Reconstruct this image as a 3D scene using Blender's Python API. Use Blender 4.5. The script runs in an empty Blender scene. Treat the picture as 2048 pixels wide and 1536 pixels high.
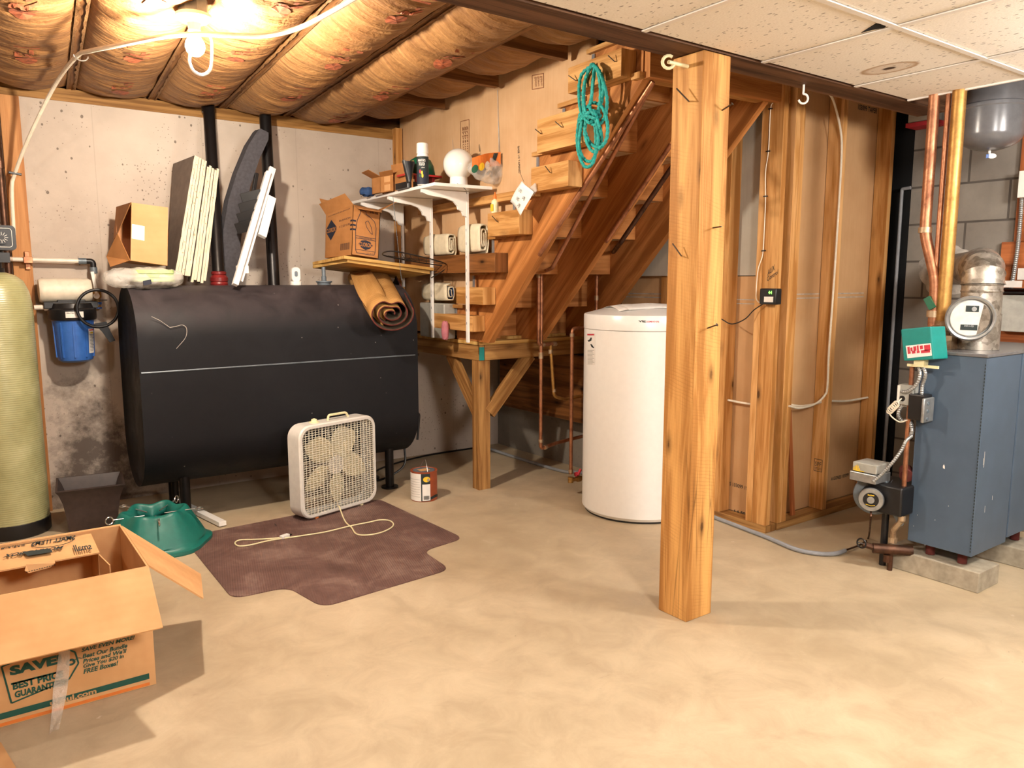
import bpy, bmesh, math, random
from mathutils import Vector, Matrix, noise
random.seed(7)
PI = math.pi
V = Vector
sc = bpy.context.scene
COL = sc.collection
# ------------------------------------------------------------------ camera, light, exposure
W, H = 2048, 1536
FPX, CX, CY, HY, EYE = 1538.0, 1024.0, 768.0, 560.0, 1.35
PITCH = math.atan((CY-HY)/FPX)
YAW = math.atan((CX+90)/(FPX/math.cos(PITCH)))
Fh = V((math.sin(YAW), math.cos(YAW), 0)); Rt = V((math.cos(YAW), -math.sin(YAW), 0)); UZ = V((0, 0, 1))
FW = Fh*math.cos(PITCH)-UZ*math.sin(PITCH); UP = Fh*math.sin(PITCH)+UZ*math.cos(PITCH)
EY = V((0, 0, EYE))
cd = bpy.data.cameras.new('camera'); cam = bpy.data.objects.new('camera', cd); COL.objects.link(cam)
cd.sensor_width = 36; cd.lens = FPX/W*36; cd.clip_start = .02; cd.clip_end = 100
cam.matrix_world = Matrix(((Rt.x, UP.x, -FW.x, 0), (Rt.y, UP.y, -FW.y, 0), (Rt.z, UP.z, -FW.z, EYE), (0, 0, 0, 1)))
sc.camera = cam
sc.view_settings.view_transform = 'Standard'; sc.view_settings.look = 'None'
sc.view_settings.exposure = 1.3; sc.view_settings.gamma = 1.0; sc.view_settings.use_curve_mapping = False
wd = bpy.data.worlds.new('world'); sc.world = wd; wd.use_nodes = True
wd.node_tree.nodes['Background'].inputs[0].default_value = (1.0, .93, .85, 1)
wd.node_tree.nodes['Background'].inputs[1].default_value = .015

def lamp(name, loc, power, col, size, kind='AREA', rot=(0, 0, 0), sy=None):
    ld = bpy.data.lights.new(name, kind); ld.energy = power; ld.color = col
    if kind == 'AREA':
        ld.size = size
        if sy: ld.shape = 'RECTANGLE'; ld.size_y = sy
    else: ld.shadow_soft_size = size
    o = bpy.data.objects.new(name, ld); COL.objects.link(o); o.location = loc; o.rotation_euler = rot
    return o
# ceiling lamps of the room behind the camera
lamp('ceiling_lamp_behind', (1.0, -.55, 2.0), 100, (1, .95, .89), .22, 'POINT')
lamp('ceiling_lamp_right', (3.3, .35, 2.0), 44, (1, .95, .89), .15, 'POINT')
lamp('ceiling_lamp_left', (-1.3, 2.2, 2.2), 20, (1, .88, .76), .07, 'POINT')
BULB = V((.83, 3.27, 2.25))

def P(x, y, ax, v):
    """the point seen at photo pixel (x, y) on the world plane axis ax = v"""
    d = FW*FPX+Rt*(x-CX)-UP*(y-CY)
    return EY+d*((v-EY[ax])/d[ax])
def PL(x, y, p, n):
    d = FW*FPX+Rt*(x-CX)-UP*(y-CY)
    return EY+d*((p-EY).dot(n)/d.dot(n))
# the stair wall leans 3 degrees off square: its own frame
B0 = V((2.69, 5.175, 0)); dB = V((-.0525, -1, 0)).normalized(); nB = V((dB.y, -dB.x, 0))
def WB(s, off, z): return B0+dB*s+nB*off+UZ*z
def PB(x, y, off=0):
    p = PL(x, y, B0+nB*off, nB); return (p-B0).dot(dB), p.z
def PBp(x, y, off=0):
    return PL(x, y, B0+nB*off, nB)

# ------------------------------------------------------------------ materials
def S(h):
    h = h.lstrip('#'); c = [int(h[i:i+2], 16)/255 for i in (0, 2, 4)]
    return tuple([(x/12.92 if x <= .04045 else ((x+.055)/1.055)**2.4) for x in c]+[1])
class G:
    def __init__(s, name):
        s.m = bpy.data.materials.new(name); s.m.use_nodes = True; s.t = s.m.node_tree
        s.b = s.t.nodes['Principled BSDF']; s.out = s.t.nodes['Material Output']
    def n(s, typ, ins=None, **kw):
        x = s.t.nodes.new('ShaderNode'+typ)
        for k, v in kw.items(): setattr(x, k, v)
        for k, v in (ins or {}).items(): s.set(x.inputs[k], v)
        return x
    def set(s, sock, v):
        if isinstance(v, bpy.types.NodeSocket): s.t.links.new(v, sock)
        elif hasattr(v, 'outputs'): s.t.links.new(v.outputs[0], sock)
        else: sock.default_value = v
    def ramp(s, fac, stops, interp='LINEAR'):
        r = s.n('ValToRGB'); s.set(r.inputs[0], fac); e = r.color_ramp.elements; r.color_ramp.interpolation = interp
        while len(e) < len(stops): e.new(.5)
        for i, (p, c) in enumerate(stops):
            e[i].position = p; e[i].color = c if isinstance(c, tuple) else (c, c, c, 1)
        return r
    def mix(s, f, a, b, mode='MIX'):
        x = s.n('Mix', data_type='RGBA', blend_type=mode); s.set(x.inputs[0], f); s.set(x.inputs[6], a); s.set(x.inputs[7], b)
        return x.outputs[2]
    def math(s, op, a, b=0.0, c=None):
        x = s.n('Math', operation=op); s.set(x.inputs[0], a); s.set(x.inputs[1], b)
        if c is not None: s.set(x.inputs[2], c)
        return x.outputs[0]
    def coord(s, kind='Object', scale=(1, 1, 1), loc=(0, 0, 0)):
        if kind == 'World': c = s.n('NewGeometry').outputs['Position']
        else: c = s.n('TexCoord').outputs[kind]
        m = s.n('Mapping', {0: c}); m.inputs['Scale'].default_value = scale; m.inputs['Location'].default_value = loc
        return m.outputs[0]
    def noise(s, co, scale, det=4, rough=.55, dist=0.0):
        return s.n('TexNoise', {'Vector': co, 'Scale': scale, 'Detail': det, 'Roughness': rough, 'Distortion': dist}).outputs[0]
    def voro(s, co, scale, feature='F1'):
        return s.n('TexVoronoi', {'Vector': co, 'Scale': scale}, feature=feature).outputs[0]
    def bump(s, h, strength=.3, dist=.002):
        b = s.n('Bump', {'Height': h, 'Strength': strength, 'Distance': dist}); s.set(s.b.inputs['Normal'], b); return b
    def fin(s, col, rough=.6, metal=0.0, spec=None, **kw):
        s.set(s.b.inputs['Base Color'], col); s.set(s.b.inputs['Roughness'], rough); s.set(s.b.inputs['Metallic'], metal)
        if spec is not None: s.b.inputs['Specular IOR Level'].default_value = spec
        for k, v in kw.items(): s.set(s.b.inputs[k.replace('_', ' ')], v)
        return s.m
def plain(name, col, rough=.5, metal=0.0, var=.06, vs=30, bump=0.0, spec=None, **kw):
    g = G(name); c = g.coord('Object'); nz = g.noise(c, vs, 3)
    base = S(col) if isinstance(col, str) else col
    dark = tuple([x*(1-2.2*var) for x in base[:3]]+[1]); lite = tuple([min(1, x*(1+1.2*var)) for x in base[:3]]+[1])
    r = g.ramp(nz, [(.3, dark), (.7, lite)])
    if bump: g.bump(nz, bump, .002)
    return g.fin(r, rough, metal, spec, **kw)

def wood(name, a, b, knots=.8, gs=1.0, saw=0.0, rough=.62):
    g = G(name); uv = g.coord('UV')
    st = g.n('Mapping', {0: uv}); st.inputs['Scale'].default_value = (1.1*gs, 16*gs, 1)
    n1 = g.noise(st, 1.6, 4, .55, .8)
    w = g.n('TexWave', {'Vector': st.outputs[0], 'Scale': .22, 'Distortion': 9.0, 'Detail': 2.0, 'Detail Scale': .8}, wave_type='BANDS', bands_direction='Y').outputs[1]
    f = g.n('Mapping', {0: uv}); f.inputs['Scale'].default_value = (6, 260, 1)
    n2 = g.noise(f, 1.0, 2)
    mixf = g.math('ADD', g.math('MULTIPLY', n1, .72), g.math('MULTIPLY', w, .10)); mixf = g.math('ADD', mixf, g.math('MULTIPLY', n2, .22))
    ca, cb = S(a), S(b)
    mid = tuple([(x+y)/2 for x, y in zip(ca, cb)])
    r = g.ramp(mixf, [(.36, tuple([x*.9 for x in cb[:3]]+[1])), (.44, cb), (.53, mid), (.66, ca)])
    col = r.outputs[0]
    k = g.n('Mapping', {0: uv}); k.inputs['Scale'].default_value = (3.2, 9.0, 1)
    kd = g.n('TexVoronoi', {'Vector': k.outputs[0], 'Scale': 1.0, 'Randomness': 1.0})
    kw_ = g.noise(uv, 60, 2)
    kdist = g.math('ADD', kd.outputs[0], g.math('MULTIPLY', kw_, .05))
    ring = g.ramp(kdist, [(.075, 1.0), (.10, .6), (.17, .25), (.25, 0.0)])
    on = g.ramp(g.n('SeparateColor', {0: kd.outputs[1]}).outputs[0], [(1-.62*knots-.02, 0.0), (1-.62*knots+.02, 1.0)])
    kf = g.math('MULTIPLY', ring, on)
    col = g.mix(kf, col, tuple([x*.22 for x in cb[:3]]+[1]))
    if saw:
        sw = g.n('TexWave', {'Vector': g.n('Mapping', {0: uv, 'Scale': (1, .35, 1), 'Rotation': (0, 0, .55)}), 'Scale': 26.0, 'Distortion': 5.0, 'Detail': 3.0}, bands_direction='X').outputs[1]
        col = g.mix(g.math('MULTIPLY', g.ramp(sw, [(.0, 1.0), (.22, 0.0)]), g.math('MULTIPLY', g.ramp(g.noise(uv, 5, 2), [(.48, 0.0), (.62, 1.0)]), saw)), col, tuple([x*.6 for x in cb[:3]]+[1]))
        ck = g.n('Mapping', {0: uv, 'Scale': (.8, 14, 1)})
        cr = g.ramp(g.voro(ck, 1.1, 'DISTANCE_TO_EDGE'), [(.0, 1.0), (.03, 0.0)])
        col = g.mix(g.math('MULTIPLY', g.math('MULTIPLY', cr, g.ramp(g.noise(uv, 2.3, 2), [(.5, 0.0), (.6, 1.0)])), .65), col, tuple([x*.2 for x in cb[:3]]+[1]))
        g.bump(g.math('ADD', g.math('MULTIPLY', sw, .3), n2), .2, .002)
    else: g.bump(mixf, .15, .002)
    return g.fin(col, rough, spec=.25)
M = {}
M['post'] = wood('rough_sawn_post', '#d6a25f', '#a8733a', .9, .8, .28)
M['stud'] = wood('stud_pine', '#d29f62', '#a87138', 1.1)
M['stud2'] = wood('stud_pine_pale', '#dba970', '#b57f43', .8)
M['stair'] = wood('stair_lumber', '#c4844a', '#925a2a', .4, .6)
M['treadpale'] = wood('tread_underside', '#cdb394', '#ab8d69', .1)
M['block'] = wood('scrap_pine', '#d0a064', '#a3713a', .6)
M['blockdark'] = wood('scrap_dark', '#8e5c30', '#5d3818', .6)
M['landing'] = wood('landing_lumber', '#b2864f', '#83592e', .6)
M['beam'] = wood('old_beam', '#6d4c35', '#42291a', .3, .8, .4)
M['plate'] = wood('sill_plate', '#a77c46', '#7b5427', .2)
M['joist'] = wood('joist_wood', '#8d6037', '#5f3c1e', .3)
M['plyboard'] = wood('shelf_plank', '#d6b06c', '#b78a48', .2)
M['fir'] = wood('wall_board', '#c68f5a', '#a87040', .2, .5)
M['redboard'] = wood('stained_board', '#b0683a', '#8d4c26', .2)

def m_floor():
    g = G('concrete_floor'); c = g.coord('World')
    n1 = g.noise(c, 1.1, 6, .6); n2 = g.noise(c, 6, 6, .7, .6); n3 = g.noise(c, 60, 3)
    r = g.ramp(n1, [(.3, S('#a8967a')), (.5, S('#b8a68a')), (.7, S('#c4b296'))])
    col = g.mix(g.ramp(n2, [(.35, .45), (.6, 0.0)]), r, S('#96836a'))
    col = g.mix(g.ramp(n2, [(.62, 0.0), (.8, .4)]), col, S('#d3c0a9'))
    # scuffs: thin stretched marks
    sm = g.n('Mapping', {0: c, 'Scale': (3, 22, 1), 'Rotation': (0, 0, .5)})
    sf = g.ramp(g.noise(sm, 1.6, 5, .75, .4), [(.66, 0.0), (.72, .6)])
    msk = g.ramp(g.noise(c, 2.1, 2), [(.52, 0.0), (.6, 1.0)])
    col = g.mix(g.math('MULTIPLY', sf, msk), col, S('#7d6a57'))
    sp = g.ramp(g.voro(c, 7), [(.012, 1.0), (.02, 0.0)])
    col = g.mix(g.math('MULTIPLY', sp, .7), col, S('#53483e'))
    cl = g.ramp(g.voro(c, 4.3), [(.02, 1.0), (.05, 0.0)])
    col = g.mix(g.math('MULTIPLY', g.math('MULTIPLY', cl, g.ramp(n3, [(.45, 0.0), (.6, 1.0)])), .6), col, S('#e6ddd0'))
    g.bump(g.math('ADD', n2, g.math('MULTIPLY', n3, .3)), .18, .004)
    return g.fin(col, g.ramp(n2, [(.3, .42), (.7, .62)]), spec=.35)
M['floor'] = m_floor()
def m_conc(name, a, b, pits=1.0, mould=False):
    g = G(name); c = g.coord('World')
    n1 = g.noise(c, 1.4, 5, .6); n2 = g.noise(c, 9, 5, .65)
    col = g.ramp(n1, [(.3, S(b)), (.65, S(a))]).outputs[0]
    col = g.mix(g.ramp(n2, [(.5, 0.0), (.75, .35)]), col, S(a))
    wp = g.n('Mapping', {0: c, 'Scale': (1, 1, 1)})
    vv = g.n('TexVoronoi', {'Vector': g.n('Mapping', {0: c, 'Scale': (1, 1, .8)}), 'Scale': 30.0})
    rnd = g.n('SeparateColor', {0: vv.outputs[1]}).outputs[0]
    pit = g.math('LESS_THAN', g.math('ADD', vv.outputs[0], g.math('MULTIPLY', g.noise(c, 70, 2), .12)), g.math('MULTIPLY', g.math('POWER', rnd, 4.0), .30))
    col = g.mix(g.math('MULTIPLY', pit, .7*pits), col, S('#4b3f37'))
    v2 = g.n('TexVoronoi', {'Vector': c, 'Scale': 48.0})
    p2 = g.math('LESS_THAN', v2.outputs[0], g.math('MULTIPLY', g.ramp(g.noise(c, 3.2, 2), [(.42, 0.0), (.65, 1.0)]), .20))
    col = g.mix(g.math('MULTIPLY', p2, .55*pits), col, S('#5a4b42'))
    # form joints every 0.6 m
    sx = g.n('SeparateXYZ', {0: c})
    ln = g.math('ABSOLUTE', g.math('SUBTRACT', g.math('FRACT', g.math('MULTIPLY', g.math('ADD', sx.outputs[0], -.415), 1.65)), .5))
    col = g.mix(g.math('MULTIPLY', g.ramp(ln, [(.0, 1.0), (.006, 0.0)]), .3), col, S('#8d7f73'))
    if mould:
        gz = g.n('MapRange', {0: sx.outputs[2], 1: .0, 2: .95, 3: .62, 4: 0.0})
        bx = g.n('MapRange', {0: g.math('ABSOLUTE', g.math('SUBTRACT', sx.outputs[0], .62)), 1: .1, 2: .5, 3: .2, 4: -.6})
        f = g.math('MULTIPLY', g.math('ADD', g.math('ADD', gz, bx), g.math('MULTIPLY', g.math('SUBTRACT', g.noise(c, 4.5, 8, .72), .5), 2.2)), g.n('MapRange', {0: sx.outputs[2], 1: .75, 2: 1.0, 3: 1.0, 4: 0.0}))
        col = g.mix(g.ramp(f, [(.25, 0.0), (.75, .82)]), col, S('#3a2d29'))
    g.bump(g.math('SUBTRACT', n2, g.math('MULTIPLY', pit, .8)), .3, .004)
    return g.fin(col, .85, spec=.2)
M['conc'] = m_conc('poured_concrete_wall', '#c6b8aa', '#ad9f92', 1.0, True)
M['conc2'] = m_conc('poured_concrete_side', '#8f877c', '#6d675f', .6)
def m_cmu():
    g = G('block_wall'); c = g.n('NewGeometry').outputs['Position']; s = g.n('SeparateXYZ', {0: c})
    v = g.n('CombineXYZ', {0: g.math('ADD', s.outputs[1], .055), 1: g.math('ADD', s.outputs[2], .03), 2: 0.0})
    br = g.n('TexBrick', {'Vector': v, 'Color1': S('#8f887e'), 'Color2': S('#857e75'), 'Mortar': S('#57514b'), 'Scale': 1.0, 'Mortar Size': .006, 'Brick Width': .425, 'Row Height': .2125, 'Bias': .0})
    nz = g.noise(c, 5, 5, .6)
    col = g.mix(g.ramp(nz, [(.4, 0.0), (.8, .5)]), br.outputs[0], S('#6b645c'))
    b = g.bump(g.math('ADD', g.math('MULTIPLY', br.outputs[1], -1.0), g.math('MULTIPLY', g.noise(c, 60, 3), .25)), .6, .006)
    return g.fin(col, .9, spec=.2)
M['cmu'] = m_cmu()
def m_board(name, a, b):
    g = G(name); c = g.coord('World'); n = g.noise(c, 3, 4); s = g.n('Mapping', {0: c, 'Scale': (30, 30, 2)}); n2 = g.noise(s, 2, 2)
    col = g.ramp(g.math('ADD', g.math('MULTIPLY', n, .8), g.math('MULTIPLY', n2, .2)), [(.35, S(b)), (.65, S(a))])
    sc_ = g.ramp(g.noise(g.n('Mapping', {0: c, 'Scale': (4, 4, 30)}), 3, 5, .8), [(.72, 0.0), (.76, .5)])
    return g.fin(g.mix(sc_, col, S('#e0cdb4')), .8, spec=.2)
M['gyp'] = m_board('gypsum_back_paper', '#c39b70', '#b58c61')
M['gypB'] = m_board('gypsum_back_paper_pale', '#d0ab84', '#c19a70')
M['gypgrey'] = m_board('gypsum_face_grey', '#b3ab9d', '#a39b8d')
def m_tile():
    g = G('ceiling_tile'); c = g.coord('World')
    st = g.n('Mapping', {0: c, 'Scale': (1, .45, 1), 'Rotation': (0, 0, .3)})
    v = g.n('TexVoronoi', {'Vector': st, 'Scale': 85.0}); r = g.n('SeparateColor', {0: v.outputs[1]}).outputs[0]
    pin = g.math('LESS_THAN', v.outputs[0], g.math('MULTIPLY', g.math('POWER', r, 2.0), .34))
    n = g.noise(c, 140, 2)
    base = g.ramp(n, [(.3, S('#ebe4d8')), (.7, S('#f5efe5'))])
    col = g.mix(g.math('MULTIPLY', pin, .75), base, S('#7d7268'))
    # water stain ring with its torn centre
    ctr = STAIN
    d = g.n('VectorMath', {0: g.n('VectorMath', {0: c, 1: ctr}, operation='SUBTRACT'), 1: (1.0, .62, 0)}, operation='MULTIPLY')
    dl = g.math('ADD', g.n('VectorMath', {0: d}, operation='LENGTH').outputs[1], g.math('MULTIPLY', g.math('SUBTRACT', g.noise(c, 22, 4), .5), .012))
    ring = g.ramp(dl, [(.0, .35), (.05, .3), (.062, .85), (.068, .8), (.072, 0.0)])
    col = g.mix(ring, col, S('#b08f6a'))
    col = g.mix(g.ramp(dl, [(.012, 1.0), (.02, 0.0)]), col, S('#4a3a2e'))
    g.bump(g.math('SUBTRACT', n, pin), .25, .003)
    return g.fin(col, .9, spec=.1)
ZC = 2.172
STAIN = tuple(P(1778, 140, 2, ZC))
M['tile'] = m_tile()
def m_kraft():
    g = G('kraft_insulation_paper'); c = g.coord('UV')
    s = g.n('Mapping', {0: c, 'Scale': (3.0, 24, 1)}); wr = g.noise(s, 1.3, 5, .65, .5)
    n = g.noise(c, 2.2, 4)
    col = g.ramp(g.math('ADD', g.math('MULTIPLY', n, .5), g.math('MULTIPLY', wr, .5)), [(.34, S('#6f4829')), (.52, S('#936a40')), (.68, S('#ad8150'))]).outputs[0]
    vein = g.ramp(g.math('ABSOLUTE', g.math('SUBTRACT', g.noise(g.n('Mapping', {0: c, 'Scale': (3, 18, 1)}), 1.5, 6, .7, .8), .5)), [(.0, 1.0), (.02, 0.0)])
    col = g.mix(g.math('MULTIPLY', vein, .35), col, S('#5c3a1e'))
    g.bump(g.math('ADD', wr, g.math('MULTIPLY', g.noise(c, 45, 3), .3)), .8, .02)
    return g.fin(col, .55, spec=.35)
M['kraft'] = m_kraft()
M['printred'] = plain('red_print', '#a05636', .7, var=.25, vs=60)
M['printbrown'] = plain('brown_print', '#8a5a3c', .7)
def m_card(name, a, b, k=180):
    g = G(name); c = g.coord('UV'); w = g.n('TexWave', {'Vector': c, 'Scale': k/20, 'Distortion': .4, 'Detail': 1.0}, bands_direction='X').outputs[1]
    n = g.noise(c, 5, 4)
    col = g.ramp(g.math('ADD', g.math('MULTIPLY', n, .97), g.math('MULTIPLY', w, .03)), [(.35, S(b)), (.65, S(a))])
    g.bump(w, .08, .001)
    return g.fin(col, .72, spec=.25)
M['card'] = m_card('corrugated_cardboard', '#d0a170', '#c09060')
M['card2'] = m_card('brown_cardboard', '#b27c4a', '#9d6a3b')
M['card3'] = m_card('orange_cardboard', '#cf9468', '#c2875b')
def m_tank():
    g = G('black_tank_paint'); c = g.coord('World'); n = g.noise(c, 5, 6, .65, .8); n2 = g.noise(c, 30, 4)
    sz = g.n('NewGeometry').outputs['Normal']; z = g.n('SeparateXYZ', {0: sz}).outputs[2]
    top_tone = g.math('MULTIPLY', g.ramp(z, [(.1, 0.0), (.95, .62)]), g.ramp(n, [(.3, .25), (.65, 1.0)]))  # paler tone on upward-facing parts, broken up by noise
    col = g.mix(top_tone, S('#111115'), S('#544a4c'))
    v = g.voro(c, 13); sp = g.math('MULTIPLY', g.math('LESS_THAN', v, .05), g.ramp(g.noise(c, 4, 3), [(.5, 0.0), (.6, .6)]))
    col = g.mix(sp, col, S('#9b928c'))
    g.bump(n, .1, .01)
    return g.fin(col, g.ramp(n, [(.3, .5), (.7, .7)]), spec=.25)
M['tank'] = m_tank()
def m_mat():
    g = G('ribbed_chair_mat'); c = g.coord('World'); w = g.n('TexWave', {'Vector': g.n('Mapping', {0: c, 'Rotation': (0, 0, .25)}), 'Scale': 30.0, 'Distortion': .0}).outputs[1]
    n = g.noise(c, 4, 6, .7, .5)
    col = g.ramp(n, [(.3, S('#553e38')), (.5, S('#6b5049')), (.7, S('#8b7268'))])
    col = g.mix(g.ramp(g.noise(g.n('Mapping', {0: c, 'Scale': (3, 14, 1), 'Rotation': (0, 0, .4)}), 1.5, 6, .8), [(.66, 0.0), (.8, .6)]), col, S('#ab988c'))
    g.bump(w, .6, .003)
    return g.fin(col, .6, spec=.3)
M['mat'] = m_mat()
def m_copper(name, a, b):
    g = G(name); c = g.coord('World'); n = g.noise(c, 12, 5, .7, .5)
    return g.fin(g.ramp(n, [(.3, S(b)), (.6, S(a))]), g.ramp(n, [(.3, .55), (.7, .36)]), .75)
M['copper'] = m_copper('copper_pipe', '#b9805e', '#7d4f38')
M['copperb'] = m_copper('brassy_copper_pipe', '#c39654', '#9c703e')
M['copperd'] = m_copper('tarnished_copper', '#5e4030', '#35241a')
M['solder'] = m_copper('soldered_joint', '#c9b294', '#8c6a48')
M['brass'] = m_copper('brass', '#c79a58', '#8a6534')
M['blackpipe'] = plain('black_iron_pipe', '#1d1a1a', .35, .5)
def m_galv():
    g = G('galvanized_steel'); c = g.coord('World'); v = g.n('TexVoronoi', {'Vector': c, 'Scale': 45.0}).outputs[1]; r = g.n('SeparateColor', {0: v}).outputs[0]
    n = g.noise(c, 9, 5, .7)
    col = g.ramp(g.math('ADD', g.math('MULTIPLY', r, .25), g.math('MULTIPLY', n, .8)), [(.35, S('#7c7469')), (.6, S('#b5ada2')), (.8, S('#cfc9bf'))])
    return g.fin(col, .4, .75)
M['galv'] = m_galv()
M['white'] = plain('white_enamel', '#eceae6', .28, var=.01)
M['whiteplastic'] = plain('white_plastic', '#e4e0d8', .45, var=.02)
M['cream'] = plain('cream_plastic', '#e8ddb0', .45, var=.04)
M['fanwhite'] = plain('fan_shell', '#d8d4cc', .4, var=.03)
M['grille'] = plain('fan_grille', '#e2dbc9', .4, var=.03)
M['blade'] = plain('fan_blade', '#d9cfae', .4, var=.05)
M['blackplastic'] = plain('black_plastic', '#141315', .4, var=.1)
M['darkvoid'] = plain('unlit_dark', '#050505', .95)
M['blue'] = plain('blue_housing', '#3767b4', .35, var=.05)
M['clear'] = plain('milky_tubing', '#ddd0c0', .35, var=.05)
M['pexwhite'] = plain('white_cable_jacket', '#e0d4bf', .5, var=.05)
def m_frp():
    g = G('wound_fiberglass'); c = g.coord('World'); w = g.n('TexWave', {'Vector': c, 'Scale': 28.0, 'Distortion': 1.5, 'Detail': 3.0}, bands_direction='Z').outputs[1]
    n = g.noise(c, 7, 5)
    col = g.ramp(g.math('ADD', g.math('MULTIPLY', w, .15), g.math('MULTIPLY', n, .8)), [(.3, S('#8f8c60')), (.55, S('#a6a377')), (.75, S('#bab78e'))])
    g.bump(w, .25, .002)
    return g.fin(col, .3, spec=.5)
M['frp'] = m_frp()
M['boilerblue'] = plain('slate_blue_enamel', '#4a5a6c', .42, var=.05, vs=8, spec=.4)
M['greyplastic'] = plain('grey_tank_paint', '#6c6b6d', .25, .1, var=.05)
M['greybox'] = plain('grey_painted_steel', '#a5a49c', .5, .1, var=.06)
M['alu'] = plain('cast_aluminium', '#a9abab', .35, .7, var=.1)
M['castgrey'] = plain('cast_housing_grey', '#6e7880', .45, .3, var=.1)
M['teal'] = plain('teal_enamel', '#14807a', .4, var=.04)
M['tealrope'] = plain('teal_rope', '#1f9c93', .7, var=.2, vs=90)
M['greenstand'] = plain('green_stand_plastic', '#17695e', .42, var=.05)
M['nail'] = plain('nail_steel', '#5a5048', .4, .8)
M['chrome'] = plain('bright_steel', '#c9c5bf', .25, .9)
M['foam'] = plain('charcoal_foam', '#3f3d42', .85, var=.12, vs=60)
M['foamedge'] = plain('grey_board_face', '#6a5d53', .8, var=.08, vs=20)
def m_styro():
    g = G('cream_board_edges'); c = g.coord('World'); v = g.n('TexVoronoi', {'Vector': c, 'Scale': 55.0}); r = g.n('SeparateColor', {0: v.outputs[1]}).outputs[0]
    pit = g.math('LESS_THAN', v.outputs[0], g.math('MULTIPLY', g.math('POWER', r, 3.0), .35))
    col = g.mix(g.math('MULTIPLY', pit, .6), g.ramp(g.noise(c, 25, 3), [(.3, S('#c4b79e')), (.7, S('#d6cab2'))]), S('#8a7448'))
    g.bump(g.noise(c, 60, 3), .5, .004)
    return g.fin(col, .85, spec=.2)
M['styro'] = m_styro()
M['darkpot'] = plain('dark_planter_plastic', '#382a26', .5, var=.12)
M['kerb'] = plain('concrete_block', '#a09684', .9, var=.12, vs=25, bump=.4)
M['grid'] = plain('ceiling_grid_enamel', '#e8e2da', .45, var=.01)
M['canvas'] = plain('canvas_cloth', '#d8cdb2', .85, var=.05, vs=25, bump=.2)
M['bluecloth'] = plain('blue_cloth', '#2c4a78', .8, var=.15)
M['pink'] = plain('pink_bag', '#b8707a', .6, var=.1)
def m_film(name, col, a):
    g = G(name); g.b.inputs['Alpha'].default_value = a; c = g.coord('Object'); n = g.noise(c, 25, 5, .7, 1.0); g.bump(n, .9, .01)
    return g.fin(S(col), .12, spec=.8)
M['film'] = m_film('clear_plastic_film', '#e6e2da', .42)
M['tape'] = m_film('clear_packing_tape', '#efe6d8', .40)
M['greensponge'] = plain('pale_green_foam', '#bcd890', .7, var=.1)
M['rugback'] = None
def m_rug():
    g = G('woven_rug_backing'); c = g.coord('UV'); w = g.n('TexWave', {'Vector': c, 'Scale': 60.0}, bands_direction='X').outputs[1]; w2 = g.n('TexWave', {'Vector': c, 'Scale': 60.0}, bands_direction='Y').outputs[1]
    wv = g.math('MULTIPLY', w, w2)
    col = g.ramp(g.math('ADD', g.math('MULTIPLY', wv, .5), g.math('MULTIPLY', g.noise(c, 7, 4), .5)), [(.2, S('#9c6f3a')), (.6, S('#d0a266'))])
    g.bump(wv, .5, .003)
    return g.fin(col, .9, spec=.1)
M['rugback'] = m_rug()
M['rugred'] = plain('rug_edge_red', '#5e241d', .9, var=.15)
M['rugdark'] = plain('rug_pile_dark', '#3a3022', .95, var=.2)
M['redplastic'] = plain('red_plastic', '#b02a26', .4)
M['darkred'] = plain('dark_red_paint', '#6e1c1c', .35, var=.15)
M['greenplastic'] = plain('green_plastic', '#155a3e', .4)
M['ink'] = plain('dark_ink', '#1f2a2a', .7)
M['inkgreen'] = plain('dark_green_ink', '#144b3d', .7)
M['inkblue'] = plain('navy_ink', '#1d2233', .7)
M['inkred'] = plain('red_ink', '#c03040', .6)
M['orangeink'] = plain('orange_ink', '#d8762c', .6)
M['yellowink'] = plain('yellow_ink', '#e8c02a', .6)
M['paper'] = plain('white_paper', '#e6e2dc', .7, var=.02)
M['label'] = plain('white_label', '#e3ddd5', .5, var=.03)
M['copperlabel'] = plain('rust_can_label', '#9c4a2a', .5)
M['sootwhite'] = plain('mortar_patch', '#b3aca2', .95, var=.2, vs=18, bump=.6)
M['greyconduit'] = plain('grey_pvc', '#8f9195', .5)
M['globe'] = plain('opal_glass', '#eeeae2', .15, var=.01, spec=.6)
M['rawgalv'] = plain('corner_bead', '#a5a8ae', .35, .7)
M['gaugeface'] = plain('gauge_face', '#c9c6bf', .4)
g = G('led_green'); g.b.inputs['Emission Color'].default_value = S('#6dff4a'); g.b.inputs['Emission Strength'].default_value = 3; M['led'] = g.fin(S('#3aa02a'))
g = G('glowing_bulb'); g.b.inputs['Emission Color'].default_value = (1, .80, .52, 1); g.b.inputs['Emission Strength'].default_value = 40; M['bulb'] = g.fin((1, .9, .8, 1), .3)

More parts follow.
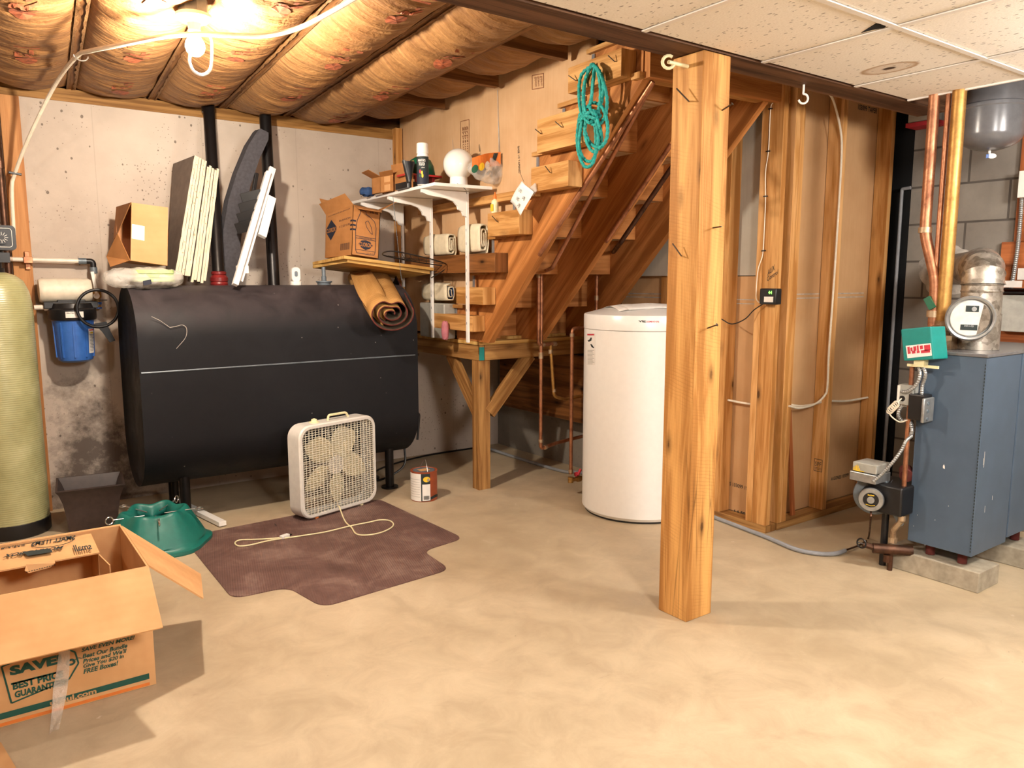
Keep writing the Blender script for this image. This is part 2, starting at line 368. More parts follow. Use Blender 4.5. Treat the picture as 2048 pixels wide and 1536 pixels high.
# ------------------------------------------------------------------ mesh helpers
def basis(d, up=UZ):
    d = d.normalized()
    if abs(d.dot(up)) > .98: up = V((1, 0, 0)) if abs(d.x) < .9 else V((0, 1, 0))
    s = d.cross(up).normalized(); return s, s.cross(d).normalized()
class MB:
    def __init__(s): s.v = []; s.f = []; s.mi = []; s.uv = []
    def add(s, vs, fs, mi=0, g=None, sm=False):
        o = len(s.v); s.v += [V(p) for p in vs]
        ox, oy = random.random()*7, random.random()*7
        for f in fs:
            s.f.append(tuple(i+o for i in f)); s.mi.append(mi)
            p = [V(vs[i]) for i in f]
            n = (p[1]-p[0]).cross(p[-1]-p[0])
            if n.length < 1e-12: n = V((0, 0, 1))
            n.normalize()
            gg = g if g is not None else (V((0, 0, 1)) if abs(n.z) < .7 else V((1, 0, 0)))
            gp = gg-n*gg.dot(n)
            if gp.length < .15: gp = V((0, 0, 1)) if abs(n.z) < .7 else V((1, 0, 0)); gp = gp-n*gp.dot(n)
            gp.normalize(); t = n.cross(gp)
            s.uv.append([(q.dot(gp)+ox, q.dot(t)+oy) for q in p])
        return s
    def hexa(s, c8, mi=0, g=None):
        return s.add(c8, [(0, 3, 2, 1), (4, 5, 6, 7), (0, 1, 5, 4), (1, 2, 6, 5), (2, 3, 7, 6), (3, 0, 4, 7)], mi, g)
    def box(s, a, b, mi=0, g=None):
        x0, x1 = sorted((a[0], b[0])); y0, y1 = sorted((a[1], b[1])); z0, z1 = sorted((a[2], b[2]))
        if g is None:
            l = (x1-x0, y1-y0, z1-z0); i = l.index(max(l)); g = V([1 if k == i else 0 for k in range(3)])
        return s.hexa([(x0, y0, z0), (x1, y0, z0), (x1, y1, z0), (x0, y1, z0), (x0, y0, z1), (x1, y0, z1), (x1, y1, z1), (x0, y1, z1)], mi, g)
    def beam(s, p0, p1, w, h, up=UZ, mi=0, side=None):
        p0, p1 = V(p0), V(p1); d = (p1-p0)
        if side is None: sd, u = basis(d, up)
        else: sd = side.normalized(); u = sd.cross(d).normalized()
        a, b = sd*(w/2), u*(h/2)
        return s.hexa([p0-a-b, p0+a-b, p0+a+b, p0-a+b, p1-a-b, p1+a-b, p1+a+b, p1-a+b], mi, d.normalized())
    def prism(s, pts, ext, mi=0, g=None, mi_cap=None):
        n = len(pts); vs = [V(p) for p in pts]+[V(p)+V(ext) for p in pts]
        fs = [(i, (i+1) % n, n+(i+1) % n, n+i) for i in range(n)]
        s.add(vs, fs, mi, g)
        return s.add(vs, [tuple(range(n-1, -1, -1)), tuple(range(n, 2*n))], mi if mi_cap is None else mi_cap, g)
    def tube(s, pts, r, seg=10, closed=False, mi=0, cap=True):
        pts = [V(p) for p in pts]; n = len(pts); R = r if isinstance(r, (list, tuple)) else [r]*n
        tg = []
        for i in range(n):
            a = pts[(i-1) % n] if (closed or i > 0) else pts[i]; b = pts[(i+1) % n] if (closed or i < n-1) else pts[i]
            t = b-a; tg.append(t.normalized() if t.length > 1e-9 else V((0, 0, 1)))
        u, _ = basis(tg[0]); vs = []
        for i in range(n):
            t = tg[i]; u = (u-t*u.dot(t))
            u = u.normalized() if u.length > 1e-6 else basis(t)[0]
            w = t.cross(u)
            for k in range(seg):
                a = 2*PI*k/seg; vs.append(pts[i]+(u*math.cos(a)+w*math.sin(a))*R[i])
        fs = []
        for i in range(n if closed else n-1):
            j = (i+1) % n
            for k in range(seg):
                l = (k+1) % seg; fs.append((i*seg+k, i*seg+l, j*seg+l, j*seg+k))
        if not closed and cap: fs.append(tuple(range(seg-1, -1, -1))); fs.append(tuple((n-1)*seg+k for k in range(seg)))
        return s.add(vs, fs, mi)
    def cyl(s, a, b, r, seg=24, mi=0, r2=None): return s.tube([a, b], [r, r if r2 is None else r2], seg, mi=mi)
    def lathe(s, prof, o, axis=UZ, seg=32, mi=0):
        o = V(o); ax = V(axis).normalized(); u, w = basis(ax); vs = []
        for r, z in prof:
            for k in range(seg):
                a = 2*PI*k/seg; vs.append(o+ax*z+(u*math.cos(a)+w*math.sin(a))*max(r, .0002))
        fs = []
        for i in range(len(prof)-1):
            for k in range(seg):
                l = (k+1) % seg; fs.append((i*seg+l, i*seg+k, (i+1)*seg+k, (i+1)*seg+l))
        fs.append(tuple(range(seg))); fs.append(tuple((len(prof)-1)*seg+k for k in range(seg-1, -1, -1)))
        return s.add(vs, fs, mi)
    def grid(s, fn, nu, nv, mi=0, closed_u=False):
        vs = [V(fn(i/(nu if closed_u else nu-1) if nu > 1 else 0, j/(nv-1))) for j in range(nv) for i in range(nu)]
        fs = []
        for j in range(nv-1):
            for i in range(nu if closed_u else nu-1):
                k = (i+1) % nu; fs.append((j*nu+i, j*nu+k, (j+1)*nu+k, (j+1)*nu+i))
        o = len(s.v); s.v += vs
        for f in fs:
            s.f.append(tuple(q+o for q in f)); s.mi.append(mi)
            s.uv.append([((q % nu)/nu*UVS[0], (q//nu)/nv*UVS[1]) for q in f])
        return s
    def build(s, name, mats, parent=None, label=None, cat=None, group=None, kind=None, smooth=True, bevel=0, ang=35, solid=0):
        me = bpy.data.meshes.new(name); root = parent
        while root is not None and root.parent is not None: root = root.parent
        if root is not None: base = root.location.copy()
        else:
            xs = [p.x for p in s.v]; ys = [p.y for p in s.v]; zs = [p.z for p in s.v]
            base = V(((min(xs)+max(xs))/2, (min(ys)+max(ys))/2, min(zs)))
        me.from_pydata([p-base for p in s.v], [], s.f)
        uvl = me.uv_layers.new(name='UVMap'); i = 0
        for pi, poly in enumerate(me.polygons):
            poly.material_index = s.mi[pi]
            for k in range(poly.loop_total): uvl.data[poly.loop_start+k].uv = s.uv[pi][k]
        for m in (mats if isinstance(mats, (list, tuple)) else [mats]): me.materials.append(M[m] if isinstance(m, str) else m)
        bm = bmesh.new(); bm.from_mesh(me); bmesh.ops.recalc_face_normals(bm, faces=bm.faces); bm.to_mesh(me); bm.free()
        if smooth:
            me.polygons.foreach_set('use_smooth', [True]*len(me.polygons)); me.set_sharp_from_angle(angle=math.radians(ang))
        ob = bpy.data.objects.new(name, me); COL.objects.link(ob)
        if parent is not None: ob.parent = parent
        else: ob.location = base
        if solid:
            m = ob.modifiers.new('thickness', 'SOLIDIFY'); m.thickness = solid; m.offset = 0
        if bevel:
            m = ob.modifiers.new('bevel', 'BEVEL'); m.width = bevel; m.segments = 2; m.limit_method = 'ANGLE'; m.angle_limit = math.radians(40)
        tag(ob, label, cat, group, kind); return ob
UVS = (1, 1)
def tag(o, label=None, cat=None, group=None, kind=None):
    for k, v in (('label', label), ('category', cat), ('group', group), ('kind', kind)):
        if v: o[k] = v
def thing(name, loc, label, cat, group=None, kind=None):
    o = bpy.data.objects.new(name, None); COL.objects.link(o); o.location = loc; o.empty_display_size = .05
    tag(o, label, cat, group, kind); return o
def spline(pts, n=8, closed=False):
    pts = [V(p) for p in pts]; out = []; N = len(pts)
    for i in range(N if closed else N-1):
        p1, p2 = pts[i], pts[(i+1) % N]
        p0 = pts[i-1] if (closed or i > 0) else p1*2-p2; p3 = pts[(i+2) % N] if (closed or i < N-2) else p2*2-p1
        for k in range(n):
            t = k/n
            out.append(.5*((2*p1)+(p2-p0)*t+(2*p0-5*p1+4*p2-p3)*t*t+(3*p1-p0-3*p2+p3)*t**3))
    if not closed: out.append(pts[-1])
    return out
def rnd_path(pts, r, n=5):
    """polyline with rounded elbows"""
    pts = [V(p) for p in pts]; out = [pts[0]]
    for i in range(1, len(pts)-1):
        a, b, c = pts[i-1], pts[i], pts[i+1]; u = (a-b); w = (c-b); q = min(r, u.length*.45, w.length*.45)
        p0 = b+u.normalized()*q; p2 = b+w.normalized()*q
        for k in range(n+1):
            t = k/n; out.append(p0*(1-t)**2+b*2*t*(1-t)+p2*t*t)
    out.append(pts[-1]); return out
def rrect(w, h, r, seg=5, cx=0, cy=0):
    out = []
    for (sx, sy, a0) in ((1, 1, 0), (-1, 1, 90), (-1, -1, 180), (1, -1, 270)):
        for k in range(seg+1):
            a = math.radians(a0+90*k/seg); out.append((cx+sx*(w/2-r)+r*math.cos(a), cy+sy*(h/2-r)+r*math.sin(a)))
    return out
TXT = {}
def text_geo(body, bold=0.0, shear=0.0):
    key = (body, bold, shear)
    if key in TXT: return TXT[key]
    cu = bpy.data.curves.new('t', 'FONT'); cu.body = body; cu.size = 1; cu.offset = bold; cu.shear = shear; cu.resolution_u = 3; cu.align_x = 'LEFT'
    o = bpy.data.objects.new('t', cu); COL.objects.link(o)
    dg = bpy.context.evaluated_depsgraph_get(); dg.update(); e = o.evaluated_get(dg); me = e.to_mesh()
    vs = [tuple(v.co) for v in me.vertices]; fs = [tuple(p.vertices) for p in me.polygons]
    e.to_mesh_clear(); bpy.data.objects.remove(o); bpy.data.curves.remove(cu)
    if vs:
        x0 = min(v[0] for v in vs); x1 = max(v[0] for v in vs); y0 = min(v[1] for v in vs); y1 = max(v[1] for v in vs)
        vs = [((v[0]-x0)/(x1-x0), (v[1]-y0)/(y1-y0)) for v in vs]
    TXT[key] = (vs, fs); return vs, fs
def put_text(mb, body, fn, mi=0, bold=0.0, shear=0.0):
    """fn(u, v) with u, v in 0..1 over the line of text gives the surface point"""
    vs, fs = text_geo(body, bold, shear)
    mb.add([fn(a, b) for a, b in vs], fs, mi)
def flat(o, xd, yd):
    o, xd, yd = V(o), V(xd), V(yd); return lambda u, v: o+xd*u+yd*v
def strip(mb, a, b, w, n, mi=0):
    a, b = V(a), V(b); s = (b-a).cross(n).normalized()*(w/2); mb.add([a-s, b-s, b+s, a+s], [(0, 1, 2, 3)], mi)
def nailpart(parent, tip, bend, head, r=.0022, label=None):
    m = MB(); m.tube([tip, bend, head], r, 6); hd = (V(head)-V(bend)).normalized(); m.cyl(head, V(head)+hd*.002, r*2.2, 8); m.build('bent_nail', 'nail', parent, label)

# ================================================================== SETTING
MB().box((-3.2, -3.2, -.1), (6.2, 6.2, 0)).build('floor', 'floor', kind='structure', smooth=False)
YA = 5.175
MB().box((-3.2, YA, 0), (6.2, YA+.2, 2.355)).build('wall_back', 'conc', kind='structure', smooth=False)
XF = 4.59
# side foundation wall below the landing, and the far boiler-side block wall
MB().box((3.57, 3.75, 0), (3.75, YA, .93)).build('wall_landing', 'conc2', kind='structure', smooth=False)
MB().box((XF, -3.2, 0), (XF+.2, 2.385, 2.7)).build('wall_right', 'cmu', kind='structure', smooth=False)
MB().box((-3.3, -3.2, 0), (-3.2, YA, 2.7)).build('wall_left', 'blockdark', kind='structure', smooth=False)
MB().box((-3.2, -3.3, 0), (XF+.2, -3.2, 2.7)).build('wall_front', 'blockdark', kind='structure', smooth=False)
# the dark gap beyond the partition: added black sheets paint in its unlit darkness
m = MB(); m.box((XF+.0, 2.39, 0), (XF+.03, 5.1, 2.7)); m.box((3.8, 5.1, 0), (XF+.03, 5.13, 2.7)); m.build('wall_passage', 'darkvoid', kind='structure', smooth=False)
MB().box((-3.2, -3.2, 2.70), (6.2, YA+.2, 2.74)).build('subfloor_ceiling', 'joist', kind='structure', smooth=False).name = 'ceiling_subfloor'
# sill plates on top of the concrete wall
z0 = 2.355
m = MB(); m.box((-3.2, YA-.006, z0), (2.75, YA+.13, z0+.036)); m.build('trim_1', 'plate', kind='structure', smooth=False)
m = MB(); m.box((-3.2, YA+.004, z0+.038), (2.75, YA+.13, z0+.072)); m.build('trim_2', 'plate', kind='structure', smooth=False)
m = MB(); m.box((-3.2, YA+.1, z0+.072), (3.7, YA+.14, 2.70)); m.build('trim_3', 'joist', kind='structure', smooth=False)

# ---- insulated joist ceiling
JX = [.605-.425*3, .605-.425*2, .605-.425, .605, 1.03, 1.44, 1.85, 2.27]
JD = V((-.08, -1, 0)).normalized()
JN = ['far left edge of the picture', 'left of the bent cable hook', 'beside the far left wall', 'carrying the cable hook, at the left', 'behind the glowing bulb', 'over the first black tank pipe', 'over the second black tank pipe', 'nearest the stair wall']
def jx(x0, y): return x0+(YA-.2-y)*(-.08)
ZJ = 2.427
for i, x0 in enumerate(JX):
    a = V((jx(x0, YA+.09), YA+.09, ZJ+.115)); b = V((jx(x0, 2.03), 2.03, ZJ+.115))
    MB().beam(a, b, .038, .23).build('floor_joist', 'joist', None, 'rough brown ceiling joist %s' % JN[i], 'joist', 'joists over the tank side of the basement', smooth=False)
def batt(x0, x1, idx, lab, y0=2.03, y1=YA-.015, sag=.085):
    def base(u, v):
        y = y1+(y0-y1)*v; xa = jx(x0, y)+.022+.008*noise.noise(V((y*4, idx, 7))); xb = jx(x1, y)-.022+.008*noise.noise(V((y*4, idx, 9))); x = xa+(xb-xa)*u
        s = math.sin(PI*u)**.6 if 0 < u < 1 else 0
        vary = .88+.3*noise.noise(V((idx*3.1, y*1.3, 0)))
        endf = min(1, v*9)**.5
        z = ZJ+.012-sag*s*vary*(.35+.65*endf)
        z += .010*s*noise.noise(V((x*4+idx, y*16, 1)))+.008*s*noise.noise(V((x*7, y*42, idx)))
        z += .010*math.sin(y*26+6*noise.noise(V((x*3, y*2, idx))))*s*.5
        return V((x, y, z))
    global UVS
    UVS = (.42, 3.1)
    mb = MB(); mb.grid(base, 26, 190)
    # stapling flanges along both joists
    for sd in (0, 1):
        def fl(u, v, sd=sd):
            y = y1+(y0-y1)*v; xj = jx(x1 if sd else x0, y); q = -1 if sd else 1
            e = .004+.016*abs(noise.noise(V((y*9, idx*2+sd, 3))))
            return V((xj+q*(.024-u*(.006+e)), y, ZJ-.003-.010*u*abs(noise.noise(V((y*14, idx, sd))))-.002))
        mb.grid(fl, 3, 120)
    o = mb.build('insulation_batt', 'kraft', None, lab, 'insulation', 'paper faced insulation batts between the joists', ang=80)
    UVS = (1, 1)
    for k in range(4):
        mp = MB()
        yc = 4.80-k*.78-.20*(idx % 3)
        if yc < y0+.25: continue
        vc = lambda y: (y-y1)/(y0-y1)
        def on(u, v, yc=yc, s=1):
            y = yc-.13*s+.0; return base(max(.02, min(.98, u)), vc(v))-V((0, 0, .004))
        # red oval blob then the rating text, running along the batt
        n = 20; vs = []
        for q in range(n):
            a = 2*PI*q/n; vs.append(on(.52+.13*math.cos(a)*.9, yc+.055*math.sin(a)))
        mp.add([on(.52, yc)]+vs, [(0, 1+q, 1+(q+1) % n) for q in range(n)], 0)
        put_text(mp, 'R-11', lambda a, b, yc=yc: on(.66-.26*b, yc-.08-.20*a), 0, .02)
        mp.build('printed_mark', 'printred', o, 'faded red rating print', smooth=False)
    return o
BN = ['at the upper left corner, left of the cable hook', 'between the cable hook joist and the left wall edge', 'right above the tall softener tank', 'lit by the bulb, right of the cable hook', 'directly behind the bulb, over the first black pipe', 'between the two black pipes', 'right of the second black pipe', 'beside the stair wall']
JXX = JX+[2.69]
for i in range(1, len(JX)-1):
    batt(JX[i], JX[i+1], i, 'brown paper-faced insulation batt %s' % BN[i+1])
# last bay by the stair wall: short pieces and cross blocks
def cell(y0, y1, k):
    def f(u, v):
        y = y1+(y0-y1)*v; xa = jx(JX[-1], y)+.02; xb = 2.69-(YA-y)*.0525-.03; s = math.sin(PI*u)**.6*math.sin(PI*v)**.5 if 0 < u < 1 and 0 < v < 1 else 0
        x = xa+(xb-xa)*u
        return V((x, y, ZJ+.075-.07*s+.016*s*noise.noise(V((x*6, y*24, k)))))
    global UVS
    UVS = (.3, .6); MB().grid(f, 24, 40).build('insulation_batt', 'kraft', None, ['crumpled insulation piece in the bay beside the stair wall, furthest back', 'crumpled insulation piece beside the stair wall, second from the back', 'crumpled insulation piece beside the stair wall, third from the back', 'crumpled insulation piece beside the stair wall, nearest the beam'][k], 'insulation', 'paper faced insulation batts between the joists', ang=80); UVS = (1, 1)
ys = [YA-.05, 4.4, 3.75, 3.1, 2.5]
for k in range(4):
    cell(ys[k+1]+.05, ys[k]-.03, k)
    y = ys[k+1]; xa = jx(JX[-1], y)+.02
    MB().box((xa, y-.02, ZJ+.005), (2.69-(YA-y)*.0525-.03, y+.02, ZJ+.09)).build('cross_block', 'joist', None, ['rough cross block in the last joist bay, furthest from the beam', 'rough cross block in the last joist bay, second from the back', 'rough cross block in the last joist bay, third from the back', 'rough cross block in the last joist bay, closest to the beam'][k], 'wood block', smooth=False)

# ---- beam, post and the suspended ceiling
YB0, YB1 = 1.955, 2.10
m = MB(); m.box((-3.2, YB0, ZC+.002), (4.05, YB1, ZC+.25)); m.build('support_beam', 'beam', None, 'dark rough-sawn ceiling beam running along the edge of the white tiles', 'beam', smooth=False, bevel=.002)
# suspended ceiling: tiles 0.638 m apart, right edge cut at the boiler
tx0, ty0, ts = P(1283, 66, 2, ZC).x, YB0-.012, .638
XE = 3.66
edges_x = sorted([tx0+k*ts for k in range(-9, 4) if tx0+k*ts < XE-.05]+[XE])
rowy = P(1790, 54, 2, ZC).y  # first cross line seen
rows = [ty0, rowy]+[rowy-ts*k for k in range(1, 8)]
m = MB(); gridm = MB()
for a in range(len(edges_x)-1):
    for b in range(len(rows)-1):
        x0, x1 = edges_x[a], edges_x[a+1]; y1, y0 = rows[b], rows[b+1]
        e = .006; poly = [(x0+e, y0+e), (x1-e, y0+e), (x1-e, y1-e), (x0+e, y1-e)]
        # broken corner of one tile
        c = P(1745, 52, 2, ZC)
        if x0 < c.x < x1+.001 and y0-.02 < P(1740, 62, 2, ZC).y < y1+.2 and abs(y0-rowy) < .01:
            pass
        m.prism([(px, py, ZC+.006) for px, py in poly], (0, 0, .014))
m.build('ceiling', 'tile', kind='structure', smooth=False)
for x in edges_x[:-1]:
    gridm.box((x-.011, rows[-1], ZC), (x+.011, ty0, ZC+.004)); gridm.box((x-.002, rows[-1], ZC+.004), (x+.002, ty0, ZC+.035))
for y in rows[1:]:
    gridm.box((edges_x[0], y-.011, ZC-.0005), (XE, y+.011, ZC+.0035)); gridm.box((edges_x[0], y-.002, ZC+.004), (XE, y+.002, ZC+.035))
gridm.box((XE-.012, rows[-1], ZC-.001), (XE+.002, ty0, ZC+.03))
gridm.build('trim_4', 'grid', kind='structure', smooth=False)
# torn tile corner: a black sheet paints the hole's darkness by the grid crossing
q = [P(1722, 66, 2, ZC+.0045), P(1752, 47, 2, ZC+.0045), P(1774, 51, 2, ZC+.0045), P(1768, 56, 2, ZC+.0045), P(1745, 60, 2, ZC+.0045)]
m = MB(); m.prism(q, (0, 0, .0012)); m.build('tile_hole_dark', 'darkvoid', kind='structure', smooth=False)
# dark joist space over the boiler corner
m = MB()
for k in range(3): m.box((XE+.1+.38*k, -3.1, 2.45), (XE+.14+.38*k, 1.93, 2.69))
m.build('ceiling_boiler_joists', 'joist', kind='structure', smooth=False)

# post
px0, px1, py0, py1 = 2.255, 2.405, 1.955, 2.105
post = thing('support_post', (2.33, 2.03, 0), 'thick rough-sawn wooden post with bent nails, standing free under the beam', 'post')
timber = MB().box((px0, py0, 0), (px1, py1, ZC), g=V((0, 0, 1))).build('timber', 'post', post, smooth=False, bevel=.004)
def onL(x, y, off=0): return P(x, y, 0, px0-off)     # left face of the post
def onF(x, y, off=0): return P(x, y, 1, py0-off)     # right-hand face of the post
m = MB(); m.tube([onL(1378, 203, -.005), onL(1377, 202, .025), onL(1353, 177, .035)], .0028, 6); m.build('bent_nail', 'nail', timber)
m = MB(); m.tube([onL(1363, 512, -.005), onL(1362, 511, .02), onL(1345, 487, .032)], .0028, 6); m.build('bent_nail', 'nail', timber)
m = MB(); m.tube([onF(1442, 222, -.005), onF(1464, 208, .05)], .0028, 6); m.cyl(onF(1464, 208, .05), onF(1465, 207, .052), .006, 8); m.build('bent_nail', 'nail', timber)
m = MB(); m.tube([onF(1424, 456, -.005), onF(1443, 453, .05)], .0028, 6); m.build('bent_nail', 'nail', timber)
m = MB(); m.tube([onF(1413, 657, -.005), onF(1433, 650, .05)], .0028, 6); m.cyl(onF(1433, 650, .05), onF(1434.5, 649, .053), .006, 8); m.build('bent_nail', 'nail', timber)

# ================================================================== STAIR WALL (wall B) and STAIRS
SL, ZL = 1.305, .994         # a point of the stringers' lower edge
def low(s): return ZL+(s-SL)*.943
RISE, S0 = .209, .973
def zt(i): return .966 if i == 0 else .993+RISE*i        # top of tread i (1..7)
def stt(i): return S0+(i-1)*.233    # where tread i starts
# drywall of the stair wall, stepped along the treads
pts = [(0.0, .985), (stt(1)-.11, .985)]
for i in range(1, 7):
    pts += [(stt(i)-.11, zt(i)-.01), (stt(i+1)-.11, zt(i)-.01)]
pts += [(stt(7)-.11, 2.52), (0.0, 2.52)]
m = MB(); m.prism([WB(s, -.021, z) for s, z in pts], nB*-.012)
wb = m.build('wall_stair', 'gypB', kind='structure', smooth=False)
m = MB()
for xx in (905, 997): strip(m, PBp(xx, 262+(-.39*(xx-795)) + 60, -.019), PBp(xx+4, 330, -.019), .004, nB)
strip(m, PBp(995, 180, -.0185), PBp(998, 310, -.0185), .006, nB)
for (x0, y0, x1, y1) in ((921, 243, 938, 320), (1064, 151, 1087, 175)):
    c = [PBp(x0, y0, -.0185), PBp(x1, y0-4, -.0185), PBp(x1, y1, -.0185), PBp(x0, y1+4, -.0185)]
    for a in range(4): strip(m, c[a], c[(a+1) % 4], .004, nB, 1)
    for t in range(3): put_text(m, 'gypsum', flat(c[0]+(c[1]-c[0])*(.2+.25*t)+(c[2]-c[1])*.15, (c[2]-c[1])*.7, (c[1]-c[0])*.18), 1)
put_text(m, 'BASE 1/2 TAPERED', flat(PBp(1035, 293, -.0185), PBp(1037, 347, -.0185)-PBp(1035, 293, -.0185), nB.cross(UZ)*-.018), 2)
put_text(m, '103099 TAPER', flat(PBp(957, 290, -.0185), PBp(959, 320, -.0185)-PBp(957, 290, -.0185), nB.cross(UZ)*-.018), 2)
m.build('printing', ['sootwhite', 'printbrown', 'ink'], wb, smooth=False)
# corner stud where the stair wall meets the concrete
m = MB(); m.beam(WB(.03, .015, .98), WB(.03, .015, 2.43), .06, .05, side=dB); m.build('corner_stud', 'stud', None, 'narrow wooden corner stud between concrete wall and stair wall', 'stud', smooth=False)

stair = thing('staircase', WB(1.3, -.4, .966), 'brown wooden staircase seen from below, rising from the landing to the beam', 'staircase')
offs = [(-.0, -.04, 0), (-.385, -.425, 1), (-.80, -.84, 2)]
for o0, o1, k in offs:
    top = []
    for i in range(1, 8):
        top += [(stt(i)-(.1 if k == 0 else 0), zt(i-1)+(.002 if i > 1 else .003)), (stt(i)-(.1 if k == 0 else 0), zt(i)-.028)]
    top += [(2.45, zt(7)-.028), (2.62, 2.42)]
    se = SL-(ZL-.968)/.943
    poly = [(se, .968), (top[0][0], .968)]+top[1:-2]+[(2.45, zt(7)-.028), (2.45, 2.42), (2.62, 2.42), (2.62, low(2.62))]
    m = MB(); m.prism([WB(s, o0, z) for s, z in poly], nB*(o1-o0), g=(WB(1, 0, .943)-WB(0, 0, 0)).normalized())
    m.build('stringer', 'stair', stair, smooth=False, bevel=.002)
for i in range(1, 8):
    m = MB(); a0, a1 = stt(i)-.02, min(stt(i+1)-.004, 2.44); t0, t1 = (-.041, -.83)
    zz = zt(i)
    m.hexa([WB(a0, t0, zz-.026), WB(a1, t0, zz-.026), WB(a1, t1, zz-.026), WB(a0, t1, zz-.026), WB(a0, t0, zz), WB(a1, t0, zz), WB(a1, t1, zz), WB(a0, t1, zz)], 0, nB)
    m.build('tread', 'treadpale' if 'treadpale' in M else 'stair', stair, smooth=False)
    if 1:
        m = MB(); r0, r1 = stt(i)-.002, stt(i)+.018
        zb = (zt(i-1)-.026 if i > 1 else .968); ze = zz-.028
        m.hexa([WB(r0, t0, zb), WB(r1, t0, zb), WB(r1, t1, zb), WB(r0, t1, zb), WB(r0, t0, ze), WB(r1, t0, ze), WB(r1, t1, ze), WB(r0, t1, ze)], 0, nB)
        m.build('riser', 'stair', stair, smooth=False)
m = MB(); m.hexa([WB(2.63, .0, 2.235), WB(2.665, .0, 2.235), WB(2.665, -.95, 2.235), WB(2.63, -.95, 2.235), WB(2.63, .0, 2.43), WB(2.665, .0, 2.43), WB(2.665, -.95, 2.43), WB(2.63, -.95, 2.43)], 0, nB)
m.build('header', 'stair', stair, smooth=False)
m = MB(); m.hexa([WB(2.575, .03, 2.235), WB(2.63, .03, 2.235), WB(2.63, -.95, 2.235), WB(2.575, -.95, 2.235), WB(2.575, .03, 2.262), WB(2.63, .03, 2.262), WB(2.63, -.95, 2.262), WB(2.575, -.95, 2.262)], 0, nB)
m.build('header_ledge', 'block', stair, smooth=False)
# floor opening boards on top of the stair wall
# tread ends poking through the drywall
for i in range(1, 8):
    m = MB(); a = WB(stt(i)-.13, .012, zt(i)-.02); b = WB(stt(i)+.08, .012, zt(i)-.02)
    m.beam(a, b, .024, .022, side=nB); m.build('tread_end', 'block', stair, smooth=False)
    m = MB(); m.beam(WB(stt(i)-.10, .003, zt(i)-.035), WB(stt(i)-.10, .003, zt(i)-.12), .022, .006, side=dB); m.build('corner_bead', 'rawgalv', stair, smooth=False)

def wblock(name, lab, x0y0, x1y1, off, depth=.088, mat='block', grp='scrap blocks nailed along the stair wall', nails=()):
    s0, z1 = PB(*x0y0, off); s1, z0_ = PB(*x1y1, off)
    o = MB(); o.beam(WB(s0, off-depth/2, (z0_+z1)/2), WB(s1, off-depth/2, (z0_+z1)/2), depth, abs(z1-z0_), side=nB)
    if nails:
        t = thing(name, WB((s0+s1)/2, off-depth/2, z0_), lab, 'wood block', grp)
        bd = o.build('board', mat, t, smooth=False, bevel=.003)
        for (ax, ay, bx, by, cx_, cy_) in nails:
            mm = MB(); mm.tube([PBp(bx, by, off-.004), PBp(bx, by, off+.012), PBp(ax, ay, off+.035)], .0026, 6); mm.build('bent_nail', 'nail', bd)
        return t
    return o.build(name, mat, None, lab, 'wood block', grp, smooth=False, bevel=.003)
OF = .09
wblock('wood_block', 'lowest pine block on the stair wall, behind the white shelf upright', (868, 626), (945, 664), OF)
wblock('wood_block', 'second lowest pine block on the stair wall, left of the stringer foot', (912, 574), (966, 610), OF)
wblock('wood_block', 'long dark-stained wood block under the folded cloths on the stair wall', (800, 516), (990, 545), OF, mat='blockdark')
wblock('wood_block', 'pine block under the glue bottle on the stair wall', (975, 427), (1038, 468), OF, nails=[(984, 432, 994, 443, 0, 0)])
wblock('wood_block', 'long pine rail running from behind the shelf to the hanging instruction sheet', (835, 416), (1070, 392), .045, .04)
wblock('wood_block', 'pine block with one bent nail right of the hanging instruction sheet', (1062, 336), (1136, 372), OF, nails=[(1090, 332, 1100, 345, 0, 0)])
wblock('wood_block', 'pine block holding the lower loops of the teal rope', (1074, 240), (1170, 284), OF, nails=[(1070, 258, 1081, 267, 0, 0), (1110, 243, 1123, 254, 0, 0)])
wblock('wood_block', 'topmost pine block on the stair wall, from which the teal rope hangs', (1136, 136), (1242, 152), OF, nails=[(1137, 151, 1151, 161, 0, 0), (1216, 111, 1229, 123, 0, 0)])

# ---- landing
land = thing('stair_landing', (3.0, 4.5, 0), 'wooden stair landing on a braced post beside the black tank', 'landing')
LX, LY = 2.645, 4.04
m = MB(); m.box((LX-.01, LY-.015, .945), (3.56, YA-.005, .966), g=V((1, 0, 0))); m.build('deck', 'plyboard', land, smooth=False)
m = MB(); m.box((LX, LY+.002, .845), (LX+.04, YA-.005, .944)); m.build('rim_board', 'landing', land, smooth=False, bevel=.002)
m = MB(); m.box((LX+.042, LY, .845), (3.56, LY+.04, .944)); m.build('rim_board', 'landing', land, smooth=False, bevel=.002)
m = MB(); m.box((LX+.0, LY-.004, .847), (LX+.036, LY+.0, .93)); m.build('green_mark', 'teal', land, 'dark green painted end grain', smooth=False)
m = MB(); m.box((LX+.005, LY+.015, 0), (LX+.093, LY+.053, .844)); m.build('post', 'landing', land, smooth=False, bevel=.002)
m = MB(); m.box((LX+.005, LY+.055, 0), (LX+.093, LY+.094, .844)); m.build('post', 'landing', land, smooth=False, bevel=.002)
m = MB(); m.beam((LX+.05+.04, LY+.03, .5), (LX+.42, LY+.03, .86), .036, .09); m.build('brace', 'landing', land, smooth=False, bevel=.002)
m = MB(); m.beam((LX+.045, LY+.09, .5), (LX+.045, LY+.42, .86), .036, .09, side=V((1, 0, 0))); m.build('brace', 'landing', land, smooth=False, bevel=.002)
for k in range(1, 4):
    m = MB(); m.box((LX+.06, LY+.27*k+.06, .845), (3.56, LY+.27*k+.1, .944)); m.build('deck_joist', 'landing', land, smooth=False)
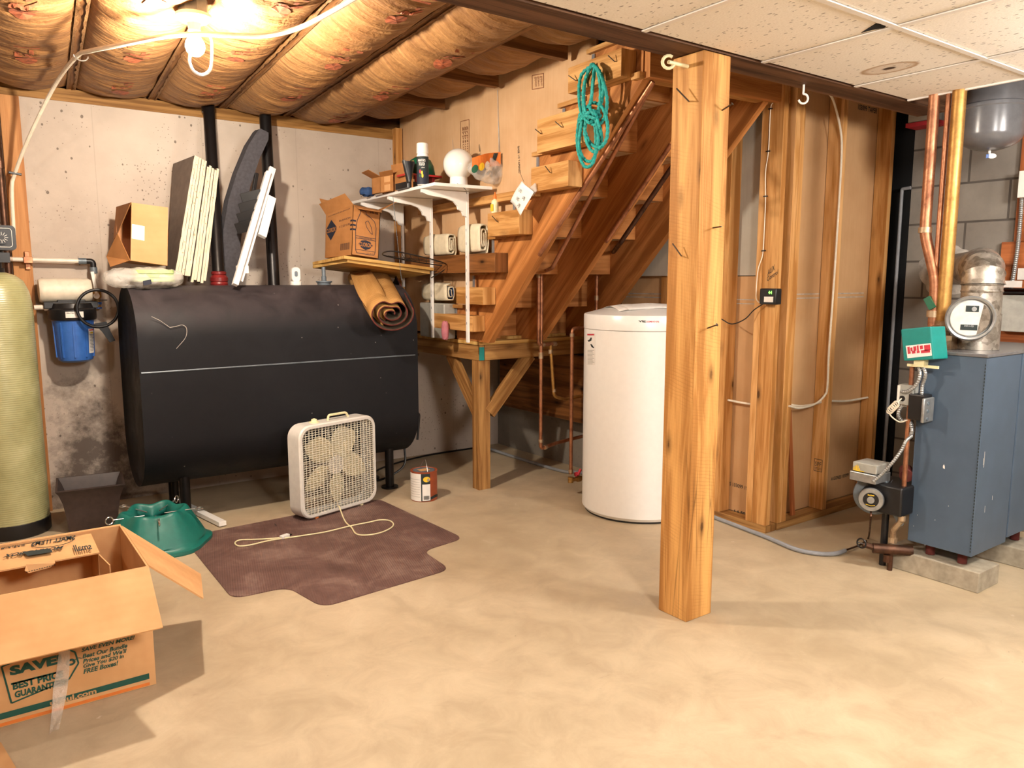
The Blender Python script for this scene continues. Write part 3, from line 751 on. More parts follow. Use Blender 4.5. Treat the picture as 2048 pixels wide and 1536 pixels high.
# plywood sheathing hung below the landing at its right
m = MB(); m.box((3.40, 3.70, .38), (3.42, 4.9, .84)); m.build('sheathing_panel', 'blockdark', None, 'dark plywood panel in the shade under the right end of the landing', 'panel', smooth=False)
m = MB(); m.box((2.9, 4.1, .967), (3.4, 4.7, .985)); m.build('plywood_offcut', 'plyboard', None, 'pale plywood sheet lying on the landing below the stair treads', 'plywood', smooth=False)

# ================================================================== STUD PARTITIONS
XD = 3.43
pl = thing('stud_partition', (XD+.05, 3.1, 0), 'stud wall with brown drywall back behind the white heater and post', 'stud wall')
m = MB(); m.box((XD, 2.445, 0), (XD+.09, 2.84, .038)); m.build('bottom_plate', 'landing', pl, smooth=False, bevel=.002)
m = MB(); m.box((XD+.092, 2.54, .04), (XD+.104, 2.86, 1.37)); m.build('drywall_back', 'gyp', pl, smooth=False)
m = MB(); m.box((XD+.15, 2.86, .0), (XD+.162, 3.74, 1.40)); m.build('drywall_back', 'gyp', pl, smooth=False)
ytr = P(1508, 550, 0, XD+.05).y
m = MB(); m.box((XD+.085, ytr, P(1480, 551, 0, XD+.08).z), (XD+.098, 3.74, 2.3)); m.build('drywall_face', 'gypgrey', pl, 'grey drywall face hanging over the stud bay', smooth=False)
m = MB(); m.box((XD+.083, ytr-.006, 1.36), (XD+.099, ytr+.006, 2.3)); m.build('torn_edge', 'paper', pl, 'white torn gypsum edge', smooth=False)
def studD(y0, w, d=.088, z1=2.42, mt='stud'):
    m = MB(); m.box((XD+.001, y0, .039), (XD+.001+d, y0+w, z1)); return m.build('stud', mt, pl, smooth=False, bevel=.002)
studD(2.448, .088, .038, mt='stud'); studD(2.538, .04, .088, mt='stud2')
yb = P(1437, 1030, 0, XD).y; studD(yb, .038)
yc = P(1332, 580, 0, XD+.12).y; m = MB(); m.box((XD+.118, yc-.04, .0), (XD+.149, yc+.04, 1.40)); m.build('stud', 'stud', pl, smooth=False, bevel=.002)
m = MB()
za = P(1480, 600, 0, XD+.09).z
for dz in (0, .022): m.box((XD+.0905, 2.55, za-dz), (XD+.0918, 2.85, za-dz+.005)); m.box((XD+.1485, 2.87, za-dz+.02), (XD+.1498, 3.73, za-dz+.025))
put_text(m, 'A GONES 103099 197', flat(P(1432, 963, 0, XD+.0908), P(1499, 982, 0, XD+.0908)-P(1432, 963, 0, XD+.0908), V((0, 0, .022))), 1, .01)
put_text(m, 'A & EC', flat(P(1466, 1028, 0, XD+.0908), P(1490, 1035, 0, XD+.0908)-P(1466, 1028, 0, XD+.0908), V((0, 0, .03))), 1, .03)
m.build('printing', ['sootwhite', 'ink'], pl, smooth=False)
m = MB(); put_text(m, 'AUX', flat(P(1535, 552, 0, XD-.001), P(1549, 540, 0, XD-.001)-P(1535, 552, 0, XD-.001), V((0, .0, .03)))); put_text(m, 'Control', flat(P(1534, 563, 0, XD-.001), P(1556, 548, 0, XD-.001)-P(1534, 563, 0, XD-.001), V((0, 0, .025)))); m.build('handwriting', 'ink', pl, smooth=False)

pr = thing('stud_partition', (3.95, 2.49, 0), 'short stud wall with brown drywall back between the corner studs and the boiler', 'stud wall')
YE = 2.44
m = MB(); m.box((XD, YE, 0), (4.47, YE+.004, .038)); m.box((XD+.0, YE+.0, 0), (4.47, YE+.0, .038)); m = MB(); m.box((XD+.092, YE, 0), (4.47, YE+.09, .038)); m.build('bottom_plate', 'landing', pr, smooth=False, bevel=.002)
m = MB(); m.box((XD+.1, YE+.091, .04), (4.45, YE+.103, 2.42)); m.build('drywall_back', 'gyp', pr, smooth=False)
def studE(x, w=.038, y0=YE, d=.088, z1=2.42, mt='stud'):
    m = MB(); m.box((x, y0, .039), (x+w, y0+d, z1)); return m.build('stud', mt, pr, smooth=False, bevel=.002)
studE(XD+.093, .038, mt='stud2'); studE(XD+.133, .038, mt='stud')
xe = P(1600, 1040, 1, YE).x
xs1 = P(1662, 700, 1, YE).x; studE(xs1-.0, .038, mt='stud2')
xs2 = P(1756, 700, 1, YE).x; studE(xs2, .038)

m = MB(); a, b = P(1585, 1030, 1, YE+.03), P(1578, 820, 1, YE+.07); m.beam(V((a.x, a.y, .045)), b, .03, .012, side=V((1, 0, 0))); m.build('loose_stake', 'redboard', pr, 'thin round-topped stake leaning in the bay', smooth=False)
m = MB()
for dz in (0, .022): m.box((XD+.2, YE+.0888, za-dz+.03), (4.4, YE+.0902, za-dz+.035))
p0 = P(1662, 962, 1, YE+.0895); p1 = P(1708, 944, 1, YE+.0895); put_text(m, 'A GONES 103099 1962', flat(V((p0.x, p0.y, p0.z)), V((p1.x-p0.x, 0, 0)), V((0, 0, .022))), 1, .01)
p0 = P(1716, 219, 1, YE+.0895); put_text(m, '103099 TAPER', flat(p0, V((.2, 0, 0)), V((0, 0, .03))), 1, .02)
m.build('printing', ['sootwhite', 'ink'], pr, smooth=False)
for (xp, yp) in ((xs1, 0),):
    m = MB(); z_ = .3; c = [V((xp-.001, YE+.015, .26)), V((xp-.001, YE+.065, .26)), V((xp-.001, YE+.065, .33)), V((xp-.001, YE+.015, .33))]
    for a in range(4): strip(m, c[a], c[(a+1) % 4], .003, V((-1, 0, 0)))
    put_text(m, 'SPF', flat(c[1]+V((0, -.005, .03)), V((0, -.04, 0)), V((0, 0, .025)))); put_text(m, 'STUD', flat(c[1]+V((0, -.005, .008)), V((0, -.04, 0)), V((0, 0, .015)))); m.build('grade_stamp', 'ink', pr, smooth=False)
# wiring through the studs
m = MB(); m.tube(spline([P(1440, 797, 0, XD+.04), P(1500, 808, 0, XD+.06), V((XD+.07, 2.57, P(1515, 806, 0, XD+.06).z)), V((XD+.11, 2.50, .70)), P(1600, 812, 1, YE+.045), P(1640, 805, 1, YE+.045), V((xs1+.0, YE+.045, P(1650, 800, 1, YE+.045).z)), P(1690, 802, 1, YE+.045), P(1735, 795, 1, YE+.045)], 8), .006, 8)
m.build('cable', 'pexwhite', None, 'white cable running level through the stud bays', 'cable')
m = MB(); m.tube(spline([P(1656, 183, 1, YE-.02), P(1668, 205, 1, YE-.012), P(1681, 260, 1, YE-.01), P(1683, 310, 1, YE-.01), P(1677, 420, 1, YE-.01), P(1668, 560, 1, YE-.01), P(1658, 700, 1, YE-.01), P(1655, 770, 1, YE-.01), P(1650, 790, 1, YE+.0), P(1630, 808, 1, YE+.01), P(1600, 816, 1, YE+.0), P(1578, 812, 1, YE-.004)], 8), .006, 8)
m.build('cable', 'pexwhite', None, 'white cable hanging down the stud left of the last bay, curling at its foot', 'cable')
# thin stapled wire and the black controller
m = MB(); m.tube(spline([P(1546, 205, 0, XD-.006), P(1541, 220, 0, XD-.006), P(1537, 300, 0, XD-.006), P(1531, 345, 0, XD-.006), P(1531, 400, 0, XD-.006), P(1528, 470, 0, XD-.006), P(1525, 510, 0, XD-.006), P(1516, 540, 0, XD-.01), P(1512, 590, 0, XD-.01), P(1516, 603, 0, XD-.02), P(1522, 605, 0, XD-.025)], 6), .0026, 6)
for (x, y) in ((1541, 218), (1536, 303), (1531, 393), (1527, 502)): m.beam(P(x-4, y, 0, XD-.007), P(x+4, y-1, 0, XD-.007), .005, .006, mi=1)
m.build('thin_wire', ['pexwhite', 'blackplastic'], None, 'thin white wire stapled up the corner stud above the black controller', 'wire')
ct = thing('controller_box', P(1537, 590, 0, XD-.02), 'small black controller with green digits on the corner stud', 'controller')
c0 = P(1519, 577, 0, XD-.002); zb = P(1537, 609, 0, XD-.045).z
m = MB(); yv0, yv1 = P(1553, 590, 0, XD-.045).y, P(1520, 590, 0, XD-.045).y; ztp = P(1537, 577, 0, XD-.045).z
m.box((XD-.05, yv0, zb), (XD-.001, yv1, ztp)); m.build('case', 'blackplastic', ct, bevel=.005)
m = MB(); put_text(m, '44', flat((XD-.0515, yv0+.045, ztp-.028), (0, -.022, 0), (0, 0, .016))); m.build('display', 'led', ct, smooth=False)
m = MB(); m.box((XD-.0515, yv0+.015, zb+.012), (XD-.0505, yv1-.03, zb+.04)); m.build('sticker', 'label', ct, smooth=False)
m = MB(); m.tube(spline([V((XD-.02, yv1-.01, zb+.005)), P(1508, 620, 0, XD-.03), P(1490, 638, 0, XD-.05), P(1465, 648, 0, XD-.06), P(1446, 640, 0, XD-.06), P(1425, 625, 0, XD-.06)], 8), .003, 6); m.build('cord', 'blackplastic', ct)
# grey conduit lying on the floor round the partition
m = MB(); zc_ = .012; m.tube(spline([V((3.35, 5.0, .02)), V((3.36, 4.6, zc_)), V((3.38, 4.1, zc_)), P(1160, 945, 2, zc_), V((3.555, 3.6, zc_)), V((3.565, 3.17, zc_)), V((3.50, 2.92, zc_)), P(1420, 1030, 2, zc_), P(1470, 1050, 2, zc_), P(1535, 1075, 2, zc_), P(1590, 1098, 2, zc_), P(1635, 1107, 2, zc_), P(1670, 1107, 2, zc_), P(1690, 1101, 2, zc_)], 8), .011, 10)
m.build('flexible_conduit', 'greyconduit', None, 'grey conduit lying on the floor along the stud wall and heater', 'conduit')
# ceiling hook on the beam
m = MB(); hk = P(1600, 160, 1, YB1-.03); b_ = V((hk.x, YB1-.05, ZC)); pts = [b_+V((0, 0, .005)), b_+V((0, 0, -.022))]
d_ = V((.81, -.58, 0))
for k in range(9):
    a = math.radians(90-k*32); pts.append(b_+V((0, 0, -.055))+(d_*math.cos(a)+UZ*math.sin(a))*.02)
m.tube(spline(pts, 4), .0045, 8); m.build('screw_hook', 'whiteplastic', None, 'white screw hook under the beam right of the big post', 'hook')
# pipe end beside the top of the post
m = MB(); c = P(1337, 124, 1, 2.03); m.cyl(V((2.254, 2.03, c.z)), c, .007, 10); m.tube([c+(d_*math.cos(a)+UZ*math.sin(a))*.022 for a in [k*PI/7 for k in range(2, 14)]], .006, 8); m.build('pipe_clip', 'cream', None, 'broken cream pipe clip at the top left of the big post', 'clip')

# ================================================================== OIL TANK and what stands on it
TY, TR, ZHI, ZLO = 4.585, .285, 1.035, .505
def ztop(y): return ZHI+math.sqrt(max(0, TR*TR-(y-TY)**2))
tank = thing('oil_tank', (1.53, TY, .0), 'big black oval oil tank standing against the concrete wall', 'oil tank')
def ob(r, n=20):
    out = []
    for k in range(n+1): a = PI*k/n; out.append((TY+r*math.cos(a), ZHI+r*math.sin(a)))
    for k in range(n+1): a = PI+PI*k/n; out.append((TY+r*math.cos(a), ZLO+r*math.sin(a)))
    return out
m = MB(); secs = [(.748, TR*.93), (.735, TR*.985), (.733, TR), (.75, TR), (2.33, TR), (2.35, TR), (2.348, TR*.985), (2.335, TR*.93)]
rings = [[(x, y, z) for y, z in ob(r)] for x, r in secs]; n = len(rings[0]); vs = [p for r in rings for p in r]
fs = [(i*n+k, i*n+(k+1) % n, (i+1)*n+(k+1) % n, (i+1)*n+k) for i in range(len(rings)-1) for k in range(n)]+[tuple(range(n)), tuple((len(rings)-1)*n+k for k in range(n))]
m.add(vs, fs); m.build('shell', 'tank', tank, ang=40)
m = MB(); m.tube([(.74, TY-TR-.001, .875), (2.33, TY-TR-.001, .88)], .0045, 6); m.build('weld_seam', 'castgrey', tank, 'pale weld line')
for (x, y) in ((.95, 4.45), (.95, 4.74), (2.214, 4.46), (2.214, 4.74)):
    m = MB(); m.cyl((x, y, 0.012), (x, y, .34), .028, 16); m.cyl((x, y, 0), (x, y, .012), .055, 16); m.build('leg', 'blackpipe', tank)
m = MB(); m.tube(spline([P(340, 655, 1, TY-TR-.003), P(355, 652, 1, TY-TR-.003), P(365, 650, 1, TY-TR-.003), P(373, 657, 1, TY-TR-.003), P(371, 675, 1, TY-TR-.003), P(353, 697, 1, TY-TR-.003)], 6), .0014, 5)
m.tube([P(303, 633, 1, 4.305), P(320, 641, 1, 4.303), P(340, 655, 1, 4.3)], .0012, 5); m.build('scratch', 'sootwhite', tank, 'white chalky scratch')
# filter and valve under the right end
m = MB(); m.cyl((2.40, 4.60, .30), (2.40, 4.60, .42), .05, 18); m.cyl((2.40, 4.60, .24), (2.40, 4.60, .30), .042, 18); m.tube(rnd_path([(2.34, 4.62, .40), (2.48, 4.60, .46), (2.52, 4.60, .44), (2.50, 4.60, .26)], .03), .008, 8); m.build('oil_filter', 'blackplastic', tank)
m = MB(); m.tube(spline([(2.40, 4.6, .24), (2.36, 4.55, .10), (2.2, 4.6, .02), (2.35, 4.9, .012), (2.8, 5.08, .012), (3.3, 5.1, .012)], 8), .007, 8); m.build('oil_line', 'blackplastic', None, 'thin black oil line on the floor behind the landing post', 'hose')
# two black pipes up to the ceiling and the red union
for (p0, p1, r, lab) in ((P(416, 187, 1, 5.0), P(437, 545, 1, 4.65), .034, 'black iron pipe rising from the red fitting on the tank'), (P(528, 180, 1, 4.98), P(548, 562, 1, 4.78), .036, 'black iron pipe on the tank, right of the black curved foam')):
    t = MB(); a = V((p0.x, p0.y, 2.40)); b = V((p1.x, p1.y, ztop(p1.y)+(.06 if r == .034 else .0))); t.cyl(a, b, r, 20); 
    if r == .034: t.cyl(P(417, 225, 1, 5.0), P(416.5, 215, 1, 5.0), .039, 20)
    t.build('iron_pipe', 'blackpipe', None, lab, 'pipe')
c = P(438, 556, 1, 4.65); zt0 = ztop(4.65)
m = MB(); m.lathe([(.03, 0), (.046, .004), (.05, .02), (.046, .03), (.05, .035), (.05, .055), (.038, .07), (.042, .075), (.042, .088), (.03, .092)], (c.x, 4.65, zt0-.004), seg=20); m.build('pipe_union', 'darkred', None, 'dark red pipe union on the tank top', 'pipe fitting')
M['redplastic'].node_tree.nodes['Principled BSDF'].inputs['Roughness'].default_value = .35
# white float gauge
c = P(592, 566, 1, 4.60); m = MB(); o = V((c.x, 4.60, ztop(4.60)-.001))
t = thing('tank_gauge', o, 'small white tank gauge standing on the tank top', 'gauge')
m.lathe([(.034, 0), (.034, .02), (.03, .024)], o, seg=20); m.prism([o+V((x, -.008, .065+z)) for x, z in rrect(.052, .085, .02)], (0, .02, 0)); m.build('body', 'whiteplastic', t, bevel=.002)
m = MB(); m.prism([o+V((x, -.0095, .068+z)) for x, z in rrect(.02, .034, .0095)], (0, .001, 0)); m.build('window', 'castgrey', t)
# pipe nipple carrying the plank
c = P(648, 566, 1, 4.64); o = V((c.x, 4.64, ztop(4.64)-.003)); m = MB(); m.lathe([(.04, 0), (.042, .02), (.05, .024), (.05, .032), (.016, .034), (.016, .06), (.012, .062), (.012, .118)], o, seg=18); m.build('pipe_nipple', 'castgrey', None, 'grey plug and nipple on the tank holding up the plank', 'pipe fitting')
# plank: two layers
pa, pb, pc, pd = P(688, 511, 1, 4.42), P(625, 524, 1, 4.85), P(868, 535.5, 1, 4.42), None
zn, zf, zr = pa.z, pb.z, pc.z
pd = V((pc.x, 4.85, zr+(zf-zn)))
m = MB(); dz = V((0, 0, -.019)); top = [pa, pc, pd, pb]; m.hexa([p+dz for p in top]+top, 0, (pc-pa).normalized())
i2 = [pa+V((.03, .02, -.021)), pc+V((-.02, .02, -.021)), pd+V((-.02, 0, -.021)), pb+V((.0, 0, -.021))]; m.hexa([p+dz for p in i2]+i2, 0, (pc-pa).normalized())
m.build('plank', 'plyboard', None, 'double plywood plank lying across from the tank to the stair landing shelf', 'plank', smooth=False, bevel=.001)
def on_plank(x, y): # point on the plank top seen at the pixel
    n_ = (pc-pa).cross(pb-pa).normalized(); return PL(x, y, pa, n_)
# bleach carton with printed faces
bx = thing('cardboard_box', pa+V((.1, .1, 0)), 'open printed bleach carton standing on the plank over the tank', 'cardboard box')
nc = pa+V((.06, .035, .001)); k0 = nc; kR = k0+V((.315, 0, -.027*.9)); kL = k0+V((.0, .26, -.012))
# scale the box to the photo
def fitx(x, y, yy): return P(x, y, 1, yy)
nc = P(703, 510, 1, 4.44); kR = P(757, 518, 1, 4.44); kL = P(650, 516, 1, 4.80)
tN = P(706, 409, 1, 4.44); tR = P(761, 421, 1, 4.44); tL = P(652, 430, 1, 4.80)
kB = kL+(kR-nc); tB = tL+(tR-tN)
th = .004; Ncx = (kR-nc).normalized(); Ncy = (kL-nc).normalized()
def wallp(a, b, c_, d, inw): return [a, b, c_, d, a+inw, b+inw, c_+inw, d+inw]
m = MB()
for a, b, c_, d, inw in ((nc, kR, tR, tN, Ncy*th), (nc, kL, tL, tN, Ncx*th), (kR, kB, tB, tR, -Ncx*th), (kL, kB, tB, tL, -Ncy*th), (nc, kR, kB, kL, UZ*th)): m.hexa(wallp(a, b, c_, d, inw), 0, UZ)
bxb = m.build('body', 'card2', bx, smooth=False)
f1 = [tN, tL, P(638, 408, 1, 4.86), P(689, 387, 1, 4.50)]; f2 = [tN+V((.0, 0, 0)), tR, P(767, 425, 1, 4.30), P(722, 417, 1, 4.30)]
f3 = [tR, tB, tB+V((.12, .0, .05)), tR+V((.11, 0, .06))]; f4 = [tL, tB, tB+V((0, .10, .11)), tL+V((0, .10, .11))]
f2 = [tN+V((0, -.002, 0)), tR+V((0, -.002, 0)), P(764, 424, 1, 4.33), P(715, 416, 1, 4.33)]
for f in (f1, f2, f3, f4):
    mm = MB(); n_ = (V(f[1])-V(f[0])).cross(V(f[2])-V(f[0])).normalized()*.003; mm.hexa([f[0], f[1], f[2], f[3]]+[V(q)+n_ for q in f], 0, UZ); mm.build('flap', 'card2', bx, smooth=False)
fR = lambda u, v, e=.001: nc.lerp(kR, u).lerp(tN.lerp(tR, u), v)+V((0, -e, 0))
fL = lambda u, v, e=.001: kL.lerp(nc, u).lerp(tL.lerp(tN, u), v)-Ncx*e
m = MB()
def pline(mb, fn, pts, w=.004, closed=False, e=.0014, mi=0):
    q = [fn(u, v, e) for u, v in pts]; 
    if closed: q.append(q[0])
    for a, b in zip(q, q[1:]): 
        if (b-a).length > 1e-5:
            nn = V((0, -1, 0)) if fn is fR else -Ncx
            strip(mb, a, b, w, nn, mi)
bott = [(.18, .06), (.82, .06), (.86, .12), (.86, .62), (.8, .74), (.62, .82), (.48, .86), (.47, .92), (.27, .92), (.27, .86), (.16, .7), (.12, .5), (.14, .12)]
pline(m, fR, bott, .0035, True); pline(m, fR, [(.13, .40), (.86, .40)], .003); pline(m, fR, [(.13, .355), (.86, .355)], .003); pline(m, fR, [(.14, .13), (.86, .13)], .003)
pline(m, fR, [(.46, .70), (.56, .74), (.68, .62), (.74, .48), (.66, .50), (.52, .6)], .003, True)
put_text(m, 'CONCENTRATED', lambda u, v: fR(.26+.48*u, .365+.025*v), 0, .02)
dm = [(.24, .25), (.34, .32), (.5, .36-.02), (.66, .32), (.76, .25), (.66, .18), (.5, .14), (.34, .18)]
m.add([fR(u, v, .0012) for u, v in dm], [tuple(range(8))])
put_text(m, 'CLOROX', lambda u, v: fR(.27+.46*u, .205+.085*v, .002), 1, .03)
put_text(m, 'NET 96 OZ', lambda u, v: fR(.55+.25*u, .075+.02*v))
put_text(m, '6-96 OZ', lambda u, v: fR(.62+.3*u, .90+.04*v), 0, .03)
for k in range(3):
    m.add([fR(a, b, .0015) for a, b in ((.0, .5+.085*k), (.12, .5+.085*k), (.12, .535+.085*k), (.0, .535+.085*k))], [(0, 1, 2, 3)]); m.add([fL(a, b, .0015) for a, b in ((.93, .5+.085*k), (1, .5+.085*k), (1, .535+.085*k), (.93, .535+.085*k))], [(0, 1, 2, 3)])
dm2 = [(.22, .38), (.42, .58), (.42, .66), (.22, .84), (.03, .66), (.03, .58)]
m.add([fL(u, v-.0, .0012) for u, v in dm2], [tuple(range(6))]); put_text(m, 'CLOROX', lambda u, v: fL(.04+.36*u, .56+.1*v, .002), 1, .03)
put_text(m, 'BLEACH', lambda u, v: fL(.52+.4*u, .74+.035*v)); put_text(m, '3-12 QT 3 PK', lambda u, v: fL(.52+.4*u, .60+.05*v)); put_text(m, 'CLOROX BLEACH', lambda u, v: fL(.1+.8*u, .93+.02*v))
for k in range(14): m.add([fL(.60+.024*k+a, b, .0015) for a, b in ((0, .12), (.006+.008*(k % 3 == 0), .12), (.006+.008*(k % 3 == 0), .26), (0, .26))], [(0, 1, 2, 3)])
m.build('print', ['inkblue', 'card2'], bxb, smooth=False)
# black wire rack on the plank
rk = MB(); a = on_plank(765, 512)+V((0, 0, .012)); 
def RK(x, y, h=.012): return on_plank(x, y)+V((0, 0, h))
q = [RK(765, 513), RK(790, 507), RK(872, 524, .01), RK(893, 533, .01), RK(870, 532, .008), RK(800, 522)]
rk.tube(spline(q, 6, True), .004, 8, closed=True)
for t in (.15, .35, .55, .75): rk.tube([q[5].lerp(q[4], t), q[1].lerp(q[2], t)], .0022, 6)
for t in (.3, .7): rk.tube([q[0].lerp(q[5], t), q[2].lerp(q[3], t)], .0022, 6)
rk.tube(spline([q[3], P(888, 540, 1, q[3].y), P(862, 556, 1, q[3].y)], 4), .003, 6)
rk.build('wire_rack', 'blackplastic', None, 'black wire rack lying on the right end of the plank', 'rack')
# brass chain pull hanging past the shelf corner
m = MB(); ca, cb = P(786, 395, 1, 4.38), P(803, 560, 1, 4.38)
for k in range(70): 
    q = ca.lerp(cb, k/69); m.lathe([(.0005, -.0028), (.0022, -.0014), (.0022, .0014), (.0005, .0028)], q, seg=6)
m.tube([ca, cb], .0007, 4); m.build('ball_chain', 'castgrey', None, 'thin ball chain hanging from the shelf in front of the plank', 'chain')
# rolled rug drooping over the tank
ax0, ax1 = P(783, 628, 1, 4.12), P(742, 585, 1, 4.80)+V((0, 0, .10))
axd = ax1-ax0
eu, ev = V((1, .0, 0)), V((0, 0, 1))
sp = []
for k in range(150):
    t = k/149; a = -.4+t*2*PI*3.1; r = .018+.100*t
    rx, rz = r*1.30*math.cos(a), r*.92*math.sin(a)
    rz -= .030*t*math.exp(-(rx/.035)**2)*(1 if math.sin(a) > 0 else 0)*1.0
    sp.append((rx, rz))
lx, lz = sp[-1]
tail = [(lx-.02, lz+.005)]
sp2 = sp
m = MB()
UVS = (1.6, 1)
m.grid(lambda u, v: ax0+axd*v+eu*(sp2[min(149, int(round(u*149)))][0]*(1+.25*v))+ev*(sp2[min(149, int(round(u*149)))][1]*(1-.1*v)), 150, 8)
UVS = (1, 1)
rug = m.build('rolled_rug', ['rugback', 'rugdark', 'rugred'], None, 'rolled-up rug with tan woven backing drooping over the right end of the tank', 'rug', ang=80)
md = rug.modifiers.new('thickness', 'SOLIDIFY'); md.thickness = .008; md.offset = -1; md.material_offset = 1; md.material_offset_rim = 2
# loose layer of the rug down its left side
UVS = (.5, .5)
fl = [P(700, 548, 1, 4.62)+V((0, 0, .0)), P(716, 590, 1, 4.33), P(742, 628, 1, 4.22), P(765, 655, 1, 4.17)]; fr = [P(740, 540, 1, 4.62), P(762, 575, 1, 4.30), P(775, 610, 1, 4.2), P(768, 640, 1, 4.16)]
fls, frs = spline(fl, 5), spline(fr, 5); nn_ = len(fls)
m = MB(); m.grid(lambda u, v: fls[min(nn_-1, int(v*(nn_-1)+.5))].lerp(frs[min(nn_-1, int(v*(nn_-1)+.5))], u)+V((0, -.004, 0)), 5, nn_)
o = m.build('loose_corner', ['rugback', 'rugred', 'rugred'], None, ang=80); UVS = (1, 1)
md = o.modifiers.new('thickness', 'SOLIDIFY'); md.thickness = .008; md.material_offset = 1; md.material_offset_rim = 2
bl = o.location.copy(); o.parent = rug; o.location = bl-rug.location

# cardboard box lying open on the tank at the left
cb_ = thing('cardboard_box', P(290, 550, 1, 4.72), 'orange-brown open cardboard box with tape label on the left end of the tank', 'cardboard box')
q = [P(261, 521, 1, 4.55), P(335, 531, 1, 4.55), P(336, 415, 1, 4.62), P(263, 405, 1, 4.62)]
dpt = V((-.02, .33, -.0)); bk = [p+dpt for p in q]
m = MB(); m.hexa(wallp(q[0], q[1], q[2], q[3], V((0, .004, 0))), 0, UZ); m.hexa(wallp(q[1], bk[1], bk[2], q[2], V((-.004, 0, 0))), 0, UZ); m.hexa(wallp(q[3], q[2], bk[2], bk[3], V((0, 0, -.004))), 0, UZ); m.hexa(wallp(q[0], q[1], bk[1], bk[0], V((0, 0, .004))), 0, UZ); m.hexa(wallp(bk[0], bk[1], bk[2], bk[3], V((0, .004, 0))), 0, UZ)
m.build('body', 'card3', cb_, smooth=False)
for f in ([q[3], bk[3], P(228, 480, 1, 5.0), P(236, 467, 1, 4.8)], [q[0], P(236, 467, 1, 4.70), P(214, 513, 1, 4.78), P(222, 534, 1, 4.62)]):
    mm = MB(); f = [V(p) for p in f]; n_ = (f[1]-f[0]).cross(f[2]-f[0]).normalized()*.004; mm.hexa(f+[p+n_ for p in f], 0, UZ); mm.build('flap', 'card2', cb_, smooth=False)
m = MB(); bf = lambda u, v, e=.0015: q[0].lerp(q[1], u).lerp(q[3].lerp(q[2], u), v)+V((0, -e, 0))
m.add([bf(.02, .38), bf(.36, .37), bf(.36, .62), bf(.02, .63)], [(0, 1, 2, 3)]); m.build('tape_label', 'label', cb_, smooth=False)
# plastic bag with pale green foam in front of it
bg = thing('plastic_bag', P(285, 575, 1, 4.5), 'clear plastic bag with pale green foam pads on the left end of the tank', 'plastic bag')
c = P(300, 552, 1, 4.52)
for k in range(3):
    m = MB(); cz = c+V((.015, .0, -.03+.022*k)); m.prism([cz+V((x, y, 0)) for x, y in rrect(.20, .16, .05)], (0, 0, .018)); m.build('foam_pad', 'greensponge', bg, bevel=.004)
m = MB()
def bagf(u, v):
    a = 2*PI*u; b = PI*v; x = -.195*math.cos(b); r = math.sin(b)**.55
    p = c+V((x-.03, .085*r*math.cos(a), .058*r*math.sin(a)-.012)); nzv = noise.noise(p*22)*.012+noise.noise(p*60)*.005
    return p+V((0, math.cos(a), math.sin(a)))*nzv
m.grid(bagf, 48, 40, closed_u=True); m.build('film', 'film', bg, ang=80)
m = MB(); m.prism([c+V((x-.03, -.087, z-.03)) for x, z in ((-.02, -.02), (.02, -.012), (.018, .012), (-.022, .004))], (0, .002, 0)); m.build('sticker', 'inkblue', bg, smooth=False)

# stack of ten cream-edged boards leaning on the wall
b0, b1 = P(350, 554, 1, 4.62), P(412, 560, 1, 4.62); t0_, t1_ = P(389, 312, 1, 4.76), P(438, 334, 1, 4.76)
bf0, tf0 = P(334, 551, 1, 4.84), P(346, 329, 1, 5.08)
NB = 10; ordn = ['leftmost', 'second from the left', 'third from the left', 'fourth from the left', 'fifth from the left', 'fifth from the right', 'fourth from the right', 'third from the right', 'second from the right', 'rightmost']
for i in range(NB):
    u0, u1 = i/NB+.004, (i+1)/NB-.006
    drop = V((0, 0, -.0)) if i < 5 else V((0, 0, -.02)); rr = V((0, random.uniform(-.006, .006), random.uniform(-.008, .008)))
    lo = V((0, 0, .012 if i < 5 else -.012))
    vb = lambda u: b0.lerp(b1, u)+rr+lo; vt = lambda u: t0_.lerp(t1_, u)+rr+drop
    db, dt = bf0-b0, tf0-t0_
    m = MB(); n_ = 16
    vs = []
    for k in range(n_+1):
        t = k/n_; j = V((random.uniform(-.0012, .0012), random.uniform(-.002, .002), 0))
        d_b = db.lerp(dt, t)
        for u, dd in ((u0, 0), (u1, 0), (u1, 1), (u0, 1)): vs.append(vb(u).lerp(vt(u), t)+j+d_b*dd*(1 if i < 5 else .36))
    fs = []; mi_ = []
    front = []; side = []
    for k in range(n_):
        o_ = k*4; front.append((o_, o_+1, o_+5, o_+4)); side += [(o_+1, o_+2, o_+6, o_+5), (o_+2, o_+3, o_+7, o_+6), (o_+3, o_, o_+4, o_+7)]
    m.add(vs, front+[(0, 1, 2, 3), (n_*4, n_*4+1, n_*4+2, n_*4+3)], 0); 
    o_ = len(m.v)-len(vs); 
    for f in side: m.f.append(tuple(x+o_ for x in f)); m.mi.append(1); m.uv.append([(0, 0), (0, 1), (1, 1), (1, 0)])
    m.build('foam_board', ['styro', 'foamedge'], None, 'cream-edged board with grey face leaning on the wall, %s of its stack' % ordn[i], 'board', 'boards stacked on the tank against the wall', ang=20)
# black curved foam piece
out = [(447, 578), (444, 520), (447, 460), (457, 400), (474, 345), (497, 290), (515, 262), (521, 257), (537, 265), (537, 279), (519, 318), (501, 372), (489, 425), (482, 480), (478, 530), (477, 580)]
out = [P(x, y, 1, 4.80) for x, y in out]
m = MB(); m.prism(out, (-.01, .06, 0)); m.build('curved_foam', 'foam', None, 'long charcoal curved foam piece leaning between the two black pipes', 'foam piece', bevel=.006)
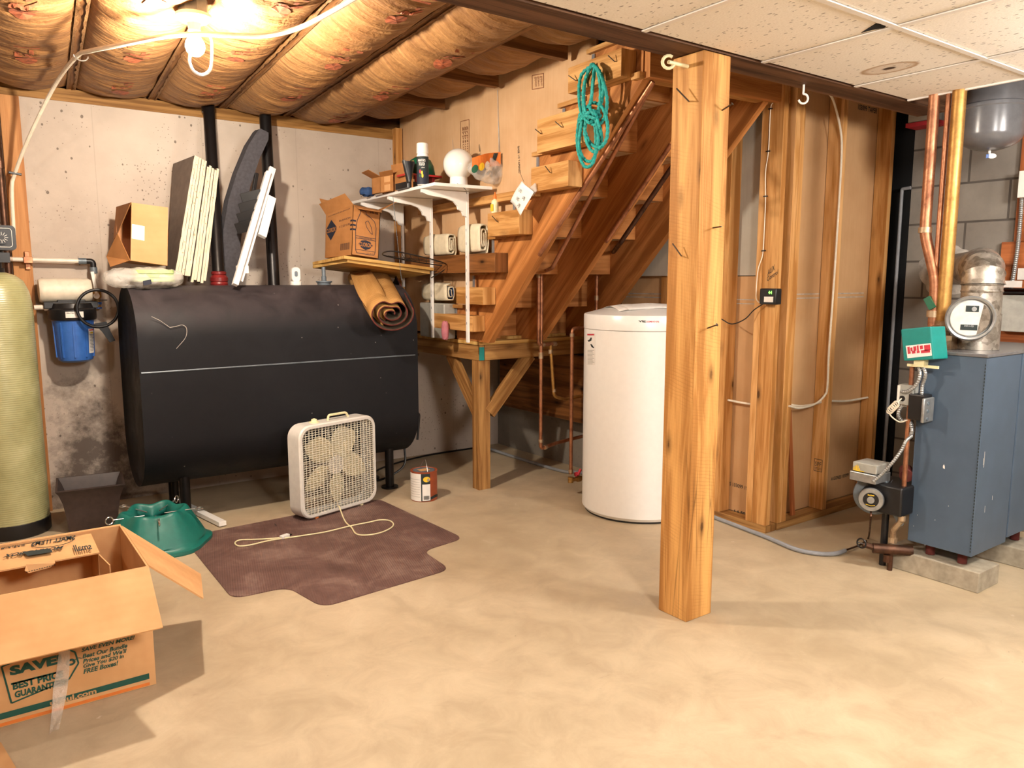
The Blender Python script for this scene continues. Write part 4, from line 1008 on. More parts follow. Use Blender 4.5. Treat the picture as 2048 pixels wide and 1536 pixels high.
# folded black and white frame
fr_ = thing('folded_shutter', P(466, 575, 1, 4.42), 'folded shutter with white rails and black slats leaning on the second black pipe', 'shutter')
def bar(a, b, ya, yb, w, t, mt, nm, lab=None):
    m = MB(); p0, p1 = P(a[0], a[1], 1, ya), P(b[0], b[1], 1, yb); m.beam(p0, p1, w, t, up=V((0, -1, 0))); return m.build(nm, mt, fr_, lab, smooth=False, bevel=.002)
bar((470, 570), (536, 345), 4.43, 4.72, .03, .03, 'white', 'rail', 'white rail'); bar((478, 562), (545, 336), 4.47, 4.76, .04, .02, 'white', 'rail', 'white rail')
bar((523, 473), (543, 395), 4.60, 4.70, .05, .03, 'white', 'rail', 'white rail')
bar((505, 395), (513, 347), 4.78, 4.80, .02, .03, 'blackplastic', 'rear_rail'); 
for k in range(4):
    bar((483-3.5*k+0, 398+20*k), (523-5.5*k, 388+20*k), 4.72-.02*k, 4.66-.02*k, .062, .012, 'blackplastic', 'slat')
    bar((524-5*k, 403+19*k), (549-4*k, 400+19*k), 4.72-.02*k, 4.75-.02*k, .05, .012, 'blackplastic', 'slat')
m = MB(); p = P(484, 540, 1, 4.5); m.box(p+V((-.03, -.015, -.02)), p+V((.035, .015, .025))); m.build('hinge_block', 'whiteplastic', fr_, bevel=.003)

# ================================================================== SOFTENER, FILTER, WALL PLUMBING
m = MB(); xa, xb = P(6, 300, 1, YA).x, P(48, 300, 1, YA).x; m.box((xa, YA-.022, 0.0), (xb-.006, YA-.001, 2.352)); m.build('wall_board', 'fir', None, 'wide orange wooden board fixed upright on the concrete wall at the left', 'board', smooth=False, bevel=.002)
m = MB(); pcx = P(14, 350, 1, 5.10); m.cyl((pcx.x-.03, 5.11, 1.25), (pcx.x-.03, 5.11, 2.42), .018, 14); m.cyl((pcx.x-.03, 5.11, 1.95), (pcx.x-.03, 5.11, 1.99), .024, 14); m.build('copper_pipe', 'copperd', None, 'dark copper pipe rising at the left frame edge beside the wall board', 'pipe')
so = V((.155, 4.83, 0)); sf = thing('softener_tank', so, 'tall pale green fiberglass water softener tank with black control head', 'water softener')
m = MB(); R_ = .172; prof = [(R_*.6, .03), (R_*.97, .045), (R_, .08)]+[(R_, .2+.1*k) for k in range(10)]+[(R_, 1.17), (R_*.985, 1.23), (R_*.93, 1.29), (R_*.8, 1.345), (R_*.6, 1.375), (R_*.38, 1.388), (.055, 1.39)]
m.lathe(prof, so, seg=48); m.build('vessel', 'frp', sf)
m = MB(); m.lathe([(R_*.98, 0), (R_*1.02, .01), (R_*1.02, .075), (R_*.99, .08)], so, seg=40); m.build('base', 'blackplastic', sf)
m = MB(); m.lathe([(.06, 1.385), (.06, 1.41), (.05, 1.412), (.05, 1.45), (.062, 1.455), (.062, 1.50)], so, seg=24); m.box(so+V((-.05, -.05, 1.44)), so+V((.085, .05, 1.49))); m.build('valve_neck', 'blackplastic', sf)
m = MB(); hd = so+V((0, -.06, 1.565)); m.prism([hd+V((x, 0, z)) for x, z in rrect(.235, .125, .02)], (0, .14, 0)); chd = m.build('control_head', 'blackplastic', sf, bevel=.006)
m = MB(); m.tube([hd+V((x, -.003, z)) for x, z in rrect(.20, .095, .014)], .0016, 6, closed=True); m.build('trim_line', 'whiteplastic', chd)
m = MB(); m.cyl(hd+V((.055, -.014, .0)), hd+V((.055, 0, 0)), .034, 24)
for k in range(12): a = k*PI/6; m.beam(hd+V((.055+.012*math.cos(a), -.0155, .012*math.sin(a))), hd+V((.055+.028*math.cos(a), -.0155, .028*math.sin(a))), .002, .001, up=V((0, -1, 0)), mi=1)
m.build('dial', ['blackplastic', 'label'], chd)
YP = 5.10
t = thing('water_pipe', P(100, 520, 1, YP), 'clear water pipe from the softener to the brass valve on the wall', 'pipe')
pa_, pb_ = P(20, 518, 1, 5.05), P(163, 524, 1, YP); zp = (pa_.z+pb_.z)/2
m = MB(); xL, xR = pa_.x, P(186, 524, 1, YP).x
m.tube([(xL-.05, 4.90, zp+.01), (xL+.01, YP, zp+.005), (xR-.07, YP, zp)], .013, 12); m.build('tubing', 'clear', t)
m = MB(); m.cyl((xR-.075, YP, zp), (xR-.035, YP, zp), .018, 14); m.cyl((xR, YP, zp-.035), (xR, YP, zp-.07), .02, 14); m.build('coupling', 'castgrey', t)
m = MB(); m.tube(rnd_path([(xR-.04, YP, zp), (xR, YP, zp), (xR, YP, zp-.04)], .02), .016, 12); m.build('elbow', 'blackplastic', t)
m = MB(); m.cyl((xR, YP, zp-.06), (xR, YP, zp-.17), .013, 12); m.build('riser', 'clear', t)
m = MB(); m.beam((xR-.012, YP-.03, zp-.06), (xR+.004, YP-.03, zp-.19), .018, .006, up=V((0, -1, 0))); m.cyl((xR+.002, YP-.034, zp-.20), (xR+.002, YP-.02, zp-.20), .017, 16); m.build('valve_handle', 'whiteplastic', t, bevel=.002)
zfl = P(150, 618, 1, 5.06).z
m = MB(); m.tube(rnd_path([(xR+.008, YP-.01, zp-.16), (xR+.008, YP-.01, zfl), (xR-.04, YP-.02, zfl)], .03), .017, 14); m.cyl((xR+.008, YP-.01, zp-.17), (xR+.008, YP-.01, zp-.21), .024, 6); m.build('valve_body', 'brass', t)
m = MB(); m.cyl((xR+.008, YP-.01, zp-.235), (xR+.008, YP-.01, zp-.25), .022, 12); m.cyl((xR+.008, YP-.01, zp-.265), (xR+.008, YP-.01, zp-.275), .022, 12); m.build('seal_ring', 'blue', t)
bk_ = P(56, 520, 1, YP); m = MB(); m.box((bk_.x-.012, YA-.04, zp-.05), (bk_.x+.012, YA-.024, zp+.05)); m.box((bk_.x-.022, YP-.02, zp-.016), (bk_.x+.022, YA-.02, zp+.02)); m.build('pipe_bracket', 'copper', t, bevel=.002)
# filter cartridge wrapped in white lying above the housing
xl_, xr_ = P(76, 585, 1, 5.08).x, P(183, 580, 1, 5.08).x; zc2 = P(130, 581, 1, 5.08).z
m = MB(); m.lathe([(.03, 0), (.062, .004), (.068, .015)]+[(.068, .03+.02*k) for k in range(int((xr_-xl_-.05)/.02))]+[(.068, xr_-xl_-.015), (.06, xr_-xl_-.002), (.03, xr_-xl_)], (xl_, 5.085, zc2), V((1, 0, 0)), 36); m.build('filter_cartridge', 'pexwhite', None, 'white wrapped filter cartridge lying on the black filter head', 'filter cartridge')
fl_ = thing('water_filter', P(150, 640, 1, 5.06), 'blue water filter canister with black head on the wall beside the tank', 'water filter')
xc = P(146, 650, 1, 5.05).x; zt_ = P(146, 606, 1, 5.0).z; zb_ = P(146, 640, 1, 5.0).z; zend = P(150, 724, 1, 5.0).z
m = MB(); m.lathe([(.06, zb_-.002), (.118, zb_), (.122, zb_+.01), (.122, zt_-.035), (.11, zt_-.03), (.10, zt_), (.0, zt_)], (xc, 5.035, 0), seg=40); m.box((xc-.14, 5.0, zt_-.03), (xc+.13, 5.06, zt_+.008)); m.box((xc-.07, 5.03, zt_-.01), (xc+.07, YA-.001, zt_+.018)); m.build('head', 'blackplastic', fl_, bevel=.003)
m = MB(); m.lathe([(.07, zend), (.088, zend+.012), (.096, zend+.04), (.103, zb_-.03), (.108, zb_)], (xc, 5.035, 0), seg=40)
for k in range(10): a = k*2*PI/10+.2; m.beam((xc+.097*math.cos(a), 5.035+.097*math.sin(a), zend+.03), (xc+.104*math.cos(a), 5.035+.104*math.sin(a), zb_-.01), .008, .008, side=V((-math.sin(a), math.cos(a), 0)))
fcn = m.build('canister', 'blue', fl_)
def cylpt(cx_, cy_, r, ang, z): return V((cx_+r*math.cos(ang), cy_+r*math.sin(ang), z))
m = MB(); a0, a1 = math.radians(-112), math.radians(-70)
m.grid(lambda u, v: cylpt(xc, 5.035, .1235, a0+(a1-a0)*u, zb_+.016+(.034)*v), 8, 2); put_text(m, 'PENTEK', lambda u, v: cylpt(xc, 5.035, .124, a0+.05+.3*u, zb_+.038+.007*v), 1, .02); m.build('brand_plate', ['label', 'ink'], fl_)
m = MB(); a0, a1 = math.radians(-52), math.radians(-20)
def cl(u, v, e=0): z = zend+.05+(zb_-.05-zend-.05)*v; return cylpt(xc, 5.035, .1055-.006*(1-v)+e, a0+(a1-a0)*u, z)
m.grid(lambda u, v: cl(u, v), 6, 6); 
for k in range(12):
    vv = .08+.06*k; m.grid(lambda u, v: cl(.1+.8*u*(.6+.4*((k*7) % 5)/5), vv+.022*v, .0006), 4, 2, 1)
m.grid(lambda u, v: cl(.05+.9*u, .92+.05*v, .0006), 4, 2, 2); m.grid(lambda u, v: cl(.2+.5*u, .80+.07*v, .0007), 4, 2, 3)
m.build('warning_label', ['label', 'castgrey', 'inkred', 'yellowink'], fcn)
m = MB(); m.cyl(P(68, 615, 1, 5.03), P(106, 614, 1, 5.03), .014, 12); m.cyl(P(88, 615, 1, 5.03), P(102, 614, 1, 5.03), .019, 12); m.build('inlet', 'clear', fl_)
wr = MB(); wc = P(196, 617, 1, 4.89)
wr.tube([wc+V((.104*math.cos(a), .0, .104*math.sin(a))) for a in [k*PI/24 for k in range(48)]], .009, 8, closed=True)
hx = [P(x, y, 1, 4.98) for x, y in ((185, 647), (214, 648), (220, 660), (232, 680), (218, 686), (205, 664), (196, 655))]
hx = [P(x, y, 1, 4.885) for x, y in ((186, 648), (213, 643), (217, 655), (231, 681), (220, 685), (205, 664), (196, 655))]
wr.prism(hx, (0, .014, 0)); wr.beam(P(214, 600, 1, 4.9), P(190, 600, 1, 5.06), .006, .006); wr.build('filter_wrench', 'blackplastic', None, 'black plastic filter wrench hanging round the brass valve', 'wrench', bevel=.002)

# ================================================================== CEILING LAMP and cable
lp = thing('ceiling_lamp', BULB, 'porcelain ceiling lamp holder with a glowing bare bulb', 'lamp')
ub = V((BULB.x, BULB.y, 0)); 
ZB = lambda y: P(388, y, 1, BULB.y).z
m = MB(); m.lathe([(.055, ZB(-6)), (.057, ZB(27)), (.053, ZB(28))], ub, seg=8); m.build('junction_box', 'castgrey', lp)
m = MB(); m.lathe([(.060, ZB(28)), (.066, ZB(30)), (.066, ZB(36)), (.05, ZB(44)), (.026, ZB(47)), (.022, ZB(58)), (.024, ZB(62)), (.018, ZB(66))], ub, seg=32); m.build('lamp_holder', 'globe', lp)
m = MB(); m.lathe([(.014, ZB(65)), (.018, ZB(70)), (.034, ZB(84)), (.037, ZB(94)), (.031, ZB(104)), (.016, ZB(111)), (.0, ZB(112))], ub, seg=28); m.build('bulb', 'bulb', lp)
o = bpy.data.lights.new('bulb_light', 'POINT'); o.energy = 72; o.color = (1, .88, .73); o.shadow_soft_size = .04
ol = bpy.data.objects.new('bulb_light', o); COL.objects.link(ol); ol.location = V((BULB.x, BULB.y, ZB(116)-.045))
def PC(x, y, yy): return P(x, y, 1, yy)
m = MB(); m.tube(spline([P(28, 470, 1, 5.08), P(24, 380, 1, 5.08), P(30, 347, 1, 5.06), P(60, 270, 1, 4.9), P(110, 170, 1, 4.6), P(152, 114, 2, 2.345), P(180, 102, 2, 2.31), P(240, 90, 2, 2.29), P(320, 74, 2, 2.285), P(372, 69, 2, 2.285), P(410, 68, 2, 2.28), P(480, 71, 2, 2.27), P(540, 70, 2, 2.265), P(600, 55, 2, 2.275), P(660, 25, 2, 2.29), P(720, -10, 2, 2.30)], 8), .0095, 10)
m.build('cable', 'pexwhite', None, 'thick pale cable sagging from the lamp to the left wall and right ceiling', 'cable')
m = MB(); m.tube(spline([P(380, 108, 1, 3.26), P(379, 125, 1, 3.26), P(388, 143, 1, 3.26), P(405, 150, 1, 3.26), P(420, 140, 1, 3.26), P(424, 118, 1, 3.26), P(424, 85, 1, 3.26), P(420, 70, 1, 3.26)], 6), .006, 8); m.build('cable_loop', 'whiteplastic', None, 'white cable loop hanging just below the glowing bulb', 'cable')
m = MB(); hc = P(162, 111, 2, 2.345); m.tube([hc+V((.028*math.cos(a), 0, .022*math.sin(a))) for a in [PI+k*PI/10 for k in range(11)]], .003, 6); m.build('cable_staple', 'chrome', None, 'bright wire loop holding the cable on the left joist', 'staple')
m = MB(); s_ = P(30, 347, 1, 5.06); m.beam(s_+V((-.03, 0, .004)), s_+V((.03, -.0, -.004)), .024, .012); m.build('cable_clip', 'blackplastic', None, 'black strap clip on the cable over the orange wall board', 'clip', bevel=.002)

# ================================================================== SHELF on the stair wall
ZS = 1.892
def PS(x, y, dz=0): return P(x, y, 2, ZS+dz)
sh = thing('wall_shelf', WB(.7, .25, ZS), 'white melamine shelf board over scalloped white brackets on the stair wall', 'shelf')
s_near = (PS(975, 372)-B0).dot(dB); s_near = 1.36
m = MB(); c = [WB(s_near, .02, ZS-.018), WB(s_near, .40, ZS-.018), WB(.02, .40, ZS-.018), WB(.02, .02, ZS-.018)]; m.hexa(c+[p+UZ*.018 for p in c]); m.build('shelf_board', 'white', sh, smooth=False, bevel=.001)
for x, yb_ in ((937.5, 672), (867, 668), (808, 545)):
    s_, zt_b = PB(x, yb_, .092); 
    zb2 = .968 if x > 850 else 1.3
    m = MB(); c0, c1 = WB(s_, .098, zb2+.002), WB(s_, .098, ZS-.02); m.beam(c0, c1, .022, .014, side=dB); 
    for k in range(9): m.beam(WB(s_, .1055, 1.08+.08*k), WB(s_, .1055, 1.095+.08*k), .004, .001, side=dB, mi=1)
    m.build('upright', ['white', 'castgrey'], sh, smooth=False)
    zz = ZS-.021
    prof = [(.105, zz), (.40, zz), (.40, zz-.018), (.36, zz-.032), (.24, zz-.045), (.19, zz-.06), (.165, zz-.085), (.16, zz-.105), (.135, zz-.115), (.125, zz-.14), (.105, zz-.145)]
    m = MB(); m.prism([WB(s_-.009, a, z) for a, z in prof], dB*.018); m.build('bracket', 'white', sh, smooth=False, bevel=.002)
# spray can
o = PS(846, 371); cs = thing('spray_can', o, 'spray paint can with white cap and fruit picture on the shelf', 'spray can')
m = MB(); m.lathe([(.030, 0), (.034, .003), (.034, .165), (.030, .178), (.026, .184)], o, seg=32); csb = m.build('can', 'white', cs)
m = MB(); m.lathe([(.034, .178), (.0345, .18), (.033, .232), (.030, .236)], o, seg=32); m.build('cap', 'whiteplastic', cs)
def can(u, v, e=.0006, R0=.034, lo=0, hi=.17):
    a = math.radians(-205+150*u); return V((o.x+(R0+e)*math.cos(a), o.y+(R0+e)*math.sin(a), o.z+lo+(hi-lo)*v))
m = MB(); m.grid(lambda u, v: can(u*1.2-.1, .44+.5*v), 20, 2, 0); m.grid(lambda u, v: can(u*1.2-.1, .02+.42*v), 20, 2, 1)
put_text(m, "PAINTER'S", lambda u, v: can(.25+.5*u, .76+.09*v, .0012), 2, .02); put_text(m, 'TOUCH', lambda u, v: can(.3+.4*u, .63+.11*v, .0012), 2, .03); put_text(m, 'gloss', lambda u, v: can(.5+.2*u, .55+.04*v, .0012), 2)
for (cu_, cv_, r_, mi) in ((.40, .44, .06, 3), (.52, .40, .055, 4), (.55, .30, .06, 4), (.38, .30, .04, 5)):
    m.add([can(cu_, cv_, .0013)]+[can(cu_+r_*math.cos(q*PI/7), cv_+r_*1.1*math.sin(q*PI/7), .0013) for q in range(14)], [(0, 1+q, 1+(q+1) % 14) for q in range(14)], mi)
m.build('can_print', ['ink', 'inkblue', 'paper', 'inkred', 'yellowink', 'greenplastic'], csb)
# cartons
def carton(name, lab, fx, dep, zt_px, mt):
    """fx: base near-left px, near-right px on the shelf plane"""
    a, b = PS(*fx[0]), PS(*fx[1]); h = zt_px; d_ = V((0, dep, 0)); th_ = .003
    q0, q1, q2, q3 = a, b, b+d_, a+d_
    t = thing(name, a.lerp(b, .5), lab, 'cardboard box'); m = MB(); up = UZ*h
    for p0, p1, inw in ((q0, q1, V((0, th_, 0))), (q1, q2, V((-th_, 0, 0))), (q2, q3, V((0, -th_, 0))), (q3, q0, V((th_, 0, 0)))): m.hexa(wallp(p0, p1, p1+up, p0+up, inw), 0, UZ)
    m.hexa([q0, q1, q2, q3]+[p+UZ*th_ for p in (q0, q1, q2, q3)]); m.build('body', mt, t, smooth=False); return t, q0, q1, q2, q3, up
t, q0, q1, q2, q3, up = carton('cardboard_box', 'small open taped carton at the left end of the white shelf', ((761, 386), (787, 382)), .12, .10, 'card2')
for f in ([q0+up, q3+up, q3+up+V((-.07, -.0, .03)), q0+up+V((-.08, -.0, .035))], [q0+up, q1+up, q1+up+V((-.03, -.05, .02)), q0+up+V((-.03, -.05, .02))]):
    mm = MB(); n_ = (f[1]-f[0]).cross(f[2]-f[0]).normalized()*.003; mm.hexa(f+[p+n_ for p in f], 0, UZ); mm.build('flap', 'card2', t, smooth=False)
m = MB()
for a_, b_ in ((.08, .45), (.6, .95)): m.add([q0.lerp(q1, .3)+up*a_-V((0, .0012, 0)), q0.lerp(q1, .75)+up*a_-V((0, .0012, 0)), q0.lerp(q1, .75)+up*b_-V((0, .0012, 0)), q0.lerp(q1, .3)+up*b_-V((0, .0012, 0))], [(0, 1, 2, 3)])
m.build('tape', 'card', t, smooth=False)
t, q0, q1, q2, q3, up = carton('cardboard_box', 'taller brown carton between the small carton and the spray can on the shelf', ((785, 384), (827, 375)), .14, .105, 'card2')
f = [q0+up, q1+up, q1+up+V((.0, -.01, .05)), q0+up+V((-.01, -.01, .055))]; mm = MB(); mm.hexa(f+[V(p)+V((0, .003, 0)) for p in f], 0, UZ); mm.build('flap', 'card2', t, smooth=False)
# blue pouch and loose papers at the far end
c = PS(752, 390)+V((0, .12, .0)); m = MB(); m.grid(lambda u, v: c+V((.055*math.cos(2*PI*u)*math.sin(PI*v)**.6, .05*math.sin(2*PI*u)*math.sin(PI*v)**.6, .03-.028*math.cos(PI*v)+.012*noise.noise(V((u*9, v*9, 4))))), 20, 12, closed_u=True); m.build('cloth_bundle', 'bluecloth', None, 'blue crumpled cloth behind the small carton on the shelf', 'cloth')
m = MB(); a = [PS(700, 408, .002), PS(742, 398, .002), PS(790, 392, .002), PS(760, 396, .002)]; pcn = PS(748, 403, .001)
m.hexa([pcn+V((x, y, z)) for z in (.0, .004) for x, y in ((-.05, -.03), (.09, -.05), (.10, .16), (-.04, .18))]); m.build('paper_stack', 'paper', None, 'loose white papers at the left end of the shelf board', 'paper', smooth=False)
# red and black tool tray with green cap behind the can
tr_ = PS(846, 371)+V((.10, .22, 0)); t = thing('tool_tray', tr_, 'black tool tray with red rim behind the spray can', 'tray')
m = MB(); m.prism([tr_+V((x, y, 0)) for x, y in rrect(.26, .17, .02)], (0, 0, .035)); m.build('tray', 'blackplastic', t, bevel=.002)
m = MB(); m.prism([tr_+V((x, y, .075)) for x, y in rrect(.25, .16, .03)], (0, 0, .01)); m.box(tr_+V((-.115, -.075, .035)), tr_+V((-.09, -.06, .08))); m.box(tr_+V((-.07, -.075, .035)), tr_+V((-.055, -.06, .08))); m.box(tr_+V((.07, -.03, .035)), tr_+V((.09, .03, .08))); m.build('rim', 'redplastic', t, bevel=.002)
m = MB(); gc = tr_+V((.02, .02, .085)); m.lathe([(.085, 0), (.088, .01), (.08, .06), (.062, .095), (.03, .115), (.0, .118)], gc, seg=28); m.build('green_cap', 'greenplastic', None, 'green rounded cap behind the spray can and white globe', 'cap')
m = MB(); kc = tr_+V((-.05, -.10, .0)); m.grid(lambda u, v: PS(818, 372)+V((.03*math.cos(2*PI*u)*(.4+v), .02*math.sin(2*PI*u), .02+.12*v+.01*noise.noise(V((u*8, v*8, 0))))), 14, 8, closed_u=True); m.build('glove_bundle', 'blackplastic', None, 'dark crumpled glove left of the spray can on the shelf', 'glove')
# opal globe lamp
gc = P(917, 329, 1, 4.02); gb = V((gc.x, gc.y, ZS+.0005)); t = thing('globe_light', gb, 'round opal glass globe light standing on the near end of the shelf', 'lamp')
m = MB(); rg = .092; cz = gc.z-gb.z; pr_ = [(.050, cz-rg*.86)]+[(rg*math.cos(a), cz+rg*math.sin(a)) for a in [math.radians(-55+145*k/16) for k in range(17)]]; m.lathe(pr_, gb, seg=40); m.build('globe', 'globe', t, ang=80)
m = MB(); m.lathe([(.075, 0), (.076, .004), (.060, .008), (.054, .012), (.052, cz-rg*.80)], gb, seg=32); m.build('fitting', 'white', t)
m = MB(); m.tube(spline([gb+V((.0, -.03, .004)), P(914, 367, 1, 3.86), P(930, 378, 1, 3.83), P(934, 388, 1, 3.83)], 5), .0016, 5); m.build('wire', 'blackplastic', t)
# bag of hardware with orange header
hb = thing('hardware_bag', PS(975, 358), 'crumpled clear bag with orange printed header between globe light and rail', 'bag')
c = P(972, 338, 1, 3.80)
def hbf(u, v):
    a = 2*PI*u; b = PI*v; p = c+V((.115*-math.cos(b), .04*math.cos(a)*math.sin(b)**.6, .075*math.sin(a)*math.sin(b)**.5))+V((0, 0, .02*-math.cos(b)*math.sin(a)))
    return p+V((.3, -1, .4))*(noise.noise(p*28)*.014)
m = MB(); m.grid(hbf, 40, 30, closed_u=True); m.build('film', 'film', hb, ang=80)
def hd_(u, v, e=0): return P(944+58*u, 343-27*v-12*u-3*math.sin(u*PI), 1, 3.76)+V((0, -e-.01*math.sin(u*6), 0))
m = MB(); m.grid(hd_, 12, 5)
for k, (cu_, mi) in enumerate(((.08, 2), (.30, 3), (.52, 4))): m.add([hd_(cu_, .12, .002)]+[hd_(cu_+.10*math.cos(q*PI/7), .12+.30*math.sin(q*PI/7), .002) for q in range(14)], [(0, 1+q, 1+(q+1) % 14) for q in range(14)], mi)
m.add([hd_(.70, .35, .002), hd_(.84, .35, .002), hd_(.92, .95, .002), hd_(.78, .95, .002)], [(0, 1, 2, 3)], 1); put_text(m, 'SAC', lambda u, v: hd_(.72+.04*v+.08*u+.0, .45+.4*u, .003), 4, .02)
m.build('header', ['orangeink', 'ink', 'greenplastic', 'yellowink', 'paper'], hb, smooth=False)
m = MB(); 
for k in range(6): m.cyl(c+V((-.08+.028*k, -.005, -.04+.01*(k % 2))), c+V((-.05+.028*k, .01, -.01+.02*(k % 3))), .008, 10)
m.build('parts', 'castgrey', hb)
# folded canvas cloths
def folded(name, lab, s0, s1, off, zb_, wd_, ht, mt, tilt=0.0, turns=3.2, mi2=None):
    pts = []
    for k in range(140):
        t_ = k/139; a = PI/2+t_*2*PI*turns; rr = .12+.88*t_
        ex = lambda q: math.copysign(abs(q)**.55, q)
        pts.append((ex(math.cos(a))*wd_/2*rr, ex(math.sin(a))*ht/2*(.35+.65*t_)))
    cen0, cen1 = WB(s0, off, zb_+ht/2), WB(s1, off, zb_+ht/2)
    global UVS
    UVS = (1, .3); m = MB()
    def f(u, v):
        a_, b_ = pts[min(139, int(round(u*139)))]; w_ = .004*noise.noise(V((u*20, v*3, s0*9)))
        bulge = 1-.10*(2*v-1)**4
        return cen0.lerp(cen1, v)+nB*(a_*bulge+w_+tilt*b_)+UZ*(b_*bulge+w_)
    m.grid(f, 140, 10); UVS = (1, 1)
    ob_ = m.build(name, [mt, mi2 or mt], None, lab, 'folded cloth', ang=80); md = ob_.modifiers.new('thickness', 'SOLIDIFY'); md.thickness = .007; md.offset = -1; md.material_offset = 1 if mi2 else 0
s_a, _ = PB(840, 500, .1); s_b, _ = PB(893, 500, .1); s_c, _ = PB(908, 490, .1); s_d, _ = PB(962, 490, .1)
zB3 = PB(900, 516, .09)[1]+.004
folded('folded_cloth', 'cream folded canvas cloth on the dark block, behind the left white upright', s_a-.0, s_b-.03, .046, zB3+.0, .085, .165, 'canvas', 0, 2.4)
folded('folded_cloth', 'larger cream folded canvas cloth on the dark block, behind the near white upright', s_c, s_d-.06, .046, zB3+.0, .085, .205, 'canvas', .0, 2.4)
# below: rolled blanket on a grey bin, pink bag
s_a, _ = PB(838, 590, .1); s_b, _ = PB(893, 590, .1)
zr_ = PB(890, 606, .1)[1]
folded('rolled_blanket', 'white and blue rolled blanket lying on the grey bin beside the landing', s_a, s_b-.04, .046, zr_, .085, .13, 'canvas', 0, 2.0, 'bluecloth')
m = MB(); c = [WB(s_a-.02, .003, .968), WB(s_b-.06, .003, .968), WB(s_b-.06, .088, .968), WB(s_a-.02, .088, .968)]; m.hexa(c+[p+UZ*(zr_-.974)+dB*0 for p in c]); m.build('storage_bin', 'greybox', None, 'grey plastic bin on the landing beneath the rolled blanket', 'bin', bevel=.008)
cpk = PBp(890, 645, .12); m = MB(); m.grid(lambda u, v: V((cpk.x, cpk.y, 1.03))+V((.022*math.cos(2*PI*u)*math.sin(PI*v)**.4, .03*math.sin(2*PI*u)*math.sin(PI*v)**.4, -.06*math.cos(PI*v)+.006*noise.noise(V((u*9, v*9, 2))))), 16, 14, closed_u=True); m.build('pink_bag', 'pink', None, 'small pink translucent bag between the two shelf uprights on the landing', 'bag')
# glue bottle on the block
gbp = PBp(990, 427, .05); o = V((gbp.x, gbp.y, PB(1000, 427, .09)[1]+.002)); t = thing('glue_bottle', o, 'small cream glue bottle with orange tip on a pine block', 'bottle')
m = MB(); m.lathe([(.02, 0), (.021, .004), (.021, .07), (.017, .082), (.009, .088), (.009, .092)], o, seg=20); m.build('bottle', 'cream', t)
m = MB(); m.lathe([(.011, .09), (.011, .105), (.006, .112), (.003, .13)], o, seg=14); m.build('tip', 'orangeink', t)
m = MB(); m.box(o+V((-.0225, -.013, .02)), o+V((-.0205, .013, .06))); m.build('label', 'yellowink', t, smooth=False)
# instruction sheet hanging from the rail
cnr = [PBp(x, y, .12) for x, y in ((1044, 362), (1066, 384), (1043, 431), (1021, 403))]
t = thing('instruction_sheet', cnr[2], 'white instruction sheet hanging from a string by the pine rail', 'paper sheet')
m = MB(); m.grid(lambda u, v: cnr[0].lerp(cnr[1], u).lerp(cnr[3].lerp(cnr[2], u), v)+nB*(.006*math.sin(u*5+v*3)), 8, 8); o_ = m.build('sheet', 'paper', t, solid=.0012)
m = MB(); shf = lambda u, v: cnr[0].lerp(cnr[1], u).lerp(cnr[3].lerp(cnr[2], u), v)+nB*(.0075+.006*math.sin(u*5+v*3))
for (u, v) in ((.3, .3), (.65, .45), (.35, .65), (.6, .8)):
    pl_ = [shf(u+.08*math.cos(a), v+.07*math.sin(a*2+u)) for a in [k*PI/6 for k in range(13)]]; m.tube(pl_, .0009, 4)
m.build('sketches', 'ink', t)
m = MB(); m.tube(spline([PBp(1040, 340, .05), PBp(1042, 350, .09), PBp(1048, 364, .118)], 4), .001, 4); m.build('string', 'blackplastic', t)
m = MB(); c2 = [PBp(x, y, .1) for x, y in ((1060, 376), (1072, 366), (1074, 382), (1066, 392))]; m.prism(c2, nB*.006); m.build('hardware_packet', 'film', t, smooth=False)

# teal rope
def rope(mb, pts, r=.0075, seg=9, tw=260):
    n = len(pts); tg = []
    L = 0; u = None; vs = []
    for i in range(n):
        a = pts[max(i-1, 0)]; b = pts[min(i+1, n-1)]; t_ = (b-a).normalized()
        if i: L += (pts[i]-pts[i-1]).length
        if u is None: u, _ = basis(t_)
        u = (u-t_*u.dot(t_)).normalized(); w = t_.cross(u)
        for k in range(seg): a_ = 2*PI*k/seg; rr = r*(1+.28*math.cos(3*a_-tw*L)); vs.append(pts[i]+(u*math.cos(a_)+w*math.sin(a_))*rr)
    fs = [(i*seg+k, i*seg+(k+1) % seg, (i+1)*seg+(k+1) % seg, (i+1)*seg+k) for i in range(n-1) for k in range(seg)]
    mb.add(vs, fs)
m = MB()
def RP(x, y, off): return PBp(x, y, off)
loops = [[(1183, 131), (1163, 150), (1158, 185), (1163, 225), (1180, 245), (1196, 225), (1206, 185), (1203, 150), (1187, 131)],
         [(1187, 129), (1200, 145), (1213, 190), (1211, 230), (1195, 250), (1178, 240), (1168, 205), (1170, 165), (1180, 135)],
         [(1184, 131), (1172, 155), (1166, 195), (1171, 235), (1187, 240), (1199, 210), (1200, 165), (1190, 134)],
         [(1181, 205), (1162, 225), (1155, 265), (1157, 305), (1170, 333), (1186, 325), (1192, 290), (1188, 240), (1176, 225)],
         [(1176, 226), (1165, 240), (1158, 290), (1168, 318), (1185, 320), (1196, 285), (1192, 240), (1180, 215)],
         [(1185, 205), (1205, 215), (1215, 250), (1212, 280), (1198, 295), (1180, 285), (1170, 262), (1170, 238)],
         [(1187, 222), (1198, 250), (1203, 278), (1196, 298), (1182, 300), (1170, 270), (1172, 240)]]
allp = []
for k, lpx in enumerate(loops):
    for j, (x, y) in enumerate(lpx): allp.append(RP(x, y, .105+.009*((k*3+j) % 5)))
rope(m, spline(allp, 9))
